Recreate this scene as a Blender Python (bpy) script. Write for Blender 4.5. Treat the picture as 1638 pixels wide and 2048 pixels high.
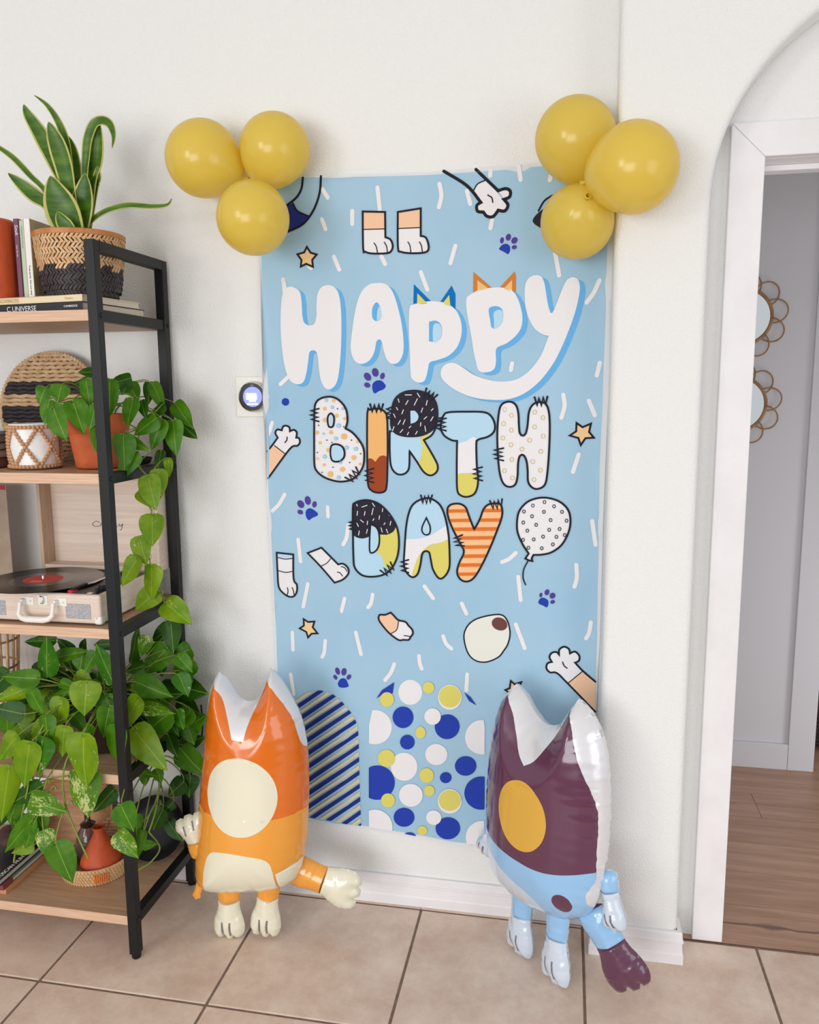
import bpy, math, random
from mathutils import Vector, Matrix
from mathutils.geometry import delaunay_2d_cdt

for o in list(bpy.data.objects):
    bpy.data.objects.remove(o)
SC = bpy.context.scene
COL = SC.collection
R = math.radians
rnd = random.Random(7)

# ------------------------------------------------------------------ camera
cam_d = bpy.data.cameras.new('camera')
cam = bpy.data.objects.new('camera', cam_d)
COL.objects.link(cam)
cam_d.sensor_fit = 'HORIZONTAL'
cam_d.sensor_width = 36.0
cam_d.lens = 36.0 * 1620.2346 / 1638.0
cam_d.clip_start = .02
_r = Vector((.98213, .188062, -.007317)); _u = Vector((-.021018, .148233, .988729)); _f = Vector((-.187027, .970907, -.149537))
cam.matrix_world = Matrix(((_r.x, _u.x, -_f.x, .3752), (_r.y, _u.y, -_f.y, -2.1092), (_r.z, _u.z, -_f.z, 1.468), (0, 0, 0, 1)))
SC.camera = cam

# ------------------------------------------------------------------ world, lights, exposure
def srgb(c):
    return tuple(((v / 255) / 12.92 if v / 255 <= .04045 else (((v / 255) + .055) / 1.055) ** 2.4) for v in c) + (1,)
world = bpy.data.worlds.new('world'); SC.world = world; world.use_nodes = True
bg = world.node_tree.nodes['Background']
bg.inputs[0].default_value = (.93, .965, 1.0, 1); bg.inputs[1].default_value = .86

def area(name, loc, target, size, sizey, power, color):
    d = bpy.data.lights.new(name, 'AREA'); d.shape = 'RECTANGLE'; d.size = size; d.size_y = sizey; d.energy = power; d.color = color
    o = bpy.data.objects.new(name, d); COL.objects.link(o); o.location = loc
    o.rotation_euler = (Vector(target) - Vector(loc)).to_track_quat('-Z', 'Y').to_euler()
    return o
area('window_light', (-2.3, -4.3, 1.95), (-.1, 0, 1.25), .95, 1.25, 46, (1, .985, .965))
area('low_fill_light', (-.7, -5.0, .95), (.1, 0, .55), 2.3, 1.7, 100, (.98, .985, 1))  # added fill lamp behind the camera, not a known door; brightens the low wall
area('right_fill_light', (3.0, -2.9, 1.2), (.1, 0, .45), 1.5, 1.9, 27, (.97, .985, 1))  # added right-hand fill, no known window; lifts the shadow beside the orange balloon
area('hall_light', (2.35, .22, .5), (1.15, 1.07, .35), .7, .8, 15, (.93, .95, 1))  # hall light from the right, source unseen; set low to brighten the lower panel
SC.view_settings.view_transform = 'Standard'
SC.view_settings.look = 'None'
SC.view_settings.gamma = 1
SC.view_settings.use_curve_mapping = False
SC.view_settings.exposure = -0.4

# ------------------------------------------------------------------ materials
MATS = {}
def M(name, col, rough=.5, col2=None, nscale=6, stretch=(1, 1, 1), detail=4, bump=0, bscale=120, bstretch=None, metal=0, coat=0, spec=.5, emit=None, bdist=.002, translucent=0, tcol=None, mixlo=.35, mixhi=.65, wave=None):
    if name in MATS: return MATS[name]
    m = bpy.data.materials.new(name); m.use_nodes = True; MATS[name] = m
    nt = m.node_tree; N = nt.nodes; L = nt.links; p = N['Principled BSDF']
    p.inputs['Base Color'].default_value = srgb(col); p.inputs['Roughness'].default_value = rough
    p.inputs['Metallic'].default_value = metal; p.inputs['Coat Weight'].default_value = coat; p.inputs['Coat Roughness'].default_value = .08
    p.inputs['Specular IOR Level'].default_value = spec
    tc = N.new('ShaderNodeTexCoord')
    csock = None
    if col2 is not None:
        mp = N.new('ShaderNodeMapping'); mp.inputs['Scale'].default_value = stretch
        nz = N.new('ShaderNodeTexNoise'); nz.inputs['Scale'].default_value = nscale; nz.inputs['Detail'].default_value = detail; nz.inputs['Roughness'].default_value = .6
        L.new(tc.outputs['Object'], mp.inputs[0]); L.new(mp.outputs[0], nz.inputs['Vector'])
        cr = N.new('ShaderNodeValToRGB'); cr.color_ramp.elements[0].position = mixlo; cr.color_ramp.elements[1].position = mixhi
        cr.color_ramp.elements[0].color = srgb(col); cr.color_ramp.elements[1].color = srgb(col2)
        L.new(nz.outputs['Fac'], cr.inputs[0]); L.new(cr.outputs[0], p.inputs['Base Color']); csock = cr.outputs[0]
    if bump:
        mp2 = N.new('ShaderNodeMapping'); mp2.inputs['Scale'].default_value = bstretch or (1, 1, 1)
        n2 = N.new('ShaderNodeTexNoise'); n2.inputs['Scale'].default_value = bscale; n2.inputs['Detail'].default_value = 2
        b = N.new('ShaderNodeBump'); b.inputs['Strength'].default_value = bump; b.inputs['Distance'].default_value = bdist
        L.new(tc.outputs['Object'], mp2.inputs[0]); L.new(mp2.outputs[0], n2.inputs['Vector']); L.new(n2.outputs['Fac'], b.inputs['Height']); L.new(b.outputs[0], p.inputs['Normal'])
    if emit:
        p.inputs['Emission Color'].default_value = srgb(emit[0]); p.inputs['Emission Strength'].default_value = emit[1]
    if translucent:
        t = N.new('ShaderNodeBsdfTranslucent'); t.inputs[0].default_value = srgb(tcol or col)
        if csock and not tcol: L.new(csock, t.inputs[0])
        mx = N.new('ShaderNodeMixShader'); mx.inputs[0].default_value = translucent
        L.new(p.outputs[0], mx.inputs[1]); L.new(t.outputs[0], mx.inputs[2]); L.new(mx.outputs[0], N['Material Output'].inputs[0])
    return m

WALL = M('wall_plaster', (238, 238, 236), .85, bump=.85, bscale=210, spec=.2, bdist=.0026)
WALLS = M('wall_smooth', (236, 236, 236), .7, spec=.25)
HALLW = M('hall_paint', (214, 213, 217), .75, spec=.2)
TRIM = M('trim_paint', (240, 238, 239), .45, col2=(234, 231, 232), nscale=9, bump=.05, bscale=60)
CEIL = M('ceiling_paint', (240, 240, 238), .9)
TILE = None
GROUT = M('grout', (118, 96, 84), .9, col2=(140, 118, 102), nscale=40)
BLACKMETAL = M('black_powder_coat', (15, 17, 19), .45, spec=.35, bump=.12, bscale=700)
OAK = M('oak_laminate', (198, 164, 132), .5, col2=(168, 132, 102), nscale=5, stretch=(1.2, 26, 26), detail=6, bump=.12, bscale=40, bstretch=(.6, 14, 14), mixlo=.3, mixhi=.75)
OAKEDGE = M('oak_edge', (230, 194, 164), .5, col2=(196, 154, 124), nscale=5, stretch=(1.6, 60, 60), detail=6, mixlo=.3, mixhi=.75)
ASH = M('pale_ash', (232, 214, 198), .5, col2=(214, 194, 178), nscale=4, stretch=(1, 6, 30), detail=5, mixlo=.3, mixhi=.7)
ASHIN = M('pale_ash_inside', (196, 168, 142), .5, col2=(180, 150, 124), nscale=4, stretch=(20, 20, 2), detail=4)
CREAMPL = M('cream_plastic', (240, 232, 224), .35)
WHITEPL = M('white_plastic', (236, 234, 224), .4)
BLACKPL = M('black_plastic', (18, 17, 19), .38, spec=.35)
VINYL = M('vinyl', (30, 26, 27), .22, coat=.3)
VINYLIN = M('vinyl_runout', (74, 66, 66), .25, coat=.3)
REDLABEL = M('red_label', (206, 74, 62), .6)
REDPL = M('red_plastic', (205, 32, 52), .35)
CHROME = M('chrome', (210, 210, 212), .18, metal=1)
GRILLE = M('grille_cloth', (188, 186, 188), .8, col2=(150, 148, 152), nscale=300, bump=.4, bscale=500)
TERRA = M('terracotta', (206, 102, 52), .75, col2=(186, 84, 40), nscale=14, bump=.1, bscale=90)
TERRAD = M('terracotta_glaze', (208, 92, 50), .5, spec=.3, col2=(190, 78, 42), nscale=9, stretch=(4, 4, 1))
CLAYIN = M('clay_shade', (150, 62, 36), .7)
SOIL = M('soil', (38, 28, 22), .95, col2=(62, 48, 36), nscale=80, bump=.8, bscale=120)
STRAW = M('straw', (226, 190, 146), .7, col2=(204, 160, 112), nscale=40, bump=.3, bscale=300)
STRAWD = M('straw_dyed_black', (44, 38, 42), .55, col2=(66, 58, 62), nscale=50, bump=.3, bscale=300)
BAMBRIM = M('bamboo_rim', (196, 130, 70), .45, col2=(180, 112, 56), nscale=10, stretch=(4, 4, 1))
SEAGRASS = M('seagrass', (216, 184, 146), .8, col2=(190, 154, 112), nscale=45, bump=.5, bscale=260)
SEAGRASSK = M('seagrass_black', (38, 34, 38), .7, col2=(58, 52, 56), nscale=45, bump=.5, bscale=260)
BEAD = M('wood_bead', (218, 172, 132), .55, col2=(196, 146, 104), nscale=60)
PORCELAIN = M('white_ceramic', (238, 236, 234), .3)
ORANGEW = M('orange_weave', (222, 120, 48), .7, bump=.3, bscale=300)
GLASSB = None
DARKGLAZE = M('dark_glaze', (52, 34, 32), .15, coat=.5)
WOODBR = M('bowl_wood', (196, 150, 108), .5, col2=(170, 118, 80), nscale=5, stretch=(2, 2, 14), detail=5)
DARKDISH = M('dark_enamel', (20, 22, 28), .5, spec=.3)
DRIFT = M('dark_driftwood', (62, 40, 36), .8, col2=(92, 60, 48), nscale=30, bump=.6, bscale=60)
PINKCLAY = M('pink_clay', (206, 138, 120), .7)
RATTAN = M('rattan', (176, 134, 92), .6, col2=(150, 108, 70), nscale=30)
MIRROR = M('mirror_glass', (235, 238, 240), .03, metal=1)
BASKETD = M('dark_basket', (66, 58, 62), .8, col2=(120, 104, 98), nscale=90, stretch=(1, 1, .5), bump=.8, bscale=90)
BALLOON = M('yellow_latex', (244, 221, 104), .22, translucent=.42, tcol=(250, 224, 84), coat=.2)
KNOT = M('yellow_latex_knot', (214, 180, 44), .4)
FWHITE = M('foil_white', (232, 232, 236), .22, metal=.25, coat=.3)
FOR1 = M('foil_orange', (226, 112, 22), .16, coat=.5)
FOR2 = M('foil_amber', (238, 160, 58), .16, coat=.5)
FCREAM = M('foil_cream', (232, 228, 204), .16, coat=.5)
FPURP = M('foil_plum', (96, 52, 78), .16, coat=.5)
FBLUE = M('foil_blue', (150, 196, 236), .16, coat=.5)
FPALE = M('foil_pale_blue', (206, 218, 232), .16, coat=.5)
FOCH = M('foil_ochre', (222, 172, 66), .16, coat=.5)
FGREY = M('foil_grey', (128, 116, 128), .3, coat=.3)
PRINT = dict(ink=(36, 36, 46), paper=(236, 234, 236), sky=(184, 219, 240), midsky=(140, 196, 232), midblue=(106, 178, 232), deepblue=(10, 112, 190), royal=(40, 66, 172), navy=(38, 52, 134), violet=(84, 66, 150), yellow=(222, 212, 110), mustard=(212, 190, 110), tan=(234, 192, 128), honey=(240, 184, 116), brick=(158, 72, 40), rust=(206, 128, 58), peach=(244, 200, 166), sand=(240, 204, 152), apricot=(248, 198, 148), orange=(228, 118, 48), charcoal=(46, 42, 54), cream=(232, 232, 222), cocoa=(112, 72, 68), beige=(222, 208, 170), powder=(190, 214, 242))
CLOTH = M('banner_cloth', (240, 243, 246), .8, translucent=.22, spec=.15, bump=.1, bscale=900)

def tile_material():
    m = bpy.data.materials.new('beige_tile'); m.use_nodes = True; nt = m.node_tree; N = nt.nodes; L = nt.links; p = N['Principled BSDF']
    p.inputs['Roughness'].default_value = .42
    tc = N.new('ShaderNodeTexCoord'); oi = N.new('ShaderNodeObjectInfo')
    ad = N.new('ShaderNodeVectorMath'); ad.operation = 'MULTIPLY_ADD'; ad.inputs[1].default_value = (1, 1, 1)
    cb = N.new('ShaderNodeCombineXYZ'); ml = N.new('ShaderNodeMath'); ml.operation = 'MULTIPLY'; ml.inputs[1].default_value = 40
    L.new(oi.outputs['Random'], ml.inputs[0]); L.new(ml.outputs[0], cb.inputs[2]); L.new(tc.outputs['Object'], ad.inputs[0]); L.new(cb.outputs[0], ad.inputs[2])
    n1 = N.new('ShaderNodeTexNoise'); n1.inputs['Scale'].default_value = 7; n1.inputs['Detail'].default_value = 9; n1.inputs['Roughness'].default_value = .74
    L.new(ad.outputs[0], n1.inputs['Vector'])
    cr = N.new('ShaderNodeValToRGB'); e = cr.color_ramp.elements
    e[0].position = .32; e[0].color = srgb((208, 178, 158)); e[1].position = .68; e[1].color = srgb((236, 217, 201))
    L.new(n1.outputs['Fac'], cr.inputs[0])
    n2 = N.new('ShaderNodeTexNoise'); n2.inputs['Scale'].default_value = 3.2; n2.inputs['Detail'].default_value = 3; n2.inputs['Distortion'].default_value = 1.4
    L.new(ad.outputs[0], n2.inputs['Vector'])
    vr = N.new('ShaderNodeValToRGB'); v = vr.color_ramp.elements; v[0].position = .485; v[0].color = (0, 0, 0, 1); v[1].position = .5; v[1].color = (1, 1, 1, 1)
    v2 = vr.color_ramp.elements.new(.515); v2.color = (0, 0, 0, 1)
    L.new(n2.outputs['Fac'], vr.inputs[0])
    n3 = N.new('ShaderNodeTexNoise'); n3.inputs['Scale'].default_value = 5; L.new(ad.outputs[0], n3.inputs['Vector'])
    gr = N.new('ShaderNodeMapRange'); gr.inputs[1].default_value = .56; gr.inputs[2].default_value = .7; gr.inputs[4].default_value = .28; L.new(n3.outputs['Fac'], gr.inputs[0])
    mu = N.new('ShaderNodeMath'); mu.operation = 'MULTIPLY'; L.new(vr.outputs[0], mu.inputs[0]); L.new(gr.outputs[0], mu.inputs[1])
    mx = N.new('ShaderNodeMix'); mx.data_type = 'RGBA'; mx.inputs[7].default_value = srgb((234, 216, 202)); L.new(mu.outputs[0], mx.inputs[0]); L.new(cr.outputs[0], mx.inputs[6])
    L.new(mx.outputs[2], p.inputs['Base Color'])
    b = N.new('ShaderNodeBump'); b.inputs['Strength'].default_value = .12; b.inputs['Distance'].default_value = .002; L.new(n1.outputs['Fac'], b.inputs['Height']); L.new(b.outputs[0], p.inputs['Normal'])
    return m
TILE = tile_material()

def plank_material(name, knot=None):
    m = bpy.data.materials.new(name); m.use_nodes = True; nt = m.node_tree; N = nt.nodes; L = nt.links; p = N['Principled BSDF']
    p.inputs['Roughness'].default_value = .4
    tc = N.new('ShaderNodeTexCoord'); oi = N.new('ShaderNodeObjectInfo')
    cb = N.new('ShaderNodeCombineXYZ'); ml = N.new('ShaderNodeMath'); ml.operation = 'MULTIPLY'; ml.inputs[1].default_value = 30
    L.new(oi.outputs['Random'], ml.inputs[0]); L.new(ml.outputs[0], cb.inputs[2])
    mp = N.new('ShaderNodeMapping'); mp.inputs['Scale'].default_value = (2.2, 34, 10)
    ad = N.new('ShaderNodeVectorMath'); L.new(tc.outputs['Object'], mp.inputs[0]); L.new(mp.outputs[0], ad.inputs[0]); L.new(cb.outputs[0], ad.inputs[1])
    n1 = N.new('ShaderNodeTexNoise'); n1.inputs['Scale'].default_value = 1; n1.inputs['Detail'].default_value = 6; n1.inputs['Roughness'].default_value = .65; n1.inputs['Distortion'].default_value = .5
    L.new(ad.outputs[0], n1.inputs['Vector'])
    cr = N.new('ShaderNodeValToRGB'); e = cr.color_ramp.elements
    e[0].position = .25; e[0].color = srgb((150, 114, 94)); e[1].position = .72; e[1].color = srgb((196, 158, 132))
    L.new(n1.outputs['Fac'], cr.inputs[0]); out = cr.outputs[0]
    if knot:
        sx = N.new('ShaderNodeSeparateXYZ'); L.new(tc.outputs['Object'], sx.inputs[0])
        nz = N.new('ShaderNodeTexNoise'); nz.inputs['Scale'].default_value = 9; L.new(tc.outputs['Object'], nz.inputs['Vector'])
        wy = N.new('ShaderNodeMath'); wy.operation = 'MULTIPLY_ADD'; wy.inputs[1].default_value = .03; L.new(nz.outputs['Fac'], wy.inputs[0]); L.new(sx.outputs['Y'], wy.inputs[2])
        dy = N.new('ShaderNodeMath'); dy.operation = 'SUBTRACT'; dy.inputs[1].default_value = knot[1] + .015; L.new(wy.outputs[0], dy.inputs[0])
        ab = N.new('ShaderNodeMath'); ab.operation = 'ABSOLUTE'; L.new(dy.outputs[0], ab.inputs[0])
        dx = N.new('ShaderNodeMath'); dx.operation = 'SUBTRACT'; dx.inputs[1].default_value = knot[0]; L.new(sx.outputs['X'], dx.inputs[0])
        ax = N.new('ShaderNodeMath'); ax.operation = 'ABSOLUTE'; L.new(dx.outputs[0], ax.inputs[0])
        wd = N.new('ShaderNodeMapRange'); wd.inputs[1].default_value = 0; wd.inputs[2].default_value = .05; wd.inputs[3].default_value = .017; wd.inputs[4].default_value = .006; L.new(ax.outputs[0], wd.inputs[0])
        dv = N.new('ShaderNodeMath'); dv.operation = 'DIVIDE'; L.new(ab.outputs[0], dv.inputs[0]); L.new(wd.outputs[0], dv.inputs[1])
        rg = N.new('ShaderNodeMapRange'); rg.inputs[1].default_value = .2; rg.inputs[2].default_value = 1; rg.inputs[3].default_value = .75; rg.inputs[4].default_value = 0; L.new(dv.outputs[0], rg.inputs[0])
        mx = N.new('ShaderNodeMix'); mx.data_type = 'RGBA'; mx.inputs[7].default_value = srgb((84, 62, 56)); L.new(rg.outputs[0], mx.inputs[0]); L.new(out, mx.inputs[6]); out = mx.outputs[2]
    L.new(out, p.inputs['Base Color'])
    return m
PLANK = plank_material('hall_plank'); PLANKK = plank_material('hall_plank_knot', (.09, -.0))

def leaf_material(name, c1, c2, speck=0, dark=False):
    m = bpy.data.materials.new(name); m.use_nodes = True; nt = m.node_tree; N = nt.nodes; L = nt.links; p = N['Principled BSDF']
    p.inputs['Roughness'].default_value = .4; p.inputs['Specular IOR Level'].default_value = .3
    tc = N.new('ShaderNodeTexCoord'); oi = N.new('ShaderNodeObjectInfo')
    sx = N.new('ShaderNodeSeparateXYZ'); L.new(tc.outputs['Object'], sx.inputs[0])
    cb = N.new('ShaderNodeCombineXYZ'); ml = N.new('ShaderNodeMath'); ml.operation = 'MULTIPLY'; ml.inputs[1].default_value = 25
    L.new(oi.outputs['Random'], ml.inputs[0]); L.new(ml.outputs[0], cb.inputs[2])
    ad = N.new('ShaderNodeVectorMath'); L.new(tc.outputs['Object'], ad.inputs[0]); L.new(cb.outputs[0], ad.inputs[1])
    n1 = N.new('ShaderNodeTexNoise'); n1.inputs['Scale'].default_value = 2.2; n1.inputs['Detail'].default_value = 3; L.new(ad.outputs[0], n1.inputs['Vector'])
    cr = N.new('ShaderNodeValToRGB'); e = cr.color_ramp.elements; e[0].position = .35; e[0].color = srgb(c1); e[1].position = .65; e[1].color = srgb(c2); L.new(n1.outputs['Fac'], cr.inputs[0])
    ab = N.new('ShaderNodeMath'); ab.operation = 'ABSOLUTE'; L.new(sx.outputs['X'], ab.inputs[0])
    rib = N.new('ShaderNodeMapRange'); rib.inputs[1].default_value = .006; rib.inputs[2].default_value = .022; rib.inputs[3].default_value = .55; rib.inputs[4].default_value = 0; L.new(ab.outputs[0], rib.inputs[0])
    mx = N.new('ShaderNodeMix'); mx.data_type = 'RGBA'; mx.inputs[7].default_value = srgb((176, 206, 92)); L.new(rib.outputs[0], mx.inputs[0]); L.new(cr.outputs[0], mx.inputs[6]); out = mx.outputs[2]
    if speck:
        mp = N.new('ShaderNodeMapping'); mp.inputs['Scale'].default_value = (1.6, 1, 1); L.new(ad.outputs[0], mp.inputs[0])
        n2 = N.new('ShaderNodeTexNoise'); n2.inputs['Scale'].default_value = 11; n2.inputs['Detail'].default_value = 5; n2.inputs['Roughness'].default_value = .7; L.new(mp.outputs[0], n2.inputs['Vector'])
        n3 = N.new('ShaderNodeTexNoise'); n3.inputs['Scale'].default_value = 2.0; L.new(ad.outputs[0], n3.inputs['Vector'])
        sm = N.new('ShaderNodeMath'); sm.operation = 'MULTIPLY_ADD'; sm.inputs[1].default_value = .8; L.new(n3.outputs['Fac'], sm.inputs[0]); L.new(n2.outputs['Fac'], sm.inputs[2])
        rg = N.new('ShaderNodeMapRange'); rg.inputs[1].default_value = 1.12 - speck; rg.inputs[2].default_value = 1.16 - speck; rg.inputs[4].default_value = .85; L.new(sm.outputs[0], rg.inputs[0])
        m2 = N.new('ShaderNodeMix'); m2.data_type = 'RGBA'; m2.inputs[7].default_value = srgb((218, 222, 150)); L.new(rg.outputs[0], m2.inputs[0]); L.new(out, m2.inputs[6]); out = m2.outputs[2]
    L.new(out, p.inputs['Base Color'])
    wv = N.new('ShaderNodeTexWave'); wv.inputs['Scale'].default_value = 1.6; wv.inputs['Distortion'].default_value = 2; wv.bands_direction = 'Y'; L.new(tc.outputs['Object'], wv.inputs['Vector'])
    b = N.new('ShaderNodeBump'); b.inputs['Strength'].default_value = .035; b.inputs['Distance'].default_value = .02; L.new(wv.outputs['Fac'], b.inputs['Height']); L.new(b.outputs[0], p.inputs['Normal'])
    t = N.new('ShaderNodeBsdfTranslucent'); L.new(out, t.inputs[0]); ms = N.new('ShaderNodeMixShader'); ms.inputs[0].default_value = .3
    L.new(p.outputs[0], ms.inputs[1]); L.new(t.outputs[0], ms.inputs[2]); L.new(ms.outputs[0], N['Material Output'].inputs[0])
    return m
LEAFM = [leaf_material('leaf_lime', (134, 166, 10), (106, 148, 8), .03), leaf_material('leaf_green', (84, 138, 10), (62, 118, 6), .0), leaf_material('leaf_dark', (48, 96, 6), (36, 80, 6)), leaf_material('leaf_variegated', (96, 148, 14), (74, 128, 10), .16), leaf_material('leaf_deep', (50, 112, 16), (68, 132, 14), .04)]
STEM = M('green_stem', (132, 150, 56), .5, col2=(110, 128, 44), nscale=20)
STEMD = M('brown_stem', (84, 84, 40), .6)
SNAKE = M('snake_leaf', (50, 92, 10), .4, col2=(88, 130, 28), nscale=14, stretch=(1, 1, 4), translucent=.12)
SNAKEM = M('snake_margin', (196, 194, 92), .45, col2=(214, 206, 128), nscale=14, translucent=.2)

# ------------------------------------------------------------------ geometry helpers
class MB:
    def __init__(s): s.v = []; s.f = []; s.m = []; s.cur = 0
    def add(s, vs, fs, mi=None):
        n = len(s.v); s.v += [tuple(v) for v in vs]; s.f += [tuple(i + n for i in f) for f in fs]; s.m += [s.cur if mi is None else mi] * len(fs); return s
    def box(s, x0, x1, y0, y1, z0, z1, mi=None):
        return s.add([(x0, y0, z0), (x1, y0, z0), (x1, y1, z0), (x0, y1, z0), (x0, y0, z1), (x1, y0, z1), (x1, y1, z1), (x0, y1, z1)], [(3, 2, 1, 0), (4, 5, 6, 7), (0, 1, 5, 4), (1, 2, 6, 5), (2, 3, 7, 6), (3, 0, 4, 7)], mi)
    def obox(s, c, ax, ay, az, hx, hy, hz, mi=None):
        c = Vector(c); ax = Vector(ax).normalized() * hx; ay = Vector(ay).normalized() * hy; az = Vector(az).normalized() * hz
        vs = [c - ax - ay - az, c + ax - ay - az, c + ax + ay - az, c - ax + ay - az, c - ax - ay + az, c + ax - ay + az, c + ax + ay + az, c - ax + ay + az]
        return s.add(vs, [(3, 2, 1, 0), (4, 5, 6, 7), (0, 1, 5, 4), (1, 2, 6, 5), (2, 3, 7, 6), (3, 0, 4, 7)], mi)
    def tube(s, pts, r, seg=8, closed=False, mi=None, caps=True):
        P = [Vector(p) for p in pts]; n = len(P); rs = r if isinstance(r, (list, tuple)) else [r] * n
        vs = []; prev = None
        for i, p in enumerate(P):
            if closed: t = P[(i + 1) % n] - P[i - 1]
            else: t = P[min(i + 1, n - 1)] - P[max(i - 1, 0)]
            t.normalize()
            if prev is None:
                a = Vector((0, 0, 1)) if abs(t.z) < .9 else Vector((1, 0, 0)); nx = t.cross(a).normalized()
            else: nx = (prev - t * prev.dot(t)); nx = nx.normalized() if nx.length > 1e-6 else t.orthogonal().normalized()
            prev = nx; ny = t.cross(nx)
            for k in range(seg):
                a = 2 * math.pi * k / seg; vs.append(p + (nx * math.cos(a) + ny * math.sin(a)) * rs[i])
        fs = []
        for i in range(n if closed else n - 1):
            j = (i + 1) % n
            for k in range(seg): fs.append((i * seg + k, i * seg + (k + 1) % seg, j * seg + (k + 1) % seg, j * seg + k))
        if caps and not closed: fs += [tuple(reversed(range(seg))), tuple(range((n - 1) * seg, n * seg))]
        return s.add(vs, fs, mi)
    def lathe(s, prof, c, seg=32, mi=None, axis=None, closed_prof=False, mis=None):
        c = Vector(c); q = Matrix.Identity(3) if axis is None else Vector(axis).normalized().to_track_quat('Z', 'Y').to_matrix()
        vs = []
        for r, z in prof:
            for k in range(seg):
                a = 2 * math.pi * k / seg; vs.append(c + q @ Vector((r * math.cos(a), r * math.sin(a), z)))
        n = len(prof); base = len(s.v); fs = []; ms = []
        for i in range(n if closed_prof else n - 1):
            j = (i + 1) % n
            for k in range(seg):
                fs.append((i * seg + k, i * seg + (k + 1) % seg, j * seg + (k + 1) % seg, j * seg + k)); ms.append((mis[i] if mis else (s.cur if mi is None else mi)))
        s.v += [tuple(v) for v in vs]; s.f += [tuple(a + base for a in f) for f in fs]; s.m += ms
        return s
    def cap(s, r, z, c, seg=32, mi=None, axis=None, up=True):
        c = Vector(c); q = Matrix.Identity(3) if axis is None else Vector(axis).normalized().to_track_quat('Z', 'Y').to_matrix()
        vs = [c + q @ Vector((r * math.cos(2 * math.pi * k / seg), r * math.sin(2 * math.pi * k / seg), z)) for k in range(seg)]
        return s.add(vs, [tuple(range(seg)) if up else tuple(reversed(range(seg)))], mi)
    def ball(s, c, r, seg=10, rings=6, mi=None, sc=(1, 1, 1)):
        prof = [(max(1e-5, r * math.sin(math.pi * i / rings)), -r * math.cos(math.pi * i / rings)) for i in range(rings + 1)]
        n = len(s.v); s.lathe(prof, (0, 0, 0), seg, mi)
        for i in range(n, len(s.v)): v = s.v[i]; s.v[i] = (c[0] + v[0] * sc[0], c[1] + v[1] * sc[1], c[2] + v[2] * sc[2])
        return s
    def prism(s, poly, f0, f1, mi=None):      # poly 2D, f0/f1 map 2D -> 3D
        n = len(poly); vs = [f0(p) for p in poly] + [f1(p) for p in poly]
        fs = [tuple(range(n)), tuple(reversed(range(n, 2 * n)))] + [(i, i + n, (i + 1) % n + n, (i + 1) % n) for i in range(n)]
        return s.add(vs, [tuple(reversed(f)) for f in fs], mi)
    def data(s, name, mats, smooth=None, origin=(0, 0, 0)):
        me = bpy.data.meshes.new(name); o = Vector(origin)
        me.from_pydata([tuple(Vector(v) - o) for v in s.v], [], s.f); me.update()
        for m in (mats if isinstance(mats, (list, tuple)) else [mats]): me.materials.append(m)
        me.polygons.foreach_set('material_index', s.m)
        if smooth is not None:
            me.polygons.foreach_set('use_smooth', [True] * len(me.polygons)); me.set_sharp_from_angle(angle=R(smooth))
        return me
    def build(s, name, mats, parent=None, smooth=None, bevel=0, bseg=2, kind=None, label=None):
        return link(name, s, mats, parent, smooth, bevel, bseg, kind, label)
def root_loc(p):
    l = Vector((0, 0, 0))
    while p is not None: l += p.location; p = p.parent
    return l
def link(name, mb, mats, parent=None, smooth=None, bevel=0, bseg=2, kind=None, label=None):
    me = mb.data(name, mats, smooth, root_loc(parent))
    o = bpy.data.objects.new(name, me); COL.objects.link(o); o.parent = parent
    if bevel:
        b = o.modifiers.new('bevel', 'BEVEL'); b.width = bevel; b.segments = bseg; b.limit_method = 'ANGLE'; b.angle_limit = R(40); b.harden_normals = False
    if kind: o['kind'] = kind
    if label: o['label'] = label
    return o
def thing(name, label, cat, loc=(0, 0, 0), group=None, kind=None):
    o = bpy.data.objects.new(name, None); COL.objects.link(o); o.location = loc; o.empty_display_size = .05
    tag(o, label, cat, group); return o
def tag(o, label=None, cat=None, group=None, kind=None):
    if label: o['label'] = label
    if cat: o['category'] = cat
    if group: o['group'] = group
    if kind: o['kind'] = kind
    return o
def struct(o): o['kind'] = 'structure'; return o
def dup(o, parent, loc):
    c = o.copy(); COL.objects.link(c); c.parent = parent; c.location = loc; return c
def spline(pts, closed=True, step=4, per=7):
    # Catmull-Rom through pts; a third value marks a corner
    n = len(pts); out = []
    P = [Vector(p[:2]) for p in pts]; sh = [len(p) > 2 for p in pts]
    for i in range(n if closed else n - 1):
        j = (i + 1) % n
        p1, p2 = P[i], P[j]
        p0 = P[i - 1] if (closed or i > 0) and not sh[i] else p1 - (p2 - p1) * .5
        p3 = P[(j + 1) % n] if (closed or j < n - 1) and not sh[j] else p2 + (p2 - p1) * .5
        if not closed and j == n - 1: p3 = p2 + (p2 - p1) * .5
        k = max(1, min(per, int((p2 - p1).length / step)))
        if sh[i] and sh[j]: k = 1
        for q in range(k):
            t = q / k; t2 = t * t; t3 = t2 * t
            out.append(.5 * ((2 * p1) + (p2 - p0) * t + (2 * p0 - 5 * p1 + 4 * p2 - p3) * t2 + (3 * p1 - p0 - 3 * p2 + p3) * t3))
    if not closed: out.append(P[-1])
    return out
def inside(poly, x, y):
    c = False; n = len(poly); j = n - 1
    for i in range(n):
        xi, yi = poly[i]; xj, yj = poly[j]
        if (yi > y) != (yj > y) and x < (xj - xi) * (y - yi) / (yj - yi) + xi: c = not c
        j = i
    return c
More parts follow.
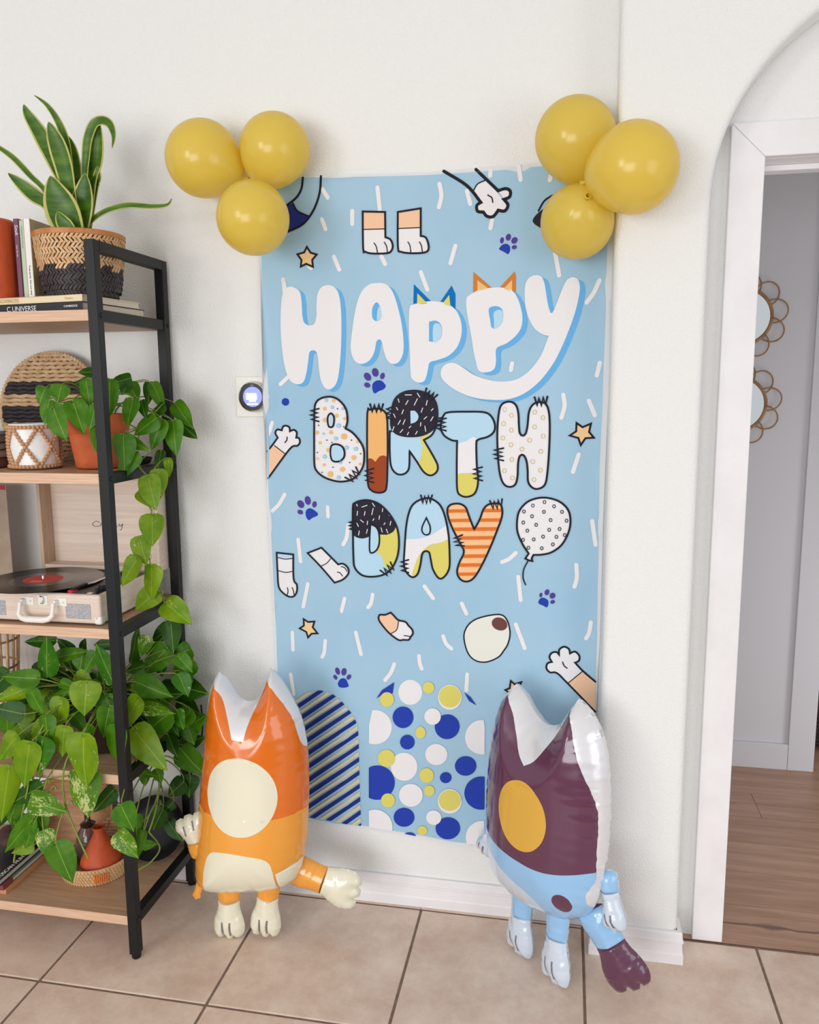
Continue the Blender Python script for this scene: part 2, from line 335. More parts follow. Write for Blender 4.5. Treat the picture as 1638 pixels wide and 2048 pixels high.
def mesh2d(polys, grid, bound, keep):
    # constrained triangulation of closed outlines plus a grid of inner points
    vs = []; es = []
    for p in polys:
        n = len(vs); vs += [Vector(q) for q in p]; es += [(n + i, n + (i + 1) % len(p)) for i in range(len(p))]
    if grid:
        xs = [v.x for v in bound]; ys = [v.y for v in bound]; bp = [tuple(v) for v in bound]
        y = math.ceil(min(ys) / grid) * grid; row = 0
        while y < max(ys):
            x = math.ceil(min(xs) / grid) * grid + (grid / 2 if row % 2 else 0)
            while x < max(xs):
                if inside(bp, x, y): vs.append(Vector((x, y)))
                x += grid
            y += grid; row += 1
    V, E_, Fc, *_ = delaunay_2d_cdt(vs, es, [], 0, 1e-4)
    fs = []
    for f in Fc:
        cx = sum(V[i].x for i in f) / len(f); cy = sum(V[i].y for i in f) / len(f)
        k = keep(cx, cy)
        if k is not None: fs.append((tuple(f), k))
    return V, fs
def text(name, body, loc, rot, size, m, parent, align='LEFT', shear=0, sx=1):
    c = bpy.data.curves.new(name, 'FONT'); c.body = body; c.size = size; c.extrude = .0002; c.align_x = align; c.shear = shear
    c.materials.append(m); o = bpy.data.objects.new(name, c); COL.objects.link(o); o.parent = parent
    bpy.context.view_layer.update(); me = bpy.data.meshes.new_from_object(o.evaluated_get(bpy.context.evaluated_depsgraph_get())); me.name = name
    bpy.data.objects.remove(o); bpy.data.curves.remove(c); o = bpy.data.objects.new(name, me); COL.objects.link(o); o.parent = parent
    o.location = Vector(loc) - root_loc(parent); o.rotation_euler = rot; o.scale = (sx, 1, 1); return o

# ------------------------------------------------------------------ room shell
PX, PY, AX0, AX1, ASP, AB = .478, -.114, .685, 1.805, 1.88, .495
DX0, DX1, DZ = .8143, 1.585, 1.9935
m = MB(); m.prism([(-4.5, -.003), (DX0, -.003), (DX0, DZ), (DX1, DZ), (DX1, -.003), (3.2, -.003), (3.2, 2.8), (-4.5, 2.8)], lambda p: (p[0], 0, p[1]), lambda p: (p[0], .13, p[1]))
struct(m.build('wall_back', WALL))
cx = (AX0 + AX1) / 2; hw = (AX1 - AX0) / 2
arch = [(PX, -.003), (AX0, -.003)] + [(cx - hw * math.cos(math.pi * k / 48), ASP + AB * math.sin(math.pi * k / 48)) for k in range(49)] + [(AX1, -.003), (3.2, -.003), (3.2, 2.8), (PX, 2.8)]
m = MB(); m.prism(arch, lambda p: (p[0], PY, p[1]), lambda p: (p[0], -.0005, p[1]))
struct(m.build('wall_arch', WALL, smooth=40, bevel=.016, bseg=5))
struct(MB().box(-4.5, 3.2, -5.2, .13, 2.8, 2.9).build('ceiling', CEIL))
floor = struct(MB().box(-4.5, 3.2, -5.2, -.02, -.03, -.0025).build('floor', GROUT))
T = .45; GX = -.4504; GY = -.0257
tm = MB(); g = .0032
tm.box(g, T - g, g - T, -g, -.02, 0)
tme = tm.data('tile', TILE)
for i in range(-4, 6):
    for j in range(0, 4):
        t = bpy.data.objects.new('tile', tme); COL.objects.link(t); t.parent = floor; t.location = (GX + T * i, GY - T * j, 0)
        b = t.modifiers.new('bevel', 'BEVEL'); b.width = .003; b.segments = 2; b.limit_method = 'ANGLE'
# strip of cut tile along the wall
for i in range(-4, 2):
    c = MB(); c.box(GX + T * i + g, GX + T * (i + 1) - g, GY + g, -.002, -.02, 0); c.build('cut_tile', TILE, floor)
# hall floor of planks
hall_floor = struct(MB().box(.3, 3.2, -.018, 3.4, -.03, -.003).build('floor_hall', M('plank_gap', (70, 50, 42), .9)))
pw = .1727
joints = [[.35, 1.72], [.62, 1.95], [.45, 1.85], [.38, 1.5], [1.068, 2.3], [.7, 1.34, 2.6], [.9, 2.0], [.5, 1.7], [1.1, 2.3], [.8, 1.9], [.6, 1.5], [1, 2.2], [.5, 1.8]]
for r_, js in enumerate(joints):
    xs = [.3] + js + [3.2]
    for a, b in zip(xs, xs[1:]):
        y0 = -.018 + pw * r_
        cxx = (a + b) / 2 if r_ else .868
        pm = MB().box(a + .0008, b - .0008, y0 + .0008, y0 + pw - .0008, -.02, 0)
        o = bpy.data.objects.new('plank', pm.data('plank', PLANKK if (r_ == 0 and a < .9 < b) else PLANK, None, (cxx, y0 + pw / 2, 0))); COL.objects.link(o); o.parent = hall_floor; o.location = (cxx, y0 + pw / 2, 0)
# hall walls
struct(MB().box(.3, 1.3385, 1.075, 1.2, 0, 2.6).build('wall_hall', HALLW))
tr = struct(MB().box(1.2445, 1.339, 1.062, 1.076, .0, 2.6).build('trim_1', HALLW, bevel=.002))
struct(MB().box(.3, 1.2435, 1.062, 1.076, .0, .104).build('trim_2', HALLW, bevel=.002))
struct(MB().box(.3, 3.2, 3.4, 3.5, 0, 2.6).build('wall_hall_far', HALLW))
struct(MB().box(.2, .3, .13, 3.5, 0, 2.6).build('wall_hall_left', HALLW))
struct(MB().box(.2, 3.2, .13, 3.5, 2.5, 2.6).build('ceiling_hall', CEIL))
# baseboards : moulded profile (depth, height)
BP = [(.0, .0), (.015, .0), (.015, .026), (.0125, .03), (.0125, .034), (.0115, .056), (.0145, .059), (.0145, .064), (.012, .066), (.0115, .083), (.009, .0865), (.0, .0865)]
def board(name, path):
    # path: list of (x,y, nx,ny) with outward normals already mitred
    m = MB(); n = len(BP); vs = []
    for x, y, nx, ny in path: vs += [(x + nx * d, y + ny * d, z) for d, z in BP]
    fs = []
    for i in range(len(path) - 1):
        for k in range(n): fs.append((i * n + k, (i + 1) * n + k, (i + 1) * n + (k + 1) % n, i * n + (k + 1) % n))
    fs += [tuple(reversed(range(n))), tuple(range((len(path) - 1) * n, len(path) * n))]
    m.add(vs, fs); return struct(m.build(name, TRIM))
board('baseboard_back', [(-4.5, 0, 0, -1), (PX, 0, 0, -1)])
board('baseboard_arch', [(PX, -.014, -1, 0), (PX, PY, -1, -1), (AX0, PY, 1, -1), (AX0, -.062, 1, 0)])
board('baseboard_right', [(AX1, -.062, -1, 0), (AX1, PY, -1, -1), (3.2, PY, 0, -1)])
# door : jamb lining, three casing boards, stop
d1 = struct(MB().box(DX0 - .0005, DX0 + .0004, .001, .129, 0, DZ).box(DX1 - .0004, DX1 + .0005, .001, .129, 0, DZ).box(DX0, DX1, .001, .129, DZ - .0004, DZ + .0005).build('door_1', TRIM, bevel=.0015))
CW = .0765; CT = -.0225; e = .0006
def casing(poly): MB().prism(poly, lambda p: (p[0], CT, p[1]), lambda p: (p[0], -.0008, p[1])).build('casing', TRIM, d1, bevel=.0025)
casing([(DX0 - CW, .001), (DX0, .001), (DX0, DZ - e), (DX0 - CW, DZ + CW - e)])
casing([(DX0 - CW, DZ + CW), (DX0, DZ), (DX1, DZ), (DX1 + CW, DZ + CW)])
casing([(DX1, .001), (DX1 + CW, .001), (DX1 + CW, DZ + CW - e), (DX1, DZ - e)])
MB().box(DX0 + .001, DX1 - .001, .06, .1, DZ - .014, DZ - .0006).build('door_stop', TRIM, d1, bevel=.002)

# ------------------------------------------------------------------ shelving unit
XS, XL, YF, YB, ZT, PT = -.6891, -1.70, -.3642, -.0152, 1.8128, .0252
SHELF = thing('shelving_unit', 'tall five tier shelving unit with black metal frame and oak boards at left wall', 'shelf', (XS, YF, 0))
for x1 in (XS, XL + PT):
    for y0 in (YF, YB - PT):
        MB().box(x1 - PT, x1, y0, y0 + PT, .014, ZT).build('post', BLACKMETAL, SHELF, bevel=.0015)
        MB().lathe([(.0001, 0), (.0105, 0), (.0125, .003), (.0125, .014), (.0001, .014)], (x1 - PT / 2, y0 + PT / 2, .0005), 16).build('foot_cap', BLACKPL, SHELF, smooth=40)
    MB().box(x1 - PT, x1, YF + PT, YB - PT, ZT - PT, ZT).build('top_rail', BLACKMETAL, SHELF, bevel=.0015)
SZ = [1.6566, 1.2746, .8913, .5106, .1212]
for z in SZ:
    for x1 in (XS, XL + PT):
        MB().box(x1 - PT, x1 - .001, YF + PT, YB - PT, z - .026, z + .0005).build('side_rail', BLACKMETAL, SHELF, bevel=.0015)
    m = MB()
    m.box(XL + PT + .001, XS - PT - .001, YF + .003, YB - .002, z - .0255, z); fb = m.build('shelf_board', [OAK, OAKEDGE], SHELF, bevel=.0008)
    for p in fb.data.polygons:
        if p.normal.y < -.9: p.material_index = 1
    for y in (YF + PT * .62, YB - PT * .4):
        MB().lathe([(.0001, .004), (.0042, .0035), (.006, .001), (.006, 0)], (XS - .0005, y, z - .013), 14, axis=(1, 0, 0)).build('bolt', BLACKPL, SHELF, smooth=40)
    MB().box(XS - .006, XS + .0008, YB - PT - .006, YB - PT - .001, z - .027, z + .004).build('bracket', BLACKPL, SHELF)

# ------------------------------------------------------------------ banner
CREX = [v / 1e4 for v in [-2164,112,2599]]; CREZ = [v / 1e4 for v in [17162,14145,11156,8208,5003]]
def bump(x, z): return .027 * math.exp(-(((x + .437) / .045) ** 2 + ((z - 1.45) / .055) ** 2))   # the cloth rides over the dial
def sheet_y(x, z):
    d = .006
    for i, c in enumerate(CREX): d += (.0044 if i % 2 == 0 else -.0024) * math.exp(-math.sqrt((x - c) ** 2 + 1.2e-4) / .02) + .0035 * math.exp(-((x - c) / .06) ** 2) * (1 if i != 1 else .3)
    for i, c in enumerate(CREZ): d += (.0028 if i % 2 == 0 else -.0016) * math.exp(-math.sqrt((z - c) ** 2 + 1.1e-4) / .018)
    d += .0018 * math.sin(x * 9 + z * 2.3) + .0015 * math.sin(z * 6.1 - x * 4)
    d += bump(x, z)
    d += .02 * max(0, (.32 - z) / .12) * max(0, (x - .1) / .15) if z < .32 and x > .1 else 0
    return -max(.0035, d)
B0 = (0.0, 0, 1.1)
BANNER = thing('banner', 'tall pale blue printed birthday banner hung on the white wall', 'banner', (0, 0, .2))
def sheet_obj(name, mats, ops, parent, base=.0):
    # ops already sampled: list of (layer, mat index, V, faces)
    m = MB()
    for lay, mi, V, fs in ops:
        n = len(m.v); off = .00046 * lay + base
        m.v += [(v[0] + .42 * bump(v[0], v[1]), sheet_y(v[0], v[1]) - off, v[1]) for v in V]
        for f in fs:
            if sum(V[f[i - 1]][0] * V[f[i]][1] - V[f[i]][0] * V[f[i - 1]][1] for i in range(len(f))) < 0: f = tuple(reversed(f))
            m.f.append(tuple(i + n for i in f)); m.m.append(mi)
    return m.build(name, mats, parent, smooth=60)
def fill(pts, holes, clip, raw, grid=.012):
    o = [Vector(p[:2]) / 1e4 for p in pts] if raw else [v / 1e4 for v in spline(pts, True, 40)]
    polys = [o]; cl = None
    if clip: cl = [v / 1e4 for v in spline(clip, True, 40)]; polys.append(cl); clt = [tuple(v) for v in cl]
    hs = [[v / 1e4 for v in spline(h, True, 40)] for h in holes]; polys += hs
    ot = [tuple(v) for v in o]; ht = [[tuple(v) for v in h] for h in hs]
    V, F = mesh2d(polys, grid, o, lambda x, y: 0 if inside(ot, x, y) and (not cl or inside(clt, x, y)) and not any(inside(h, x, y) for h in ht) else None)
    return V, [f for f, k in F]
def ribbon(pts, w, closed, raw):
    P = [Vector(p[:2]) / 1e4 for p in pts] if raw else [v / 1e4 for v in spline(pts, bool(closed), 40)]
    if not closed or raw:      # cut long runs so the ribbon follows the cloth
        Q = []
        for a, b in zip(P, P[1:] + ([P[0]] if closed else [])):
            k = max(1, int((b - a).length / .012)); Q += [a + (b - a) * t / k for t in range(k)]
        P = Q if closed else Q + [P[-1]]
    n = len(P); hw = w / 2e4; V = []; F = []
    for i, p in enumerate(P):
        a = P[i - 1] if (closed or i) else p; b = P[(i + 1) % n] if (closed or i < n - 1) else p
        d1 = (p - a).normalized() if (p - a).length > 1e-9 else (b - p).normalized(); d2 = (b - p).normalized() if (b - p).length > 1e-9 else d1
        t = d1 + d2; t = t.normalized() if t.length > 1e-3 else d1
        nn = Vector((-t.y, t.x)); c = max(.45, nn.dot(Vector((-d1.y, d1.x))))
        V += [p + nn * hw / c, p - nn * hw / c]
    for i in range(n if closed else n - 1):
        j = (i + 1) % n; F.append((2 * i, 2 * i + 1, 2 * j + 1, 2 * j))
    if not closed:
        for e, q in ((0, P[1] - P[0]), (n - 1, P[-2] - P[-1])):
            q = -q.normalized(); s = Vector((-q.y, q.x)); k = len(V)
            V += [P[e] + (q * math.sin(a) + s * math.cos(a)) * hw for a in [math.pi * i / 6 for i in range(7)]]; F.append(tuple(range(k, k + 7)))
    return V, F
def pm(n):
    return M('print_' + n, PRINT[n], .75, spec=.15)
CLP = [(-4194,20226),(-2573,20114),(160,20074),(3064,20123),(3959,20107),(4758,20061),(4795,18002),(4790,14877),(4753,11858),(4753,8200),(4705,6161),(4703,4252),(3968,2731),(3023,2516),(1989,2410),(1291,2006),(794,1999),(-210,2108),(-936,2156),(-1789,2255),(-2565,2223),(-3394,2297),(-4143,2317),(-4218,4696),(-4228,7982),(-4314,11830),(-4351,14427),(-4264,18347)]
SKP = [(-4142,20149),(-2575,20065),(160,19990),(2033,19995),(3066,20031),(3961,20015),(4655,19987),(4653,18007),(4663,16401),(4646,14384),(4620,12624),(4656,9897),(4677,7019),(4632,5946),(4624,4246),(3913,2799),(3022,2605),(1989,2500),(1290,2097),(794,2090),(-209,2200),(-936,2233),(-1788,2317),(-2564,2286),(-3392,2360),(-4079,2386),(-4167,4852),(-4168,7984),(-4247,11692),(-4265,14023),(-4255,17063),(-4222,18345)]
V, F = fill(CLP, [], None, 1, .011)
sheet_obj('cloth', [CLOTH], [(0, 0, V, F)], BANNER)
V, F = fill(SKP, [], None, 1, .011)
sheet_obj('printed_ground', [M('print_ground', (168, 208, 233), .75, col2=(179, 214, 236), nscale=2.2, spec=.15, translucent=.12)], [(1, 0, V, F)], BANNER)
ART = [('printed_letter',[('f','midblue',[(-3264,17309),
(-3076,17191),
(-3028,16966),
(-3024,16758),
(-3014,16548),
(-2971,16383),
(-2845,16311),
(-2700,16347),
(-2632,16540),
(-2618,16837),
(-2570,17132),
(-2440,17290),
(-2251,17320),
(-2080,17236),
(-1990,17057),
(-1949,16731),
(-1943,16227),
(-1971,15629),
(-2029,15087),
(-2115,14785),
(-2277,14639),
(-2437,14680),
(-2544,14880),
(-2591,15184),
(-2610,15458),
(-2654,15625),
(-2749,15665),
(-2847,15612),
(-2884,15401),
(-2941,15097),
(-3028,14853),
(-3176,14778),
(-3369,14841),
(-3493,15041),
(-3580,15410),
(-3627,15958),
(-3626,16502),
(-3579,16981),
(-3491,17232),
(-3392,17304)],[],None,None,0),
('f','paper',[(-3384,17372),
(-3196,17253),
(-3148,17029),
(-3144,16820),
(-3134,16611),
(-3091,16445),
(-2964,16374),
(-2820,16409),
(-2751,16602),
(-2737,16899),
(-2688,17194),
(-2558,17353),
(-2369,17382),
(-2198,17298),
(-2107,17119),
(-2067,16793),
(-2062,16289),
(-2090,15691),
(-2149,15149),
(-2235,14846),
(-2398,14701),
(-2557,14742),
(-2665,14942),
(-2712,15247),
(-2731,15520),
(-2774,15687),
(-2869,15728),
(-2967,15675),
(-3005,15463),
(-3062,15159),
(-3149,14915),
(-3298,14840),
(-3491,14903),
(-3615,15104),
(-3701,15473),
(-3749,16021),
(-3747,16565),
(-3699,17044),
(-3611,17295),
(-3512,17367)],[],None,None,0)]),
('printed_letter',[('f','midblue',[(-1009,17335),
(-825,17324),
(-673,17232),
(-553,17040),
(-449,16717),
(-361,16335),
(-312,15952),
(-305,15657),
(-353,15450),
(-462,15303),
(-632,15281),
(-754,15396),
(-829,15606),
(-873,15814),
(-919,15904),
(-981,15905),
(-1028,15847),
(-1061,15669),
(-1126,15491),
(-1253,15343),
(-1442,15286),
(-1582,15347),
(-1674,15499),
(-1710,15739),
(-1662,16156),
(-1593,16569),
(-1509,16891),
(-1381,17151),
(-1194,17306)],[],None,None,0),
('f','paper',[(-1125,17403),
(-941,17391),
(-789,17300),
(-668,17107),
(-565,16784),
(-476,16402),
(-428,16019),
(-421,15724),
(-469,15517),
(-578,15370),
(-749,15349),
(-871,15463),
(-946,15673),
(-990,15882),
(-1036,15971),
(-1098,15973),
(-1145,15914),
(-1179,15736),
(-1244,15558),
(-1371,15411),
(-1560,15353),
(-1700,15415),
(-1792,15566),
(-1829,15807),
(-1780,16223),
(-1710,16637),
(-1626,16958),
(-1498,17219),
(-1310,17374)],[],None,None,0),
('f','midblue',[(-1131,16922),
(-1055,16855),
(-1011,16708),
(-1007,16532),
(-1060,16459),
(-1153,16447),
(-1230,16507),
(-1250,16626),
(-1226,16801)],[],None,None,0),
('f','sky',[(-1049,16820),
(-1011,16693),
(-1004,16531),
(-1060,16456),
(-1119,16452),
(-1117,16578),
(-1097,16725)],[],None,None,0)]),
('printed_ear',[('f','deepblue',[(-144,17347,1),
(345,16862,1),
(-159,16841,1)],[],None,None,1),
('f','yellow',[(-51,17119,1),
(195,16866,1),
(-62,16853,1)],[],None,None,1)]),
('printed_ear',[('f','deepblue',[(832,17284,1),
(932,17075,1),
(930,16692,1),
(525,16865,1)],[],None,None,1),
('f','yellow',[(771,17051,1),
(807,16754,1),
(602,16849,1)],[],None,None,1)]),
('printed_letter',[('f','midblue',[(-136,16681),
(-60,16767),
(122,16807),
(325,16839),
(541,16841),
(816,16780),
(1030,16642),
(1153,16447),
(1214,16209),
(1199,15941),
(1093,15673),
(878,15467),
(600,15365),
(428,15322),
(367,15263),
(344,15141),
(303,14959),
(235,14821),
(82,14793),
(-71,14884),
(-116,15062),
(-134,15596),
(-155,16185)],[],None,None,0),
('f','paper',[(-260,16747),
(-183,16833),
(-2,16873),
(202,16905),
(418,16906),
(694,16846),
(908,16707),
(1031,16512),
(1092,16274),
(1077,16006),
(971,15738),
(755,15532),
(476,15430),
(304,15388),
(242,15329),
(220,15206),
(178,15024),
(110,14886),
(-43,14858),
(-196,14949),
(-241,15127),
(-259,15662),
(-279,16251)],[],None,None,0),
('f','midblue',[(249,16396,1),
(416,16422),
(540,16345),
(586,16195),
(570,16016),
(477,15912),
(322,15891),
(247,15902,1)],[],None,None,0),
('f','sky',[(363,16304),
(509,16340),
(583,16195),
(570,16016),
(477,15912),
(359,15893)],[],None,None,0)]),
('printed_ear',[('f','rust',[(1385,17602,1),
(1874,17180,1),
(1379,17063,1)],[],None,None,1),
('f','tan',[(1489,17395,1),
(1784,17168,1),
(1490,17133,1)],[],None,None,1)]),
('printed_ear',[('f','rust',[(2421,17568,1),
(2460,17466,1),
(2466,16988,1),
(2039,17175,1)],[],None,None,1),
('f','tan',[(2364,17368,1),
(2367,17064,1),
(2158,17163,1)],[],None,None,1)]),
('printed_letter',[('f','midblue',[(1340,16876),
(1400,16948),
(1611,17059),
(1851,17110),
(2149,17125),
(2388,17080),
(2537,16989),
(2658,16783),
(2736,16519),
(2760,16285),
(2713,16081),
(2581,15907),
(2374,15748),
(2164,15663),
(2104,15604),
(2096,15500),
(2107,15321),
(2079,15142),
(1988,15053),
(1837,15025),
(1715,15041),
(1638,15117),
(1591,15298),
(1529,15568),
(1466,15957),
(1388,16344),
(1341,16641)],[],None,None,0),
('f','paper',[(1212,16950),
(1273,17022),
(1484,17133),
(1724,17184),
(2024,17198),
(2262,17154),
(2412,17062),
(2533,16856),
(2611,16592),
(2634,16358),
(2587,16153),
(2455,15980),
(2247,15821),
(2037,15736),
(1977,15677),
(1969,15574),
(1979,15395),
(1951,15216),
(1860,15127),
(1708,15098),
(1586,15115),
(1509,15191),
(1462,15372),
(1400,15642),
(1337,16031),
(1260,16418),
(1213,16715)],[],None,None,0),
('f','midblue',[(1779,16656),
(1848,16728),
(1998,16739),
(2118,16662),
(2150,16515),
(2121,16340),
(2032,16224),
(1912,16188),
(1852,16228),
(1820,16405)],[],None,None,0),
('f','sky',[(1909,16580),
(2029,16650),
(2140,16603),
(2150,16486),
(2116,16325),
(2017,16215),
(1927,16194),
(1917,16374)],[],None,None,0)]),
('printed_letter',[('f','midblue',[(2838,17217),
(2953,17358),
(3099,17396),
(3216,17349),
(3292,17204),
(3341,16943),
(3389,16682),
(3452,16478,1),
(3496,16472,1),
(3552,16563),
(3635,16791),
(3745,17075),
(3842,17258),
(3970,17317),
(4086,17279),
(4147,17149),
(4152,16949),
(4075,16550),
(3940,16120),
(3747,15628),
(3521,15191),
(3203,14779),
(2819,14483),
(2429,14349),
(2004,14336),
(1544,14399),
(1143,14553),
(864,14738),
(708,14921),
(702,15104),
(786,15224),
(925,15282),
(1079,15265),
(1264,15158),
(1541,14974),
(1878,14850),
(2242,14796),
(2574,14829),
(2842,14961),
(3077,15196),
(3250,15460),
(3363,15752),
(3419,15912,1),
(3271,15958),
(3092,16079),
(2940,16316),
(2847,16609),
(2812,16958)],[],None,None,0),
('f','paper',[(2705,17285),
(2820,17425),
(2966,17463),
(3084,17417),
(3159,17271),
(3208,17011),
(3256,16749),
(3319,16545,1),
(3363,16538,1),
(3419,16630),
(3503,16858),
(3613,17142),
(3710,17325),
(3839,17384),
(3955,17346),
(4016,17216),
(4020,17016),
(3943,16616),
(3808,16186),
(3614,15695),
(3387,15257),
(3068,14846),
(2683,14550),
(2292,14416),
(1866,14403),
(1405,14466),
(1003,14621),
(724,14806),
(569,14990),
(563,15172),
(647,15292),
(786,15351),
(941,15333),
(1126,15226),
(1403,15042),
(1740,14918),
(2105,14863),
(2438,14896),
(2706,15028),
(2942,15263),
(3116,15526),
(3229,15819),
(3285,15978,1),
(3137,16025),
(2958,16146),
(2806,16383),
(2713,16676),
(2679,17026)],[],None,None,0)]),
('printed_letter',[('f','paper',[(-2861,14176),
(-2808,14360),
(-2660,14467),
(-2434,14506),
(-2243,14465),
(-2086,14342),
(-1977,14173),
(-1940,13958),
(-1952,13804),
(-1997,13666,1),
(-1813,13558),
(-1625,13343),
(-1517,13127),
(-1505,12879),
(-1541,12660),
(-1673,12440),
(-1868,12296),
(-2128,12246),
(-2387,12274),
(-2646,12365),
(-2839,12521),
(-2899,12709),
(-2892,13243),
(-2880,13711)],[],None,None,0),
('f','tan',[(-2512,14190),
(-2530,14151),
(-2571,14135),
(-2612,14151),
(-2628,14190),
(-2610,14229),
(-2569,14246),
(-2528,14229)],[],[(-2861,14176),
(-2808,14360),
(-2660,14467),
(-2434,14506),
(-2243,14465),
(-2086,14342),
(-1977,14173),
(-1940,13958),
(-1952,13804),
(-1997,13666,1),
(-1813,13558),
(-1625,13343),
(-1517,13127),
(-1505,12879),
(-1541,12660),
(-1673,12440),
(-1868,12296),
(-2128,12246),
(-2387,12274),
(-2646,12365),
(-2839,12521),
(-2899,12709),
(-2892,13243),
(-2880,13711)],None,0),
('f','tan',[(-2179,14005),
(-2197,13966),
(-2238,13949),
(-2278,13966),
(-2294,14005),
(-2277,14044),
(-2235,14060),
(-2195,14044)],[],[(-2861,14176),
(-2808,14360),
(-2660,14467),
(-2434,14506),
(-2243,14465),
(-2086,14342),
(-1977,14173),
(-1940,13958),
(-1952,13804),
(-1997,13666,1),
(-1813,13558),
(-1625,13343),
(-1517,13127),
(-1505,12879),
(-1541,12660),
(-1673,12440),
(-1868,12296),
(-2128,12246),
(-2387,12274),
(-2646,12365),
(-2839,12521),
(-2899,12709),
(-2892,13243),
(-2880,13711)],None,0),
('f','tan',[(-2513,13888),
(-2533,13844),
(-2579,13826),
(-2624,13844),
(-2642,13888),
(-2622,13931),
(-2576,13950),
(-2531,13931)],[],[(-2861,14176),
(-2808,14360),
(-2660,14467),
(-2434,14506),
(-2243,14465),
(-2086,14342),
(-1977,14173),
(-1940,13958),
(-1952,13804),
(-1997,13666,1),
(-1813,13558),
(-1625,13343),
(-1517,13127),
(-1505,12879),
(-1541,12660),
(-1673,12440),
(-1868,12296),
(-2128,12246),
(-2387,12274),
(-2646,12365),
(-2839,12521),
(-2899,12709),
(-2892,13243),
(-2880,13711)],None,0),
('f','tan',[(-2343,13563),
(-2361,13523),
(-2402,13507),
(-2443,13523),
(-2459,13563),
(-2441,13602),
(-2400,13619),
(-2359,13602)],[],[(-2861,14176),
(-2808,14360),
(-2660,14467),
(-2434,14506),
(-2243,14465),
(-2086,14342),
(-1977,14173),
(-1940,13958),
(-1952,13804),
(-1997,13666,1),
(-1813,13558),
(-1625,13343),
(-1517,13127),
(-1505,12879),
(-1541,12660),
(-1673,12440),
(-1868,12296),
(-2128,12246),
(-2387,12274),
(-2646,12365),
(-2839,12521),
(-2899,12709),
(-2892,13243),
(-2880,13711)],None,0),
('f','tan',[(-1953,13456),
(-1979,13396),
(-2041,13372),
(-2102,13396),
(-2126,13455),
(-2099,13514),
(-2038,13539),
(-1977,13515)],[],[(-2861,14176),
(-2808,14360),
(-2660,14467),
(-2434,14506),
(-2243,14465),
(-2086,14342),
(-1977,14173),
(-1940,13958),
(-1952,13804),
(-1997,13666,1),
(-1813,13558),
(-1625,13343),
(-1517,13127),
(-1505,12879),
(-1541,12660),
(-1673,12440),
(-1868,12296),
(-2128,12246),
(-2387,12274),
(-2646,12365),
(-2839,12521),
(-2899,12709),
(-2892,13243),
(-2880,13711)],None,0),
('f','tan',[(-2676,13282),
(-2690,13251),
(-2723,13238),
(-2755,13250),
(-2767,13281),
(-2753,13312),
(-2721,13325),
(-2689,13312)],[],[(-2861,14176),
(-2808,14360),
(-2660,14467),
(-2434,14506),
(-2243,14465),
(-2086,14342),
(-1977,14173),
(-1940,13958),
(-1952,13804),
(-1997,13666,1),
(-1813,13558),
(-1625,13343),
(-1517,13127),
(-1505,12879),
(-1541,12660),
(-1673,12440),
(-1868,12296),
(-2128,12246),
(-2387,12274),
(-2646,12365),
(-2839,12521),
(-2899,12709),
(-2892,13243),
(-2880,13711)],None,0),
('f','tan',[(-2441,13089),
(-2459,13050),
(-2500,13033),
(-2541,13049),
(-2557,13089),
(-2539,13129),
(-2498,13145),
(-2457,13129)],[],[(-2861,14176),
(-2808,14360),
(-2660,14467),
(-2434,14506),
(-2243,14465),
(-2086,14342),
(-1977,14173),
(-1940,13958),
(-1952,13804),
(-1997,13666,1),
(-1813,13558),
(-1625,13343),
(-1517,13127),
(-1505,12879),
(-1541,12660),
(-1673,12440),
(-1868,12296),
(-2128,12246),
(-2387,12274),
(-2646,12365),
(-2839,12521),
(-2899,12709),
(-2892,13243),
(-2880,13711)],None,0),
('f','tan',[(-1629,13318),
(-1643,13287),
(-1674,13274),
(-1706,13287),
(-1718,13317),
(-1705,13348),
(-1673,13361),
(-1642,13348)],[],[(-2861,14176),
(-2808,14360),
(-2660,14467),
(-2434,14506),
(-2243,14465),
(-2086,14342),
(-1977,14173),
(-1940,13958),
(-1952,13804),
(-1997,13666,1),
(-1813,13558),
(-1625,13343),
(-1517,13127),
(-1505,12879),
(-1541,12660),
(-1673,12440),
(-1868,12296),
(-2128,12246),
(-2387,12274),
(-2646,12365),
(-2839,12521),
(-2899,12709),
(-2892,13243),
(-2880,13711)],None,0),
('f','tan',[(-1716,12892),
(-1738,12844),
(-1788,12823),
(-1838,12843),
(-1857,12891),
(-1836,12940),
(-1786,12960),
(-1736,12941)],[],[(-2861,14176),
(-2808,14360),
(-2660,14467),
(-2434,14506),
(-2243,14465),
(-2086,14342),
(-1977,14173),
(-1940,13958),
(-1952,13804),
(-1997,13666,1),
(-1813,13558),
(-1625,13343),
(-1517,13127),
(-1505,12879),
(-1541,12660),
(-1673,12440),
(-1868,12296),
(-2128,12246),
(-2387,12274),
(-2646,12365),
(-2839,12521),
(-2899,12709),
(-2892,13243),
(-2880,13711)],None,0),
('f','tan',[(-2580,12687),
(-2593,12658),
(-2623,12646),
(-2653,12658),
(-2665,12686),
(-2651,12715),
(-2621,12728),
(-2591,12716)],[],[(-2861,14176),
(-2808,14360),
(-2660,14467),
(-2434,14506),
(-2243,14465),
(-2086,14342),
(-1977,14173),
(-1940,13958),
(-1952,13804),
(-1997,13666,1),
(-1813,13558),
(-1625,13343),
(-1517,13127),
(-1505,12879),
(-1541,12660),
(-1673,12440),
(-1868,12296),
(-2128,12246),
(-2387,12274),
(-2646,12365),
(-2839,12521),
(-2899,12709),
(-2892,13243),
(-2880,13711)],None,0),
('f','tan',[(-2028,12577),
(-2049,12528),
(-2100,12507),
(-2150,12527),
(-2170,12575),
(-2148,12624),
(-2097,12645),
(-2047,12625)],[],[(-2861,14176),
(-2808,14360),
(-2660,14467),
(-2434,14506),
(-2243,14465),
(-2086,14342),
(-1977,14173),
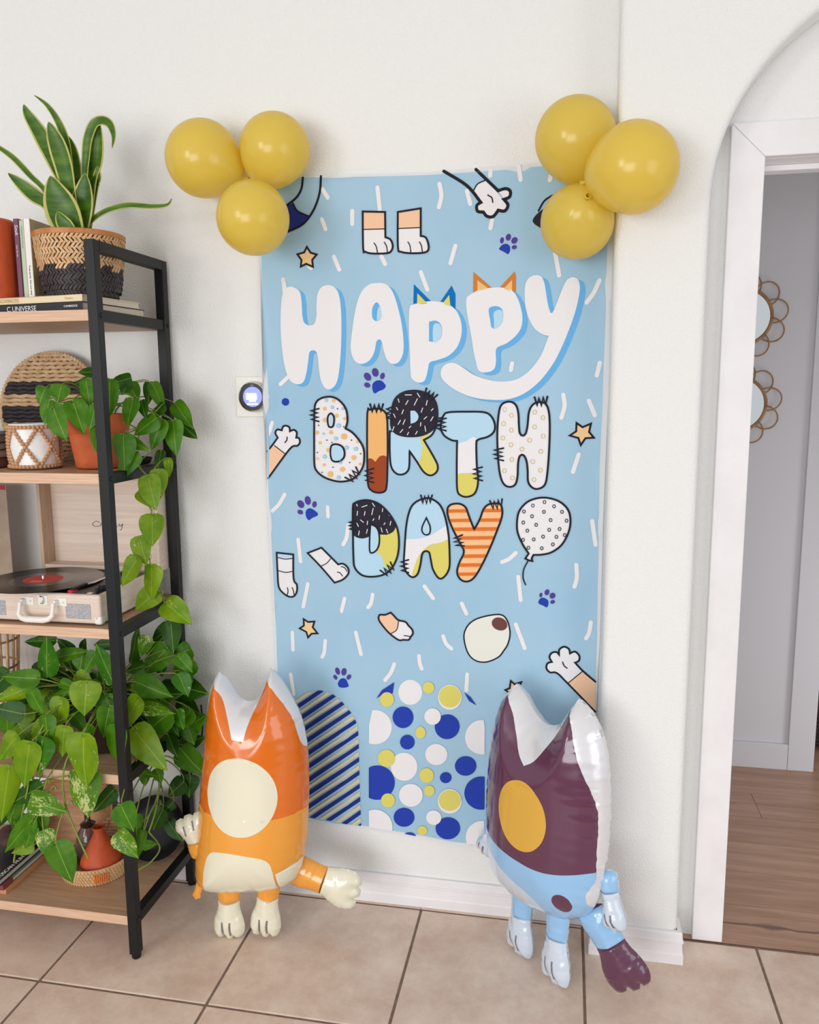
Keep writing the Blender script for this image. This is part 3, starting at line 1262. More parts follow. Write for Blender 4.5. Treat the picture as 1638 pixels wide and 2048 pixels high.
(-1940,13958),
(-1952,13804),
(-1997,13666,1),
(-1813,13558),
(-1625,13343),
(-1517,13127),
(-1505,12879),
(-1541,12660),
(-1673,12440),
(-1868,12296),
(-2128,12246),
(-2387,12274),
(-2646,12365),
(-2839,12521),
(-2899,12709),
(-2892,13243),
(-2880,13711)],None,0),
('f','tan',[(-1578,12722),
(-1591,12693),
(-1621,12681),
(-1650,12693),
(-1661,12721),
(-1649,12750),
(-1619,12762),
(-1590,12751)],[],[(-2861,14176),
(-2808,14360),
(-2660,14467),
(-2434,14506),
(-2243,14465),
(-2086,14342),
(-1977,14173),
(-1940,13958),
(-1952,13804),
(-1997,13666,1),
(-1813,13558),
(-1625,13343),
(-1517,13127),
(-1505,12879),
(-1541,12660),
(-1673,12440),
(-1868,12296),
(-2128,12246),
(-2387,12274),
(-2646,12365),
(-2839,12521),
(-2899,12709),
(-2892,13243),
(-2880,13711)],None,0),
('f','tan',[(-2361,12438),
(-2388,12377),
(-2451,12352),
(-2512,12376),
(-2537,12436),
(-2510,12496),
(-2447,12522),
(-2385,12498)],[],[(-2861,14176),
(-2808,14360),
(-2660,14467),
(-2434,14506),
(-2243,14465),
(-2086,14342),
(-1977,14173),
(-1940,13958),
(-1952,13804),
(-1997,13666,1),
(-1813,13558),
(-1625,13343),
(-1517,13127),
(-1505,12879),
(-1541,12660),
(-1673,12440),
(-1868,12296),
(-2128,12246),
(-2387,12274),
(-2646,12365),
(-2839,12521),
(-2899,12709),
(-2892,13243),
(-2880,13711)],None,0),
('f','tan',[(-2751,13556),
(-2768,13518),
(-2807,13503),
(-2846,13518),
(-2861,13555),
(-2844,13593),
(-2805,13608),
(-2766,13593)],[],[(-2861,14176),
(-2808,14360),
(-2660,14467),
(-2434,14506),
(-2243,14465),
(-2086,14342),
(-1977,14173),
(-1940,13958),
(-1952,13804),
(-1997,13666,1),
(-1813,13558),
(-1625,13343),
(-1517,13127),
(-1505,12879),
(-1541,12660),
(-1673,12440),
(-1868,12296),
(-2128,12246),
(-2387,12274),
(-2646,12365),
(-2839,12521),
(-2899,12709),
(-2892,13243),
(-2880,13711)],None,0),
('f','tan',[(-1969,13928),
(-1983,13897),
(-2015,13885),
(-2046,13897),
(-2059,13928),
(-2045,13958),
(-2013,13971),
(-1982,13958)],[],[(-2861,14176),
(-2808,14360),
(-2660,14467),
(-2434,14506),
(-2243,14465),
(-2086,14342),
(-1977,14173),
(-1940,13958),
(-1952,13804),
(-1997,13666,1),
(-1813,13558),
(-1625,13343),
(-1517,13127),
(-1505,12879),
(-1541,12660),
(-1673,12440),
(-1868,12296),
(-2128,12246),
(-2387,12274),
(-2646,12365),
(-2839,12521),
(-2899,12709),
(-2892,13243),
(-2880,13711)],None,0),
('f','tan',[(-2266,14404),
(-2281,14372),
(-2316,14358),
(-2349,14372),
(-2363,14404),
(-2348,14437),
(-2314,14450),
(-2280,14437)],[],[(-2861,14176),
(-2808,14360),
(-2660,14467),
(-2434,14506),
(-2243,14465),
(-2086,14342),
(-1977,14173),
(-1940,13958),
(-1952,13804),
(-1997,13666,1),
(-1813,13558),
(-1625,13343),
(-1517,13127),
(-1505,12879),
(-1541,12660),
(-1673,12440),
(-1868,12296),
(-2128,12246),
(-2387,12274),
(-2646,12365),
(-2839,12521),
(-2899,12709),
(-2892,13243),
(-2880,13711)],None,0),
('f','peach',[(-2762,12852),
(-2776,12821),
(-2808,12808),
(-2840,12820),
(-2853,12851),
(-2839,12883),
(-2806,12896),
(-2774,12883)],[],None,None,0),
('f','midsky',[(-2468,14414),
(-2483,14382),
(-2518,14368),
(-2551,14382),
(-2565,14415),
(-2550,14447),
(-2516,14460),
(-2482,14447)],[],None,None,0),
('f','sky',[(-2487,14414),
(-2496,14394),
(-2517,14386),
(-2538,14394),
(-2546,14415),
(-2537,14435),
(-2516,14443),
(-2495,14434)],[],None,None,0),
('f','midsky',[(-2306,14229),
(-2320,14197),
(-2355,14183),
(-2388,14197),
(-2402,14230),
(-2387,14262),
(-2353,14276),
(-2319,14262)],[],None,None,0),
('f','sky',[(-2324,14229),
(-2333,14209),
(-2354,14201),
(-2375,14209),
(-2384,14230),
(-2374,14250),
(-2353,14258),
(-2332,14250)],[],None,None,0),
('f','midsky',[(-2025,14189),
(-2036,14163),
(-2064,14152),
(-2091,14163),
(-2101,14189),
(-2090,14215),
(-2062,14226),
(-2035,14215)],[],None,None,0),
('f','sky',[(-2039,14189),
(-2047,14173),
(-2064,14166),
(-2080,14173),
(-2087,14189),
(-2080,14205),
(-2063,14212),
(-2046,14205)],[],None,None,0),
('f','midsky',[(-2120,13743),
(-2140,13699),
(-2186,13681),
(-2231,13699),
(-2249,13743),
(-2229,13786),
(-2183,13804),
(-2138,13786)],[],None,None,0),
('f','sky',[(-2145,13743),
(-2157,13716),
(-2185,13704),
(-2213,13716),
(-2224,13743),
(-2212,13770),
(-2184,13781),
(-2156,13770)],[],None,None,0),
('f','midsky',[(-2579,13525),
(-2590,13501),
(-2616,13491),
(-2641,13501),
(-2651,13525),
(-2640,13549),
(-2614,13559),
(-2589,13549)],[],None,None,0),
('f','sky',[(-2593,13525),
(-2600,13510),
(-2616,13504),
(-2631,13510),
(-2637,13525),
(-2630,13540),
(-2615,13546),
(-2599,13540)],[],None,None,0),
('f','midsky',[(-2211,13402),
(-2228,13365),
(-2267,13349),
(-2305,13364),
(-2320,13402),
(-2304,13439),
(-2264,13455),
(-2226,13439)],[],None,None,0),
('f','sky',[(-2232,13402),
(-2242,13379),
(-2266,13369),
(-2290,13379),
(-2300,13402),
(-2289,13425),
(-2265,13435),
(-2241,13425)],[],None,None,0),
('f','midsky',[(-1917,13155),
(-1934,13115),
(-1976,13099),
(-2016,13115),
(-2032,13154),
(-2015,13194),
(-1973,13211),
(-1933,13195)],[],None,None,0),
('f','sky',[(-1939,13155),
(-1950,13130),
(-1975,13120),
(-2000,13130),
(-2010,13155),
(-1999,13179),
(-1974,13189),
(-1949,13179)],[],None,None,0),
('f','midsky',[(-1667,13126),
(-1685,13086),
(-1726,13069),
(-1766,13085),
(-1783,13125),
(-1765,13164),
(-1724,13181),
(-1684,13165)],[],None,None,0),
('f','sky',[(-1689,13125),
(-1700,13101),
(-1726,13091),
(-1751,13101),
(-1761,13125),
(-1750,13150),
(-1724,13160),
(-1699,13150)],[],None,None,0),
('f','midsky',[(-2535,12910),
(-2554,12870),
(-2595,12854),
(-2636,12870),
(-2653,12910),
(-2634,12950),
(-2593,12966),
(-2552,12950)],[],None,None,0),
('f','sky',[(-2558,12910),
(-2569,12885),
(-2595,12875),
(-2620,12885),
(-2630,12910),
(-2619,12935),
(-2593,12945),
(-2568,12935)],[],None,None,0),
('f','midsky',[(-2105,12764),
(-2119,12733),
(-2151,12720),
(-2183,12732),
(-2195,12763),
(-2181,12794),
(-2149,12807),
(-2117,12795)],[],None,None,0),
('f','sky',[(-2122,12764),
(-2130,12745),
(-2150,12736),
(-2170,12744),
(-2178,12763),
(-2169,12783),
(-2149,12791),
(-2130,12783)],[],None,None,0),
('f','midsky',[(-2152,12356),
(-2169,12318),
(-2208,12301),
(-2247,12316),
(-2262,12354),
(-2245,12392),
(-2206,12408),
(-2167,12393)],[],None,None,0),
('f','sky',[(-2173,12355),
(-2183,12332),
(-2208,12322),
(-2232,12331),
(-2241,12354),
(-2231,12378),
(-2206,12388),
(-2182,12379)],[],None,None,0),
('f','ink',[(-2188,14189),
(-2198,14173),
(-2217,14173),
(-2226,14189),
(-2216,14205),
(-2197,14205)],[],None,None,0),
('f','ink',[(-2733,13748),
(-2743,13732),
(-2762,13732),
(-2772,13748),
(-2762,13764),
(-2742,13764)],[],None,None,0),
('f','ink',[(-2021,13712),
(-2031,13696),
(-2051,13696),
(-2060,13712),
(-2050,13728),
(-2031,13728)],[],None,None,0),
('f','ink',[(-2506,13354),
(-2516,13338),
(-2535,13338),
(-2545,13354),
(-2535,13370),
(-2515,13370)],[],None,None,0),
('f','ink',[(-2362,13293),
(-2372,13276),
(-2391,13276),
(-2400,13292),
(-2390,13309),
(-2371,13309)],[],None,None,0),
('f','ink',[(-1820,13357),
(-1830,13341),
(-1849,13341),
(-1858,13357),
(-1848,13373),
(-1829,13373)],[],None,None,0),
('f','ink',[(-2784,13018),
(-2794,13002),
(-2813,13002),
(-2823,13018),
(-2812,13034),
(-2793,13034)],[],None,None,0),
('f','ink',[(-1580,12996),
(-1590,12980),
(-1609,12980),
(-1618,12996),
(-1609,13012),
(-1589,13012)],[],None,None,0),
('f','ink',[(-1879,12760),
(-1889,12744),
(-1908,12743),
(-1918,12760),
(-1908,12776),
(-1888,12776)],[],None,None,0),
('f','ink',[(-2344,12630),
(-2354,12614),
(-2373,12613),
(-2383,12630),
(-2373,12646),
(-2353,12646)],[],None,None,0),
('f','ink',[(-2663,12485),
(-2673,12468),
(-2693,12468),
(-2702,12484),
(-2692,12501),
(-2672,12501)],[],None,None,0),
('f','sky',[(-2396,14067),
(-2317,13989),
(-2311,13835),
(-2356,13712),
(-2452,13711),
(-2488,13835),
(-2478,13990)],[],None,None,0),
('s','ink',[(-2396,14067),
(-2317,13989),
(-2311,13835),
(-2356,13712),
(-2452,13711),
(-2488,13835),
(-2478,13990)],50,1,None,0),
('f','sky',[(-2237,13247),
(-2093,13185),
(-2032,13030),
(-2067,12874),
(-2214,12785),
(-2375,12808),
(-2427,12965),
(-2416,13152),
(-2366,13230)],[],None,None,0),
('s','ink',[(-2237,13247),
(-2093,13185),
(-2032,13030),
(-2067,12874),
(-2214,12785),
(-2375,12808),
(-2427,12965),
(-2416,13152),
(-2366,13230)],50,1,None,0),
('s','ink',[(-2861,14176),
(-2808,14360),
(-2660,14467),
(-2434,14506),
(-2243,14465),
(-2086,14342),
(-1977,14173),
(-1940,13958),
(-1952,13804),
(-1997,13666,1),
(-1813,13558),
(-1625,13343),
(-1517,13127),
(-1505,12879),
(-1541,12660),
(-1673,12440),
(-1868,12296),
(-2128,12246),
(-2387,12274),
(-2646,12365),
(-2839,12521),
(-2899,12709),
(-2892,13243),
(-2880,13711)],50,1,None,0),
('s','ink',[(-2738,14191,1),
(-2970,14135,1),
(-2772,14078,1),
(-2989,14021,1),
(-2759,13964,1),
(-2961,13907,1),
(-2746,13851,1)],44,0,None,1),
('s','ink',[(-2029,12360,1),
(-1830,12257,1),
(-1911,12433,1),
(-1722,12340,1),
(-1822,12536,1),
(-1644,12453,1),
(-1734,12639,1)],44,0,None,1)]),
('printed_letter',[('f','honey',[(-1407,14080),
(-1343,14156),
(-1200,14186),
(-1043,14171),
(-919,14079),
(-874,13896),
(-866,13254),
(-879,12636),
(-904,12169),
(-960,11996),
(-1136,11953),
(-1311,12006),
(-1414,12193),
(-1425,12941)],[],None,None,0),
('f','brick',[(-1420,12802),
(-1314,12865),
(-1204,12782,1),
(-1091,12922),
(-964,12951),
(-870,12899,1),
(-904,12169),
(-960,11996),
(-1136,11953),
(-1311,12006),
(-1414,12193)],[],None,None,0),
('s','ink',[(-1407,14080),
(-1343,14156),
(-1200,14186),
(-1043,14171),
(-919,14079),
(-874,13896),
(-866,13254),
(-879,12636),
(-904,12169),
(-960,11996),
(-1136,11953),
(-1311,12006),
(-1414,12193),
(-1425,12941)],50,1,None,0),
('s','ink',[(-1331,14305,1),
(-1275,14111,1),
(-1214,14279,1),
(-1158,14098,1),
(-1096,14292,1),
(-1040,14124,1),
(-979,14304,1)],50,0,None,1),
('s','ink',[(-1254,12601,1),
(-1483,12536,1),
(-1286,12476,1),
(-1500,12411,1),
(-1273,12351,1),
(-1472,12286,1),
(-1260,12227,1)],44,0,None,1)]),
('printed_letter',[('f','sky',[(-805,13591,1),
(-811,13070),
(-778,12668),
(-653,12484),
(-496,12448),
(-354,12518),
(-290,12673),
(-278,13073,1),
(-86,12799),
(99,12524),
(285,12434),
(440,12528),
(472,12681),
(379,12895),
(103,13366,1),
(320,13503),
(443,13745,1)],[],None,None,0),
('f','yellow',[(412,13685,1),
(103,13366,1),
(410,12834),
(472,12651),
(409,12497),
(285,12440),
(99,12530),
(-40,12722),
(33,12953),
(71,13198),
(10,13441),
(227,13563)],[],[(-805,13591,1),
(-811,13070),
(-778,12668),
(-653,12484),
(-496,12448),
(-354,12518),
(-290,12673),
(-278,13073,1),
(-86,12799),
(99,12524),
(285,12434),
(440,12528),
(472,12681),
(379,12895),
(103,13366,1),
(320,13503),
(443,13745,1)],None,0),
('s','ink',[(-805,13591,1),
(-811,13070),
(-778,12668),
(-653,12484),
(-496,12448),
(-354,12518),
(-290,12673),
(-278,13073,1),
(-86,12799),
(99,12524),
(285,12434),
(440,12528),
(472,12681),
(379,12895),
(103,13366,1),
(320,13503),
(443,13745,1)],50,1,None,0),
('f','charcoal',[(-779,13988),
(-745,14291),
(-633,14502),
(-415,14636),
(-137,14673),
(109,14632),
(323,14512),
(445,14346),
(490,14107),
(474,13866),
(382,13655),
(196,13518),
(-52,13447),
(-363,13440),
(-612,13500),
(-752,13622),
(-797,13805)],[],None,None,0),
('f','sky',[(-249,14123,1),
(-140,14129),
(-48,14032),
(-43,13926),
(-111,13836),
(-242,13790,1)],[],None,None,0),
('s','paper',[(-385,14540),
(-215,14539)],21,0,None,0),
('s','paper',[(-60,14583),
(1,14483)],21,0,None,0),
('s','paper',[(-572,14441),
(-548,14351)],21,0,None,0),
('s','paper',[(-308,14395),
(-371,14290)],21,0,None,0),
('s','paper',[(-61,14439),
(-145,14274)],21,0,None,0),
('s','paper',[(200,14392),
(169,14273)],21,0,None,0),
('s','paper',[(352,14182),
(306,14131)],21,0,None,0),
('s','paper',[(76,14198),
(39,14092)],21,0,None,0),
('s','paper',[(-621,14215),
(-590,14154)],21,0,None,0),
('s','paper',[(-434,14154),
(-476,14048)],21,0,None,0),
('s','paper',[(-700,14048),
(-654,13957)],21,0,None,0),
('s','paper',[(-515,13881),
(-578,13775)],21,0,None,0),
('s','paper',[(-390,13896),
(-447,13775)],21,0,None,0),
('s','paper',[(-688,13714),
(-730,13607)],21,0,None,0),
('s','paper',[(-454,13638),
(-524,13561)],21,0,None,0),
('s','paper',[(-299,13568),
(-331,13501)],21,0,None,0),
('s','paper',[(-66,13593),
(-113,13517)],21,0,None,0),
('s','paper',[(135,13730),
(156,13594)],21,0,None,0),
('s','paper',[(28,13821),
(18,13730)],21,0,None,0),
('s','paper',[(183,13972),
(112,13911)],21,0,None,0),
('s','paper',[(352,13971),
(290,13866)],21,0,None,0),
('s','paper',[(-236,13729),
(-283,13684)],21,0,None,0),
('s','ink',[(-720,14230,1),
(-885,14175,1),
(-743,14119,1),
(-897,14064,1),
(-734,14008,1),
(-877,13952,1),
(-724,13896,1)],44,0,None,1),
('s','ink',[(177,14705,1),
(127,14513,1),
(260,14628,1),
(217,14447,1),
(363,14583,1),
(327,14413,1),
(466,14539,1)],50,0,None,1),
('s','ink',[(592,13941,1),
(392,13919,1),
(551,13845,1),
(363,13821,1),
(549,13742,1),
(373,13716,1),
(546,13640,1)],50,0,None,1)]),
('printed_letter',[('f','sky',[(551,13670),
(567,13825),
(630,14010),
(755,14087),
(1253,14101),
(1684,14085),
(1869,13978),
(1963,13764),
(1934,13581),
(1781,13457),
(1565,13395),
(1488,13348,1),
(1483,13147),
(1501,12682),
(1534,12370),
(1510,12119),
(1417,11944),
(1229,11878),
(1071,11923),
(992,12048),
(975,12519),
(981,13346,1),
(849,13361),
(661,13469),
(567,13608)],[],None,None,0),
('f','paper',[(981,13175),
(1193,13331),
(1488,13395),
(1508,12526),
(982,12441)],[],[(551,13670),
(567,13825),
(630,14010),
(755,14087),
(1253,14101),
(1684,14085),
(1869,13978),
(1963,13764),
(1934,13581),
(1781,13457),
(1565,13395),
(1488,13348,1),
(1483,13147),
(1501,12682),
(1534,12370),
(1510,12119),
(1417,11944),
(1229,11878),
(1071,11923),
(992,12048),
(975,12519),
(981,13346,1),
(849,13361),
(661,13469),
(567,13608)],None,0),
('f','yellow',[(982,12441),
(1258,12507),
(1539,12464),
(1534,12213),
(1417,11944),
(1229,11878),
(1071,11923),
(986,12048)],[],[(551,13670),
(567,13825),
(630,14010),
(755,14087),
(1253,14101),
(1684,14085),
(1869,13978),
(1963,13764),
(1934,13581),
(1781,13457),
(1565,13395),
(1488,13348,1),
(1483,13147),
(1501,12682),
(1534,12370),
(1510,12119),
(1417,11944),
(1229,11878),
(1071,11923),
(992,12048),
(975,12519),
(981,13346,1),
(849,13361),
(661,13469),
(567,13608)],None,0),
('s','ink',[(551,13670),
(567,13825),
(630,14010),
(755,14087),
(1253,14101),
(1684,14085),
(1869,13978),
(1963,13764),
(1934,13581),
(1781,13457),
(1565,13395),
(1488,13348,1),
(1483,13147),
(1501,12682),
(1534,12370),
(1510,12119),
(1417,11944),
(1229,11878),
(1071,11923),
(992,12048),
(975,12519),
(981,13346,1),
(849,13361),
(661,13469),
(567,13608)],50,1,None,0),
('s','ink',[(692,13933,1),
(504,13879,1),
(667,13825,1),
(491,13771,1),
(680,13717,1),
(516,13662,1),
(692,13608,1)],44,0,None,1),
('s','ink',[(1641,12668,1),
(1419,12607,1),
(1612,12550,1),
(1405,12489,1),
(1627,12433,1),
(1435,12371,1),
(1643,12315,1)],44,0,None,1)]),
('printed_letter',[('f','paper',[(2053,14008),
(2111,14251),
(2232,14341),
(2384,14346),
(2506,14249),
(2563,14038),
(2579,13765),
(2606,13552),
(2682,13491),
(2757,13552),
(2799,13765),
(2825,14067),
(2898,14248),
(3046,14338),
(3226,14307),
(3318,14127),
(3355,13765),
(3351,13159),
(3317,12547),
(3262,12239),
(3112,12128),
(2960,12141),
(2836,12294),
(2816,12603),
(2782,12849),
(2704,12993),
(2613,12970),
(2570,12785),
(2559,12446),
(2500,12228),
(2347,12163),
(2192,12254),
(2097,12533),
(2046,12997),
(2026,13520)],[],None,None,0),
('s','mustard',[(2261,14153),
(2236,14104),
(2184,14104),
(2158,14154),
(2183,14203),
(2235,14203)],14,1,None,0),
('s','mustard',[(2439,14008),
(2414,13958),
(2362,13958),
(2336,14008),
(2361,14058),
(2413,14057)],14,1,None,0),
('s','mustard',[(2238,13795),
(2212,13745),
(2160,13745),
(2134,13795),
(2159,13845),
(2211,13845)],14,1,None,0),
('s','mustard',[(2437,13628),
(2412,13577),
(2360,13577),
(2334,13627),
(2359,13678),
(2411,13678)],14,1,None,0),
('s','mustard',[(2223,13428),
(2198,13378),
(2146,13378),
(2119,13428),
(2145,13478),
(2197,13479)],14,1,None,0),
('s','mustard',[(2433,13255),
(2407,13204),
(2355,13204),
(2329,13254),
(2354,13305),
(2406,13305)],14,1,None,0),
('s','mustard',[(2462,12877),
(2436,12826),
(2384,12825),
(2358,12876),
(2383,12927),
(2435,12927)],14,1,None,0),
('s','mustard',[(2272,12581),
(2246,12530),
(2194,12530),
(2167,12580),
(2193,12632),
(2245,12632)],14,1,None,0),
('s','mustard',[(2480,12398),
(2454,12347),
(2402,12346),
(2375,12397),
(2401,12448),
(2453,12449)],14,1,None,0),
('s','mustard',[(3026,14088),
(3001,14039),
(2950,14039),
(2924,14088),
(2949,14138),
(3000,14138)],14,1,None,0),
('s','mustard',[(3232,13946),
(3208,13897),
(3157,13897),
(3130,13946),
(3155,13996),
(3206,13996)],14,1,None,0),
('s','mustard',[(3026,13711),
(3001,13661),
(2950,13661),
(2924,13710),
(2949,13760),
(3000,13760)],14,1,None,0),
('s','mustard',[(3246,13478),
(3222,13428),
(3171,13428),
(3144,13477),
(3169,13527),
(3220,13528)],14,1,None,0),
('s','mustard',[(2908,13376),
(2883,13326),
(2831,13326),
(2805,13376),
(2830,13426),
(2881,13426)],14,1,None,0),
('s','mustard',[(2714,13146),
(2689,13095),
(2637,13095),
(2611,13145),
(2636,13196),
(2688,13196)],14,1,None,0),
('s','mustard',[(3193,13088),
(3168,13038),
(3117,13037),
(3090,13087),
(3115,13138),
(3166,13138)],14,1,None,0),
('s','mustard',[(2992,12829),
(2967,12779),
(2915,12778),
(2889,12828),
(2914,12879),
(2965,12880)],14,1,None,0),
('s','mustard',[(3192,12607),
(3167,12557),
(3116,12556),
(3089,12606),
(3114,12657),
(3165,12658)],14,1,None,0),
('s','mustard',[(3033,12359),
(3007,12308),
(2956,12307),
(2929,12358),
(2954,12409),
(3006,12409)],14,1,None,0),
('s','ink',[(2053,14008),
(2111,14251),
(2232,14341),
(2384,14346),
(2506,14249),
(2563,14038),
(2579,13765),
(2606,13552),
(2682,13491),
(2757,13552),
(2799,13765),
(2825,14067),
(2898,14248),
(3046,14338),
(3226,14307),
(3318,14127),
(3355,13765),
(3351,13159),
(3317,12547),
(3262,12239),
(3112,12128),
(2960,12141),
(2836,12294),
(2816,12603),
(2782,12849),
(2704,12993),
(2613,12970),
(2570,12785),
(2559,12446),
(2500,12228),
(2347,12163),
(2192,12254),
(2097,12533),
(2046,12997),
(2026,13520)],50,1,None,0),
('s','ink',[(2189,13167,1),
(1948,13112,1),
(2158,13059,1),
(1932,13004,1),
(2175,12952,1),
(1966,12896,1),
(2192,12844,1)],44,0,None,1),
('s','ink',[(2964,14461,1),
(3030,14261,1),
(3073,14438,1),
(3138,14252,1),
(3178,14456,1),
(3242,14283,1),
(3283,14474,1)],50,0,None,1)]),
('printed_letter',[('f','sky',[(-1834,11554),
(-1783,11666),
(-1620,11732),
(-1395,11746),
(-1140,11662),
(-918,11478),
(-730,11229),
(-621,10979),
(-583,10631),
(-628,10247),
(-776,9922),
(-1004,9720),
(-1329,9643),
(-1622,9681),
(-1815,9886),
(-1848,10208),
(-1846,10852)],[],None,None,0),
('f','yellow',[(-661,11073,1),
(-583,10631),
(-628,10247),
(-776,9922),
(-969,9931),
(-1062,10201),
(-1190,10326),
(-1123,10520),
(-1102,10840),
(-893,10861),
(-733,10945)],[],[(-1834,11554),
(-1783,11666),
(-1620,11732),
(-1395,11746),
(-1140,11662),
(-918,11478),
(-730,11229),
(-621,10979),
(-583,10631),
(-628,10247),
(-776,9922),
(-1004,9720),
(-1329,9643),
(-1622,9681),
(-1815,9886),
(-1848,10208),
(-1846,10852)],None,0),
('f','charcoal',[(-1834,11554),
(-1783,11666),
(-1620,11732),
(-1395,11746),
(-1140,11662),
(-918,11478),
(-730,11229),
(-655,11057,1),
(-733,10913),
(-894,10823),
(-1087,10818,1),
(-1409,10800,1),
(-1410,10752),
(-1573,10699),
(-1735,10720),
(-1844,10788,1)],[],None,None,0),
('s','paper',[(-1735,11635),
(-1713,11588)],21,0,None,0),
('s','paper',[(-1591,11559),
(-1445,11609)],21,0,None,0),
('s','paper',[(-1300,11669),
(-1237,11581)],21,0,None,0),
('s','paper',[(-1013,11554),
(-1030,11444)],21,0,None,0),
('s','paper',[(-1706,11445),
(-1724,11334)],21,0,None,0),
('s','paper',[(-1503,11440),
(-1524,11338)],21,0,None,0),
('s','paper',[(-1279,11527),
(-1320,11358)],21,0,None,0),
('s','paper',[(-856,11384),
(-831,11338)],21,0,None,0),
('s','paper',[(-1106,11331),
(-1120,11236)],21,0,None,0),
('s','paper',[(-1629,11209),
(-1549,11147)],21,0,None,0),
('s','paper',[(-1436,11181),
(-1447,11086)],21,0,None,0),
('s','paper',[(-1258,11249),
(-1290,11201)],21,0,None,0),
('s','paper',[(-1728,11117),
(-1690,11032)],21,0,None,0),
('s','paper',[(-954,11145),
(-987,11097)],21,0,None,0),
('s','paper',[(-794,11190),
(-821,11085)],21,0,None,0),
('s','paper',[(-1667,10905),
(-1694,10792)],21,0,None,0),
('s','paper',[(-1446,10958),
(-1473,10846)],21,0,None,0),
('s','paper',[(-1068,11006),
(-1037,10889)],21,0,None,0),
('s','paper',[(-924,10971),
(-884,10871)],21,0,None,0),
('f','sky',[(-1356,11094,1),
(-1212,11028),
(-1134,10871),
(-1128,10584),
(-1205,10389),
(-1336,10305),
(-1393,10368),
(-1388,10704)],[],None,None,0),
('s','ink',[(-1356,11094,1),
(-1212,11028),
(-1134,10871),
(-1128,10584),
(-1205,10389),
(-1336,10305),
(-1393,10368),
(-1388,10704)],45,1,None,0),
('s','ink',[(-1834,11554),
(-1783,11666),
(-1620,11732),
(-1395,11746),
(-1140,11662),
(-918,11478),
(-730,11229),
(-621,10979),
(-583,10631),
(-628,10247),
(-776,9922),
(-1004,9720),
(-1329,9643),
(-1622,9681),
(-1815,9886),
(-1848,10208),
(-1846,10852)],50,1,None,0),
('s','ink',[(-1772,11189,1),
(-1931,11140,1),
(-1795,11098,1),
(-1944,11050,1),
(-1786,11008,1),
(-1924,10959,1),
(-1777,10918,1)],50,0,None,1),
('s','ink',[(-1111,9828,1),
(-922,9693,1),
(-996,9884,1),
(-817,9760,1),
(-910,9974,1),
(-741,9862,1),
(-824,10064,1)],44,0,None,1)]),
('printed_letter',[('f','sky',[(158,11827),
(-125,11714),
(-284,11491),
(-382,11048),
(-435,10413),
(-454,10029),
(-392,9806),
(-233,9668),
(-89,9753),
(-8,10011),
(41,10300),
(120,10391),
(230,10370),
(277,10180),
(339,9897),
(496,9663),
(642,9711),
(774,9950),
(784,10350),
(758,10846),
(676,11304),
(545,11629),
(350,11790)],[],None,None,0),
('f','paper',[(-442,10682),
(-67,10727),
(280,10831),
(643,11073),
(780,11141),
(780,10438),
(412,10604),
(179,10516),
(47,10361),
(-103,10137),
(-216,9637),
(-492,9710),
(-486,10400)],[],[(158,11827),
(-125,11714),
(-284,11491),
(-382,11048),
(-435,10413),
(-454,10029),
(-392,9806),
(-233,9668),
(-89,9753),
(-8,10011),
(41,10300),
(120,10391),
(230,10370),
(277,10180),
(339,9897),
(496,9663),
(642,9711),
(774,9950),
(784,10350),
(758,10846),
(676,11304),
(545,11629),
(350,11790)],None,0),
('f','yellow',[(793,10665),
(591,10650),
(412,10604),
(179,10516),
(7,10333),
(-117,10109),
(-230,9650),
(44,9619),
(522,9609),
(820,9757)],[],[(158,11827),
(-125,11714),
(-284,11491),
(-382,11048),
(-435,10413),
(-454,10029),
(-392,9806),
(-233,9668),
(-89,9753),
(-8,10011),
(41,10300),
(120,10391),
(230,10370),
(277,10180),
(339,9897),
(496,9663),
(642,9711),
(774,9950),
(784,10350),
(758,10846),
(676,11304),
(545,11629),
(350,11790)],None,0),
('f','sky',[(166,11300,1),
(266,11064),
(247,10882),
(155,10839),
(66,10894),
(50,11043)],[],None,None,0),
('s','ink',[(166,11300,1),
(266,11064),
(247,10882),
(155,10839),
(66,10894),
(50,11043)],40,1,None,0),
('s','ink',[(158,11827),
(-125,11714),
(-284,11491),
(-382,11048),
(-435,10413),
(-454,10029),
(-392,9806),
(-233,9668),
(-89,9753),
(-8,10011),
(41,10300),
(120,10391),
(230,10370),
(277,10180),
(339,9897),
(496,9663),
(642,9711),
(774,9950),
(784,10350),
(758,10846),
(676,11304),
(545,11629),
(350,11790)],50,1,None,0),
('s','ink',[(18,11905,1),
(67,11696,1),
(119,11879,1),
(169,11684,1),
(220,11895,1),
(270,11714,1),
(321,11911,1)],44,0,None,1),
('s','ink',[(-328,10145,1),
(-533,10079,1),
(-356,10027,1),
(-547,9961,1),
(-344,9910,1),
(-521,9845,1),
(-331,9793,1)],44,0,None,1)]),
('printed_letter',[('f','apricot',[(725,11502),
(758,11617),
(872,11684),
(1067,11688),
(1213,11594),
(1294,11384),
(1441,11011,1),
(1585,11292),
(1680,11554),
(1807,11686),
(1999,11722),
(2126,11693),
(2175,11532),
(2155,11338),
(2068,11076),
(1880,10581),
(1657,10080),
(1464,9741),
(1301,9608),
(1137,9612),
(1021,9725),
(988,9891),
(1054,10126),
(1151,10328),
(1161,10461),
(1102,10558),
(1003,10753),
(872,11013),
(758,11306)],[],None,None,0),
('f','orange',[(644,11533,1),
(2254,11586,1),
(2255,11495,1),
(644,11441,1)],[],[(725,11502),
(758,11617),
(872,11684),
(1067,11688),
(1213,11594),
(1294,11384),
(1441,11011,1),
(1585,11292),
(1680,11554),
(1807,11686),
(1999,11722),
(2126,11693),
(2175,11532),
(2155,11338),
(2068,11076),
(1880,10581),
(1657,10080),
(1464,9741),
(1301,9608),
(1137,9612),
(1021,9725),
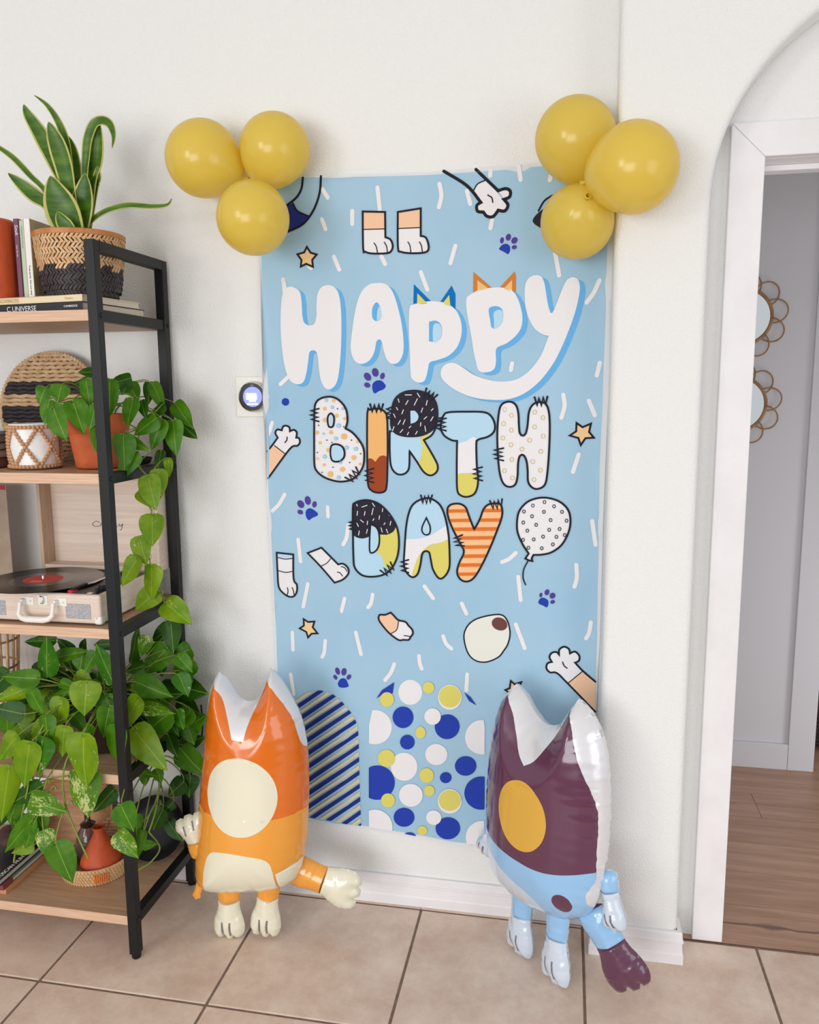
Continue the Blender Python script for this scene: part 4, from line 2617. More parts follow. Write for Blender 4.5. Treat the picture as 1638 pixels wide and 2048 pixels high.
(988,9891),
(1054,10126),
(1151,10328),
(1161,10461),
(1102,10558),
(1003,10753),
(872,11013),
(758,11306)],None,1),
('f','orange',[(643,11277,1),
(2257,11334,1),
(2258,11246,1),
(643,11189,1)],[],[(725,11502),
(758,11617),
(872,11684),
(1067,11688),
(1213,11594),
(1294,11384),
(1441,11011,1),
(1585,11292),
(1680,11554),
(1807,11686),
(1999,11722),
(2126,11693),
(2175,11532),
(2155,11338),
(2068,11076),
(1880,10581),
(1657,10080),
(1464,9741),
(1301,9608),
(1137,9612),
(1021,9725),
(988,9891),
(1054,10126),
(1151,10328),
(1161,10461),
(1102,10558),
(1003,10753),
(872,11013),
(758,11306)],None,1),
('f','orange',[(643,11041,1),
(2259,11100,1),
(2260,11010,1),
(643,10948,1)],[],[(725,11502),
(758,11617),
(872,11684),
(1067,11688),
(1213,11594),
(1294,11384),
(1441,11011,1),
(1585,11292),
(1680,11554),
(1807,11686),
(1999,11722),
(2126,11693),
(2175,11532),
(2155,11338),
(2068,11076),
(1880,10581),
(1657,10080),
(1464,9741),
(1301,9608),
(1137,9612),
(1021,9725),
(988,9891),
(1054,10126),
(1151,10328),
(1161,10461),
(1102,10558),
(1003,10753),
(872,11013),
(758,11306)],None,1),
('f','orange',[(643,10800,1),
(2262,10863,1),
(2263,10775,1),
(643,10710,1)],[],[(725,11502),
(758,11617),
(872,11684),
(1067,11688),
(1213,11594),
(1294,11384),
(1441,11011,1),
(1585,11292),
(1680,11554),
(1807,11686),
(1999,11722),
(2126,11693),
(2175,11532),
(2155,11338),
(2068,11076),
(1880,10581),
(1657,10080),
(1464,9741),
(1301,9608),
(1137,9612),
(1021,9725),
(988,9891),
(1054,10126),
(1151,10328),
(1161,10461),
(1102,10558),
(1003,10753),
(872,11013),
(758,11306)],None,1),
('f','orange',[(643,10551,1),
(2264,10619,1),
(2265,10530,1),
(643,10462,1)],[],[(725,11502),
(758,11617),
(872,11684),
(1067,11688),
(1213,11594),
(1294,11384),
(1441,11011,1),
(1585,11292),
(1680,11554),
(1807,11686),
(1999,11722),
(2126,11693),
(2175,11532),
(2155,11338),
(2068,11076),
(1880,10581),
(1657,10080),
(1464,9741),
(1301,9608),
(1137,9612),
(1021,9725),
(988,9891),
(1054,10126),
(1151,10328),
(1161,10461),
(1102,10558),
(1003,10753),
(872,11013),
(758,11306)],None,1),
('f','orange',[(643,10306,1),
(2267,10376,1),
(2268,10285,1),
(643,10212,1)],[],[(725,11502),
(758,11617),
(872,11684),
(1067,11688),
(1213,11594),
(1294,11384),
(1441,11011,1),
(1585,11292),
(1680,11554),
(1807,11686),
(1999,11722),
(2126,11693),
(2175,11532),
(2155,11338),
(2068,11076),
(1880,10581),
(1657,10080),
(1464,9741),
(1301,9608),
(1137,9612),
(1021,9725),
(988,9891),
(1054,10126),
(1151,10328),
(1161,10461),
(1102,10558),
(1003,10753),
(872,11013),
(758,11306)],None,1),
('f','orange',[(642,10062,1),
(2269,10137,1),
(2270,10048,1),
(642,9972,1)],[],[(725,11502),
(758,11617),
(872,11684),
(1067,11688),
(1213,11594),
(1294,11384),
(1441,11011,1),
(1585,11292),
(1680,11554),
(1807,11686),
(1999,11722),
(2126,11693),
(2175,11532),
(2155,11338),
(2068,11076),
(1880,10581),
(1657,10080),
(1464,9741),
(1301,9608),
(1137,9612),
(1021,9725),
(988,9891),
(1054,10126),
(1151,10328),
(1161,10461),
(1102,10558),
(1003,10753),
(872,11013),
(758,11306)],None,1),
('f','orange',[(642,9811,1),
(2272,9890,1),
(2273,9807,1),
(642,9728,1)],[],[(725,11502),
(758,11617),
(872,11684),
(1067,11688),
(1213,11594),
(1294,11384),
(1441,11011,1),
(1585,11292),
(1680,11554),
(1807,11686),
(1999,11722),
(2126,11693),
(2175,11532),
(2155,11338),
(2068,11076),
(1880,10581),
(1657,10080),
(1464,9741),
(1301,9608),
(1137,9612),
(1021,9725),
(988,9891),
(1054,10126),
(1151,10328),
(1161,10461),
(1102,10558),
(1003,10753),
(872,11013),
(758,11306)],None,1),
('s','ink',[(725,11502),
(758,11617),
(872,11684),
(1067,11688),
(1213,11594),
(1294,11384),
(1441,11011,1),
(1585,11292),
(1680,11554),
(1807,11686),
(1999,11722),
(2126,11693),
(2175,11532),
(2155,11338),
(2068,11076),
(1880,10581),
(1657,10080),
(1464,9741),
(1301,9608),
(1137,9612),
(1021,9725),
(988,9891),
(1054,10126),
(1151,10328),
(1161,10461),
(1102,10558),
(1003,10753),
(872,11013),
(758,11306)],50,1,None,0),
('s','ink',[(1847,11786,1),
(1934,11580,1),
(1958,11775,1),
(2042,11584,1),
(2061,11808,1),
(2144,11631,1),
(2165,11840,1)],44,0,None,1),
('s','ink',[(1125,10860,1),
(904,10766,1),
(1111,10755,1),
(905,10664,1),
(1143,10660,1),
(953,10571,1),
(1175,10565,1)],44,0,None,1)]),
('printed_balloon',[('f','paper',[(2560,11186),
(2604,11509),
(2789,11754),
(3038,11870),
(3319,11891),
(3630,11801),
(3851,11599),
(3925,11314),
(3879,10993),
(3715,10667),
(3469,10466),
(3219,10393),
(2999,10380,1),
(2953,10287),
(2970,10216,1),
(2874,10235),
(2788,10282,1),
(2847,10375),
(2872,10415,1),
(2726,10639),
(2595,10927)],[],None,None,0),
('s','ink',[(3001,11684),
(2982,11645),
(2945,11644),
(2925,11683),
(2944,11722),
(2981,11722)],19,1,None,0),
('s','ink',[(3296,11779),
(3278,11740),
(3240,11739),
(3221,11778),
(3239,11817),
(3276,11817)],19,1,None,0),
('s','ink',[(3540,11672),
(3522,11633),
(3485,11633),
(3466,11671),
(3483,11710),
(3521,11711)],19,1,None,0),
('s','ink',[(3744,11533),
(3726,11494),
(3689,11493),
(3670,11532),
(3688,11571),
(3725,11571)],19,1,None,0),
('s','ink',[(2774,11529),
(2755,11489),
(2717,11489),
(2698,11527),
(2716,11567),
(2754,11567)],19,1,None,0),
('s','ink',[(3285,11524),
(3267,11484),
(3229,11484),
(3210,11522),
(3228,11561),
(3265,11562)],19,1,None,0),
('s','ink',[(2983,11405),
(2965,11365),
(2927,11365),
(2908,11403),
(2926,11443),
(2964,11443)],19,1,None,0),
('s','ink',[(2762,11239),
(2743,11199),
(2706,11198),
(2686,11237),
(2705,11277),
(2742,11277)],19,1,None,0),
('s','ink',[(3460,11313),
(3442,11274),
(3404,11273),
(3385,11311),
(3403,11351),
(3440,11351)],19,1,None,0),
('s','ink',[(3093,11182),
(3075,11143),
(3037,11142),
(3018,11180),
(3036,11220),
(3074,11221)],19,1,None,0),
('s','ink',[(2869,11025),
(2851,10985),
(2813,10984),
(2793,11023),
(2812,11063),
(2850,11064)],19,1,None,0),
('s','ink',[(3427,11055),
(3409,11016),
(3372,11015),
(3352,11054),
(3370,11093),
(3408,11094)],19,1,None,0),
('s','ink',[(3691,11085),
(3674,11045),
(3636,11044),
(3617,11083),
(3635,11122),
(3672,11123)],19,1,None,0),
('s','ink',[(3863,11306),
(3846,11267),
(3809,11266),
(3789,11305),
(3807,11344),
(3844,11345)],19,1,None,0),
('s','ink',[(3825,10928),
(3807,10888),
(3770,10887),
(3751,10926),
(3768,10965),
(3806,10966)],19,1,None,0),
('s','ink',[(2762,10779),
(2743,10739),
(2705,10738),
(2686,10777),
(2704,10817),
(2742,10818)],19,1,None,0),
('s','ink',[(3036,10793),
(3018,10754),
(2980,10753),
(2961,10791),
(2979,10831),
(3017,10832)],19,1,None,0),
('s','ink',[(3274,10871),
(3256,10831),
(3218,10830),
(3199,10869),
(3217,10909),
(3255,10910)],19,1,None,0),
('s','ink',[(3615,10874),
(3597,10834),
(3559,10833),
(3540,10872),
(3558,10911),
(3595,10912)],19,1,None,0),
('s','ink',[(2901,10569),
(2883,10529),
(2845,10528),
(2825,10567),
(2844,10607),
(2881,10608)],19,1,None,0),
('s','ink',[(3245,10563),
(3227,10523),
(3189,10522),
(3169,10561),
(3188,10600),
(3225,10602)],19,1,None,0),
('s','ink',[(3528,10672),
(3510,10632),
(3473,10631),
(3453,10669),
(3471,10709),
(3509,10710)],19,1,None,0),
('s','ink',[(2560,11186),
(2604,11509),
(2789,11754),
(3038,11870),
(3319,11891),
(3630,11801),
(3851,11599),
(3925,11314),
(3879,10993),
(3715,10667),
(3469,10466),
(3219,10393),
(2999,10380,1),
(2953,10287),
(2970,10216,1),
(2874,10235),
(2788,10282,1),
(2847,10375),
(2872,10415,1),
(2726,10639),
(2595,10927)],50,1,None,0),
('s','ink',[(2859,10219),
(2751,9986),
(2738,9755),
(2804,9576)],33,0,None,0)]),
('printed_paw',[('f','royal',[(-1260,14823),
(-1159,14913),
(-1018,14911),
(-904,14775),
(-974,14685),
(-1100,14641),
(-1195,14581),
(-1257,14657)],[],None,None,0),
('f','violet',[(-1317,15068),
(-1288,14984),
(-1319,14921),
(-1391,14916),
(-1462,14973),
(-1491,15057),
(-1460,15120),
(-1388,15124)],[],None,None,0),
('f','violet',[(-1096,15150),
(-1099,15062),
(-1150,15013),
(-1219,15032),
(-1266,15108),
(-1263,15197),
(-1212,15246),
(-1143,15226)],[],None,None,0),
('f','violet',[(-929,15018),
(-964,14961),
(-1014,14947),
(-1049,14984),
(-1049,15050),
(-1013,15107),
(-963,15121),
(-928,15084)],[],None,None,0),
('f','violet',[(-1320,14767),
(-1364,14735),
(-1429,14743),
(-1476,14786),
(-1478,14839),
(-1434,14871),
(-1369,14863),
(-1322,14820)],[],None,None,0)]),
('printed_paw',[('f','royal',[(-3181,11414),
(-3096,11487),
(-2981,11467),
(-2829,11342),
(-2887,11276),
(-3004,11225),
(-3105,11159),
(-3185,11270)],[],None,None,0),
('f','violet',[(-3248,11651),
(-3221,11566),
(-3256,11499),
(-3331,11491),
(-3403,11545),
(-3429,11630),
(-3395,11696),
(-3319,11705)],[],None,None,0),
('f','violet',[(-3035,11723),
(-3043,11629),
(-3096,11579),
(-3163,11603),
(-3205,11685),
(-3197,11779),
(-3144,11829),
(-3077,11806)],[],None,None,0),
('f','violet',[(-2863,11592),
(-2895,11533),
(-2946,11514),
(-2987,11547),
(-2993,11612),
(-2961,11672),
(-2909,11691),
(-2869,11658)],[],None,None,0),
('f','violet',[(-3264,11345),
(-3308,11313),
(-3371,11320),
(-3417,11361),
(-3419,11413),
(-3375,11444),
(-3312,11438),
(-3266,11397)],[],None,None,0)]),
('printed_paw',[('f','royal',[(-2363,6581),
(-2272,6685),
(-2139,6676),
(-2063,6488),
(-2077,6456),
(-2211,6420),
(-2330,6426),
(-2378,6490)],[],None,None,0),
('f','violet',[(-2315,6920),
(-2307,6837),
(-2341,6786),
(-2397,6799),
(-2441,6867),
(-2449,6950),
(-2416,7000),
(-2360,6988)],[],None,None,0),
('f','violet',[(-2114,6883),
(-2151,6803),
(-2210,6776),
(-2256,6816),
(-2262,6900),
(-2224,6979),
(-2166,7007),
(-2120,6967)],[],None,None,0),
('f','violet',[(-2404,6744),
(-2386,6689),
(-2404,6647),
(-2449,6642),
(-2493,6677),
(-2512,6731),
(-2493,6773),
(-2449,6779)],[],None,None,0),
('f','violet',[(-1996,6720),
(-2043,6675),
(-2093,6672),
(-2118,6714),
(-2102,6776),
(-2056,6822),
(-2006,6824),
(-1981,6782)],[],None,None,0)]),
('printed_paw',[('f','royal',[(3139,9110),
(3192,9212),
(3287,9232),
(3399,9154),
(3395,9005),
(3355,8971),
(3275,9017),
(3162,9062)],[],None,None,0),
('f','violet',[(3247,9299),
(3228,9255),
(3196,9239),
(3170,9263),
(3165,9311),
(3184,9355),
(3216,9370),
(3242,9347)],[],None,None,0),
('f','violet',[(3423,9364),
(3387,9312),
(3337,9302),
(3302,9340),
(3303,9404),
(3340,9456),
(3390,9465),
(3424,9427)],[],None,None,0),
('f','violet',[(3566,9249),
(3512,9215),
(3455,9230),
(3429,9284),
(3448,9346),
(3502,9380),
(3558,9365),
(3585,9311)],[],None,None,0),
('f','violet',[(3572,9158),
(3568,9116),
(3532,9084),
(3484,9081),
(3454,9108),
(3459,9150),
(3495,9182),
(3542,9185)],[],None,None,0)]),
('printed_paw',[('f','royal',[(2026,18130),
(2107,18226),
(2230,18241),
(2304,18159),
(2293,18040),
(2253,17990),
(2170,18045),
(2047,18109)],[],None,None,0),
('f','violet',[(2146,18323),
(2123,18271),
(2084,18256),
(2054,18285),
(2049,18343),
(2073,18395),
(2111,18410),
(2142,18380)],[],None,None,0),
('f','violet',[(2320,18379),
(2285,18326),
(2234,18315),
(2196,18352),
(2193,18417),
(2228,18470),
(2279,18480),
(2317,18443)],[],None,None,0),
('f','violet',[(2465,18265),
(2408,18233),
(2351,18248),
(2328,18301),
(2352,18361),
(2408,18392),
(2465,18377),
(2488,18324)],[],None,None,0),
('f','violet',[(2469,18165),
(2461,18125),
(2420,18101),
(2372,18106),
(2343,18137),
(2352,18177),
(2392,18201),
(2440,18196)],[],None,None,0)]),
('printed_star',[('f','sand',[(-2962,18368,1),
(-2862,18218,1),
(-2698,18166,1),
(-2825,18036,1),
(-2809,17862,1),
(-2994,17945,1),
(-3142,17881,1),
(-3116,18046,1),
(-3225,18193,1),
(-3036,18236,1)],[],None,None,1),
('s','ink',[(-2962,18368,1),
(-2862,18218,1),
(-2698,18166,1),
(-2825,18036,1),
(-2809,17862,1),
(-2994,17945,1),
(-3142,17881,1),
(-3116,18046,1),
(-3225,18193,1),
(-3036,18236,1)],50,1,None,1)]),
('printed_star',[('f','sand',[(-3344,8339,1),
(-3217,8261,1),
(-3030,8287,1),
(-3085,8116,1),
(-2948,7949,1),
(-3124,7929,1),
(-3229,7813,1),
(-3276,7972,1),
(-3467,8064,1),
(-3339,8154,1)],[],None,None,1),
('s','ink',[(-3344,8339,1),
(-3217,8261,1),
(-3030,8287,1),
(-3085,8116,1),
(-2948,7949,1),
(-3124,7929,1),
(-3229,7813,1),
(-3276,7972,1),
(-3467,8064,1),
(-3339,8154,1)],50,1,None,1)]),
('printed_star',[('f','sand',[(4022,13811,1),
(4172,13706,1),
(4376,13796,1),
(4337,13587,1),
(4458,13443,1),
(4252,13430,1),
(4139,13255,1),
(4075,13435,1),
(3861,13495,1),
(4018,13601,1)],[],None,None,1),
('s','ink',[(4022,13811,1),
(4172,13706,1),
(4376,13796,1),
(4337,13587,1),
(4458,13443,1),
(4252,13430,1),
(4139,13255,1),
(4075,13435,1),
(3861,13495,1),
(4018,13601,1)],50,1,None,1)]),
('printed_star',[('f','sand',[(2450,6915,1),
(2549,6835,1),
(2728,6898,1),
(2665,6722,1),
(2764,6591,1),
(2569,6561,1),
(2472,6399,1),
(2421,6569,1),
(2305,6647,1),
(2420,6707,1)],[],None,None,1),
('s','ink',[(2450,6915,1),
(2549,6835,1),
(2728,6898,1),
(2665,6722,1),
(2764,6591,1),
(2569,6561,1),
(2472,6399,1),
(2421,6569,1),
(2305,6647,1),
(2420,6707,1)],50,1,None,1)]),
('printed_dot',[('f','royal',[(-3576,14373),
(-3599,14311),
(-3656,14273),
(-3725,14273),
(-3780,14312),
(-3799,14374),
(-3776,14436),
(-3719,14474),
(-3650,14473),
(-3595,14435)],[],None,None,0)]),
('printed_arm',[('f','paper',[(-4246,13030,1),
(-4072,13237),
(-3933,13411,1),
(-4002,13537),
(-3942,13631),
(-3811,13609,1),
(-3774,13710),
(-3691,13735),
(-3594,13694),
(-3580,13585,1),
(-3464,13623),
(-3384,13554),
(-3405,13413,1),
(-3323,13398),
(-3303,13288),
(-3378,13193),
(-3511,13177),
(-3715,12970),
(-4248,12296,1)],[],None,None,0),
('f','peach',[(-4246,13030,1),
(-4040,13199,1),
(-3732,12970,1),
(-4248,12296,1)],[],None,None,1),
('s','ink',[(-4246,13030,1),
(-4072,13237),
(-3933,13411,1),
(-4002,13537),
(-3942,13631),
(-3811,13609,1),
(-3774,13710),
(-3691,13735),
(-3594,13694),
(-3580,13585,1),
(-3464,13623),
(-3384,13554),
(-3405,13413,1),
(-3323,13398),
(-3303,13288),
(-3378,13193),
(-3511,13177),
(-3715,12970),
(-4248,12296,1)],50,0,None,0),
('s','ink',[(-4040,13199),
(-3732,12970)],25,0,None,0),
('s','ink',[(-3661,13428),
(-3670,13349),
(-3729,13280)],30,0,None,0)]),
('printed_arm',[('f','paper',[(4683,6191,1),
(3951,6924),
(3659,7194),
(3482,7200),
(3384,7313),
(3414,7450),
(3525,7491,1),
(3459,7622),
(3520,7743),
(3647,7767),
(3713,7687,1),
(3710,7838),
(3835,7928),
(3963,7868),
(3991,7753,1),
(4122,7810),
(4235,7699),
(4223,7564),
(4129,7509,1),
(4324,7302),
(4665,7020,1)],[],None,None,0),
('f','peach',[(3951,6924,1),
(4324,7285,1),
(4662,7019,1),
(4683,6191,1)],[],None,None,1),
('s','ink',[(4683,6191,1),
(3951,6924),
(3659,7194),
(3482,7200),
(3384,7313),
(3414,7450),
(3525,7491,1),
(3459,7622),
(3520,7743),
(3647,7767),
(3713,7687,1),
(3710,7838),
(3835,7928),
(3963,7868),
(3991,7753,1),
(4122,7810),
(4235,7699),
(4223,7564),
(4129,7509,1),
(4324,7302),
(4665,7020,1)],50,0,None,0),
('s','ink',[(3951,6924),
(4324,7285)],25,0,None,0),
('s','ink',[(3805,7507),
(3846,7408),
(3926,7345)],30,0,None,0)]),
('printed_arm',[('f','paper',[(1380,19549),
(1482,19708),
(1706,19793,1),
(2240,19163),
(1993,19518,1),
(2175,19555),
(2289,19491),
(2278,19356),
(2137,19304,1),
(2240,19163),
(2160,19030),
(1997,19057,1),
(1957,19000),
(1855,18907),
(1712,18933),
(1629,19035,1),
(1485,19061),
(1464,19200),
(1566,19266,1)],[],None,None,0),
('s','ink',[(635,20057,1),
(1215,19682),
(1566,19266,1),
(1464,19200),
(1485,19061),
(1629,19035,1),
(1712,18933),
(1855,18907),
(1957,19000),
(1997,19057,1),
(2160,19030),
(2240,19163),
(2137,19304,1),
(2278,19356),
(2289,19491),
(2175,19555),
(1993,19518,1),
(1439,20052,1)],76,0,None,0),
('s','ink',[(1380,19549),
(1482,19708),
(1706,19793)],30,0,None,0),
('s','ink',[(1737,19429),
(1840,19358),
(1861,19251)],30,0,None,0)]),
('printed_foot',[('f','paper',[(-1453,19182,1),
(-874,19148,1),
(-873,18531,1),
(-742,18470),
(-684,18317),
(-725,18187),
(-846,18135),
(-1228,18142),
(-1408,18194),
(-1456,18271)],[],None,None,0),
('f','peach',[(-1445,19174,1),
(-878,19141,1),
(-879,18738,1),
(-1444,18743,1)],[],None,None,1),
('s','ink',[(-1444,18743),
(-879,18738)],25,0,None,0),
('s','ink',[(-1171,18400),
(-1116,18315),
(-1086,18163)],25,0,None,0),
('s','ink',[(-903,18412),
(-844,18304),
(-826,18164)],25,0,None,0),
('s','ink',[(-1453,19182,1),
(-874,19148,1),
(-873,18531,1),
(-742,18470),
(-684,18317),
(-725,18187),
(-846,18135),
(-1228,18142),
(-1408,18194),
(-1456,18271)],48,1,None,0)]),
('printed_foot',[('f','paper',[(-544,19133,1),
(46,19196,1),
(42,18528,1),
(170,18483),
(242,18298),
(224,18159),
(83,18112),
(-237,18115),
(-470,18159),
(-548,18267)],[],None,None,0),
('f','peach',[(-539,19128,1),
(41,19190,1),
(38,18732,1),
(-543,18733,1)],[],None,None,1),
('s','ink',[(-543,18733),
(38,18732)],25,0,None,0),
('s','ink',[(-287,18392),
(-235,18292),
(-217,18144)],25,0,None,0),
('s','ink',[(11,18380),
(62,18280),
(80,18145)],25,0,None,0),
('s','ink',[(-544,19133,1),
(46,19196,1),
(42,18528,1),
(170,18483),
(242,18298),
(224,18159),
(83,18112),
(-237,18115),
(-470,18159),
(-548,18267)],48,1,None,0)]),
('printed_foot',[('f','paper',[(-4066,10221,1),
(-3584,10186,1),
(-3595,9494),
(-3508,9332),
(-3514,9132),
(-3603,8996),
(-3739,8973),
(-3907,9067),
(-4037,9245),
(-4058,9643)],[],None,None,0),
('f','powder',[(-4056,10211,1),
(-3591,10183,1),
(-3587,10071,1),
(-4057,10089,1)],[],None,None,1),
('s','ink',[(-4060,10089),
(-3841,10047),
(-3587,10071)],25,0,None,0),
('s','ink',[(-4039,9710),
(-3820,9668),
(-3588,9709)],25,0,None,0),
('s','ink',[(-3782,9228),
(-3769,9122),
(-3799,9021)],25,0,None,0),
('s','ink',[(-3646,9243),
(-3606,9129),
(-3601,9046)],25,0,None,0),
('s','ink',[(-4066,10221,1),
(-3584,10186,1),
(-3595,9494),
(-3508,9332),
(-3514,9132),
(-3603,8996),
(-3739,8973),
(-3907,9067),
(-4037,9245),
(-4058,9643)],48,1,None,0)]),
('printed_foot',[('f','paper',[(-3163,10239,1),
(-2759,10407,1),
(-2280,9961,1),
(-2141,9988),
(-2012,9879),
(-1998,9717),
(-2150,9548),
(-2400,9440,1),
(-2805,9884)],[],None,None,0),
('s','ink',[(-2789,9885),
(-2620,9972),
(-2501,10106)],25,0,None,0),
('s','ink',[(-2311,9745),
(-2229,9725),
(-2165,9639)],25,0,None,0),
('s','ink',[(-2192,9905),
(-2094,9876),
(-2040,9780)],25,0,None,0),
('s','ink',[(-3163,10239,1),
(-2759,10407,1),
(-2280,9961,1),
(-2141,9988),
(-2012,9879),
(-1998,9717),
(-2150,9548),
(-2400,9440,1),
(-2805,9884)],48,1,None,0)]),
('printed_foot',[('f','paper',[(-1148,8574),
(-1001,8581),
(-838,8654,1),
(-757,8576),
(-629,8451),
(-435,8411),
(-355,8316,1),
(-243,8191),
(-228,8077),
(-293,7991,1),
(-342,7906),
(-504,7898),
(-618,7882),
(-861,8044),
(-1054,8249),
(-1176,8441)],[],None,None,0),
('f','peach',[(-1148,8567,1),
(-1001,8574,1),
(-844,8637,1),
(-619,8435,1),
(-680,8169,1),
(-861,8054,1),
(-1054,8256,1),
(-1169,8441,1)],[],None,None,1),
('s','ink',[(-619,8435),
(-680,8169),
(-861,8044)],25,0,None,0),
('s','ink',[(-471,8015),
(-374,8013),
(-293,7991)],25,0,None,0),
('s','ink',[(-1148,8574),
(-1001,8581),
(-838,8654,1),
(-757,8576),
(-629,8451),
(-435,8411),
(-355,8316,1),
(-243,8191),
(-228,8077),
(-293,7991,1),
(-342,7906),
(-504,7898),
(-618,7882),
(-861,8044),
(-1054,8249),
(-1176,8441)],48,1,None,0)]),
('printed_blob',[('f','cream',[(1174,8041),
(1239,8317),
(1436,8531),
(1764,8664),
(2154,8726),
(2334,8573),
(2412,8240),
(2357,7933),
(2261,7758),
(2100,7545),
(1772,7389),
(1475,7423),
(1275,7636)],[],None,None,0),
('s','ink',[(1174,8041),
(1239,8317),
(1436,8531),
(1764,8664),
(2154,8726),
(2334,8573),
(2412,8240),
(2357,7933),
(2261,7758),
(2100,7545),
(1772,7389),
(1475,7423),
(1275,7636)],38,1,None,0),
('f','cocoa',[(2333,8403),
(2261,8317),
(2140,8289),
(2014,8330),
(1933,8424),
(1928,8536),
(2000,8621),
(2122,8649),
(2247,8608),
(2327,8514)],[],None,None,0)]),
('printed_curve',[('f','navy',[(-3513,19403,1),
(-3303,19469,1),
(-3185,19274),
(-2899,19135,1),
(-3071,18926),
(-3301,18860),
(-3470,18771,1),
(-3441,19038)],[],None,None,0),
('s','ink',[(-3017,20083),
(-3066,19815),
(-3217,19597),
(-3513,19403)],57,0,None,0),
('s','ink',[(-2527,20087),
(-2577,19678),
(-2752,19272),
(-3049,18944),
(-3470,18771)],57,0,None,0),
('s','ink',[(-3303,19469),
(-3185,19274),
(-2899,19135)],38,0,None,0)]),
('printed_curve',[('f','charcoal',[(3107,19044,1),
(2949,18916),
(2851,18784),
(2893,18685),
(3116,18538,1),
(3233,18728)],[],None,None,0),
('s','ink',[(3321,19343),
(3124,19218),
(2988,18992)],43,0,None,0)]),
('printed_confetti',[('s','paper',[(-1065,19750),
(-1012,19221)],108,0,None,0),
('s','paper',[(-1726,19206),
(-1732,18887)],108,0,None,0),
('s','paper',[(-2494,19768),
(-2356,19555)],108,0,None,0),
('s','paper',[(-2532,19035),
(-2435,18785)],108,0,None,0),
('s','paper',[(-2225,18091),
(-2089,17760)],108,0,None,0),
('s','paper',[(-987,18065),
(-889,17872)],108,0,None,0),
('s','paper',[(-2921,17885),
(-2864,17833)],108,0,None,0),
('s','paper',[(-3643,17579),
(-3600,17324)],108,0,None,0),
('s','paper',[(1798,20009),
(1791,19885)],108,0,None,0),
('s','paper',[(2492,20048),
(2544,19737)],108,0,None,0),
('s','paper',[(3284,19824),
(3247,19700)],108,0,None,0),
('s','paper',[(523,19758),
(572,19479),
(509,19206)],108,0,None,0),
('s','paper',[(1215,19557),
(1299,19247)],108,0,None,0),
('s','paper',[(1848,18829),
(1808,18641)],108,0,None,0),
('s','paper',[(927,18252),
(802,17835)],108,0,None,0),
('s','paper',[(38,17638),
(207,17204)],108,0,None,0),
('s','paper',[(3406,17999),
(3517,17443)],108,0,None,0),
('s','paper',[(4488,17283),
(4365,17003),
(4200,16770)],108,0,None,0),
('s','paper',[(-3634,17584),
(-3612,17251)],108,0,None,0),
('s','paper',[(-3813,14844),
(-3585,15042)],108,0,None,0),
('s','paper',[(-4085,13819),
(-4177,13552),
(-4231,13457)],108,0,None,0),
('s','paper',[(2388,15315),
(2359,15151)],108,0,None,0),
('s','paper',[(4554,15301),
(4490,14994)],108,0,None,0),
('s','paper',[(3676,14520),
(3717,14245),
(3643,13946)],108,0,None,0),
('s','paper',[(4311,14368),
(4467,14005)],108,0,None,0),
('s','paper',[(4094,13013),
(3961,12570)],108,0,None,0),
('s','paper',[(-3784,11853),
(-3960,11576),
(-4152,11394)],108,0,None,0),
('s','paper',[(-2551,11539),
(-2540,11284)],108,0,None,0),
('s','paper',[(-1973,11057),
(-2028,10719),
(-2124,10523)],108,0,None,0),
('s','paper',[(-3430,10609),
(-3378,9996)],108,0,None,0),
('s','paper',[(-3187,9361),
(-3340,8707)],108,0,None,0),
('s','paper',[(-2121,9008),
(-2218,8641)],108,0,None,0),
('s','paper',[(-1336,9139),
(-1389,8891),
(-1473,8773)],108,0,None,0),
('s','paper',[(100,9423),
(337,9101)],108,0,None,0),
('s','paper',[(-3686,7935),
(-3684,7426)],108,0,None,0),
('s','paper',[(-2723,7748),
(-2765,7392),
(-2829,7270)],108,0,None,0),
('s','paper',[(-1831,8038),
(-1692,7418)],108,0,None,0),
('s','paper',[(-60,7460),
(-39,7246),
(15,7100)],108,0,None,0),
('s','paper',[(-755,7187),
(-857,6931),
(-1024,6706)],108,0,None,0),
('s','paper',[(2538,10421),
(2364,10252),
(2179,10157)],108,0,None,0),
('s','paper',[(2610,9783),
(2682,9157)],108,0,None,0),
('s','paper',[(4100,10146),
(4123,9806),
(4067,9560)],108,0,None,0),
('s','paper',[(4472,11311),
(4574,10692)],108,0,None,0),
('s','paper',[(1112,8983),
(1238,8708)],108,0,None,0),
('s','paper',[(607,8053),
(691,7844),
(835,7714)],108,0,None,0),
('s','paper',[(2562,8490),
(2806,7839)],108,0,None,0),
('s','paper',[(4510,8627),
(4471,8344),
(4397,8182)],108,0,None,0),
('s','paper',[(1267,7014),
(1245,6561)],108,0,None,0),
('s','paper',[(-3775,6696),
(-3702,6111)],108,0,None,0)]),
('printed_arch',[('f','navy',[(-4227,6142,1),
(-1588,8058,1),
(-1591,7926,1),
(-4231,6004,1)],[],[(-4210,2448,1),
(-4120,5186),
(-3921,5661),
(-3614,6003),
(-3268,6198),
(-2906,6276),
(-2549,6200),
(-2242,5982),
(-1981,5661),
(-1832,5310),
(-1804,4902),
(-1794,3615),
(-1771,2308,1)],None,1),
('f','beige',[(-4221,6307,1),
(-1586,8215,1),
(-1588,8110,1),
(-4225,6197,1)],[],[(-4210,2448,1),
(-4120,5186),
(-3921,5661),
(-3614,6003),
(-3268,6198),
(-2906,6276),
(-2549,6200),
(-2242,5982),
(-1981,5661),
(-1832,5310),
(-1804,4902),
(-1794,3615),
(-1771,2308,1)],None,1),
('f','navy',[(-4240,5738,1),
(-1595,7672,1),
(-1597,7540,1),
(-4245,5599,1)],[],[(-4210,2448,1),
(-4120,5186),
(-3921,5661),
(-3614,6003),
(-3268,6198),
(-2906,6276),
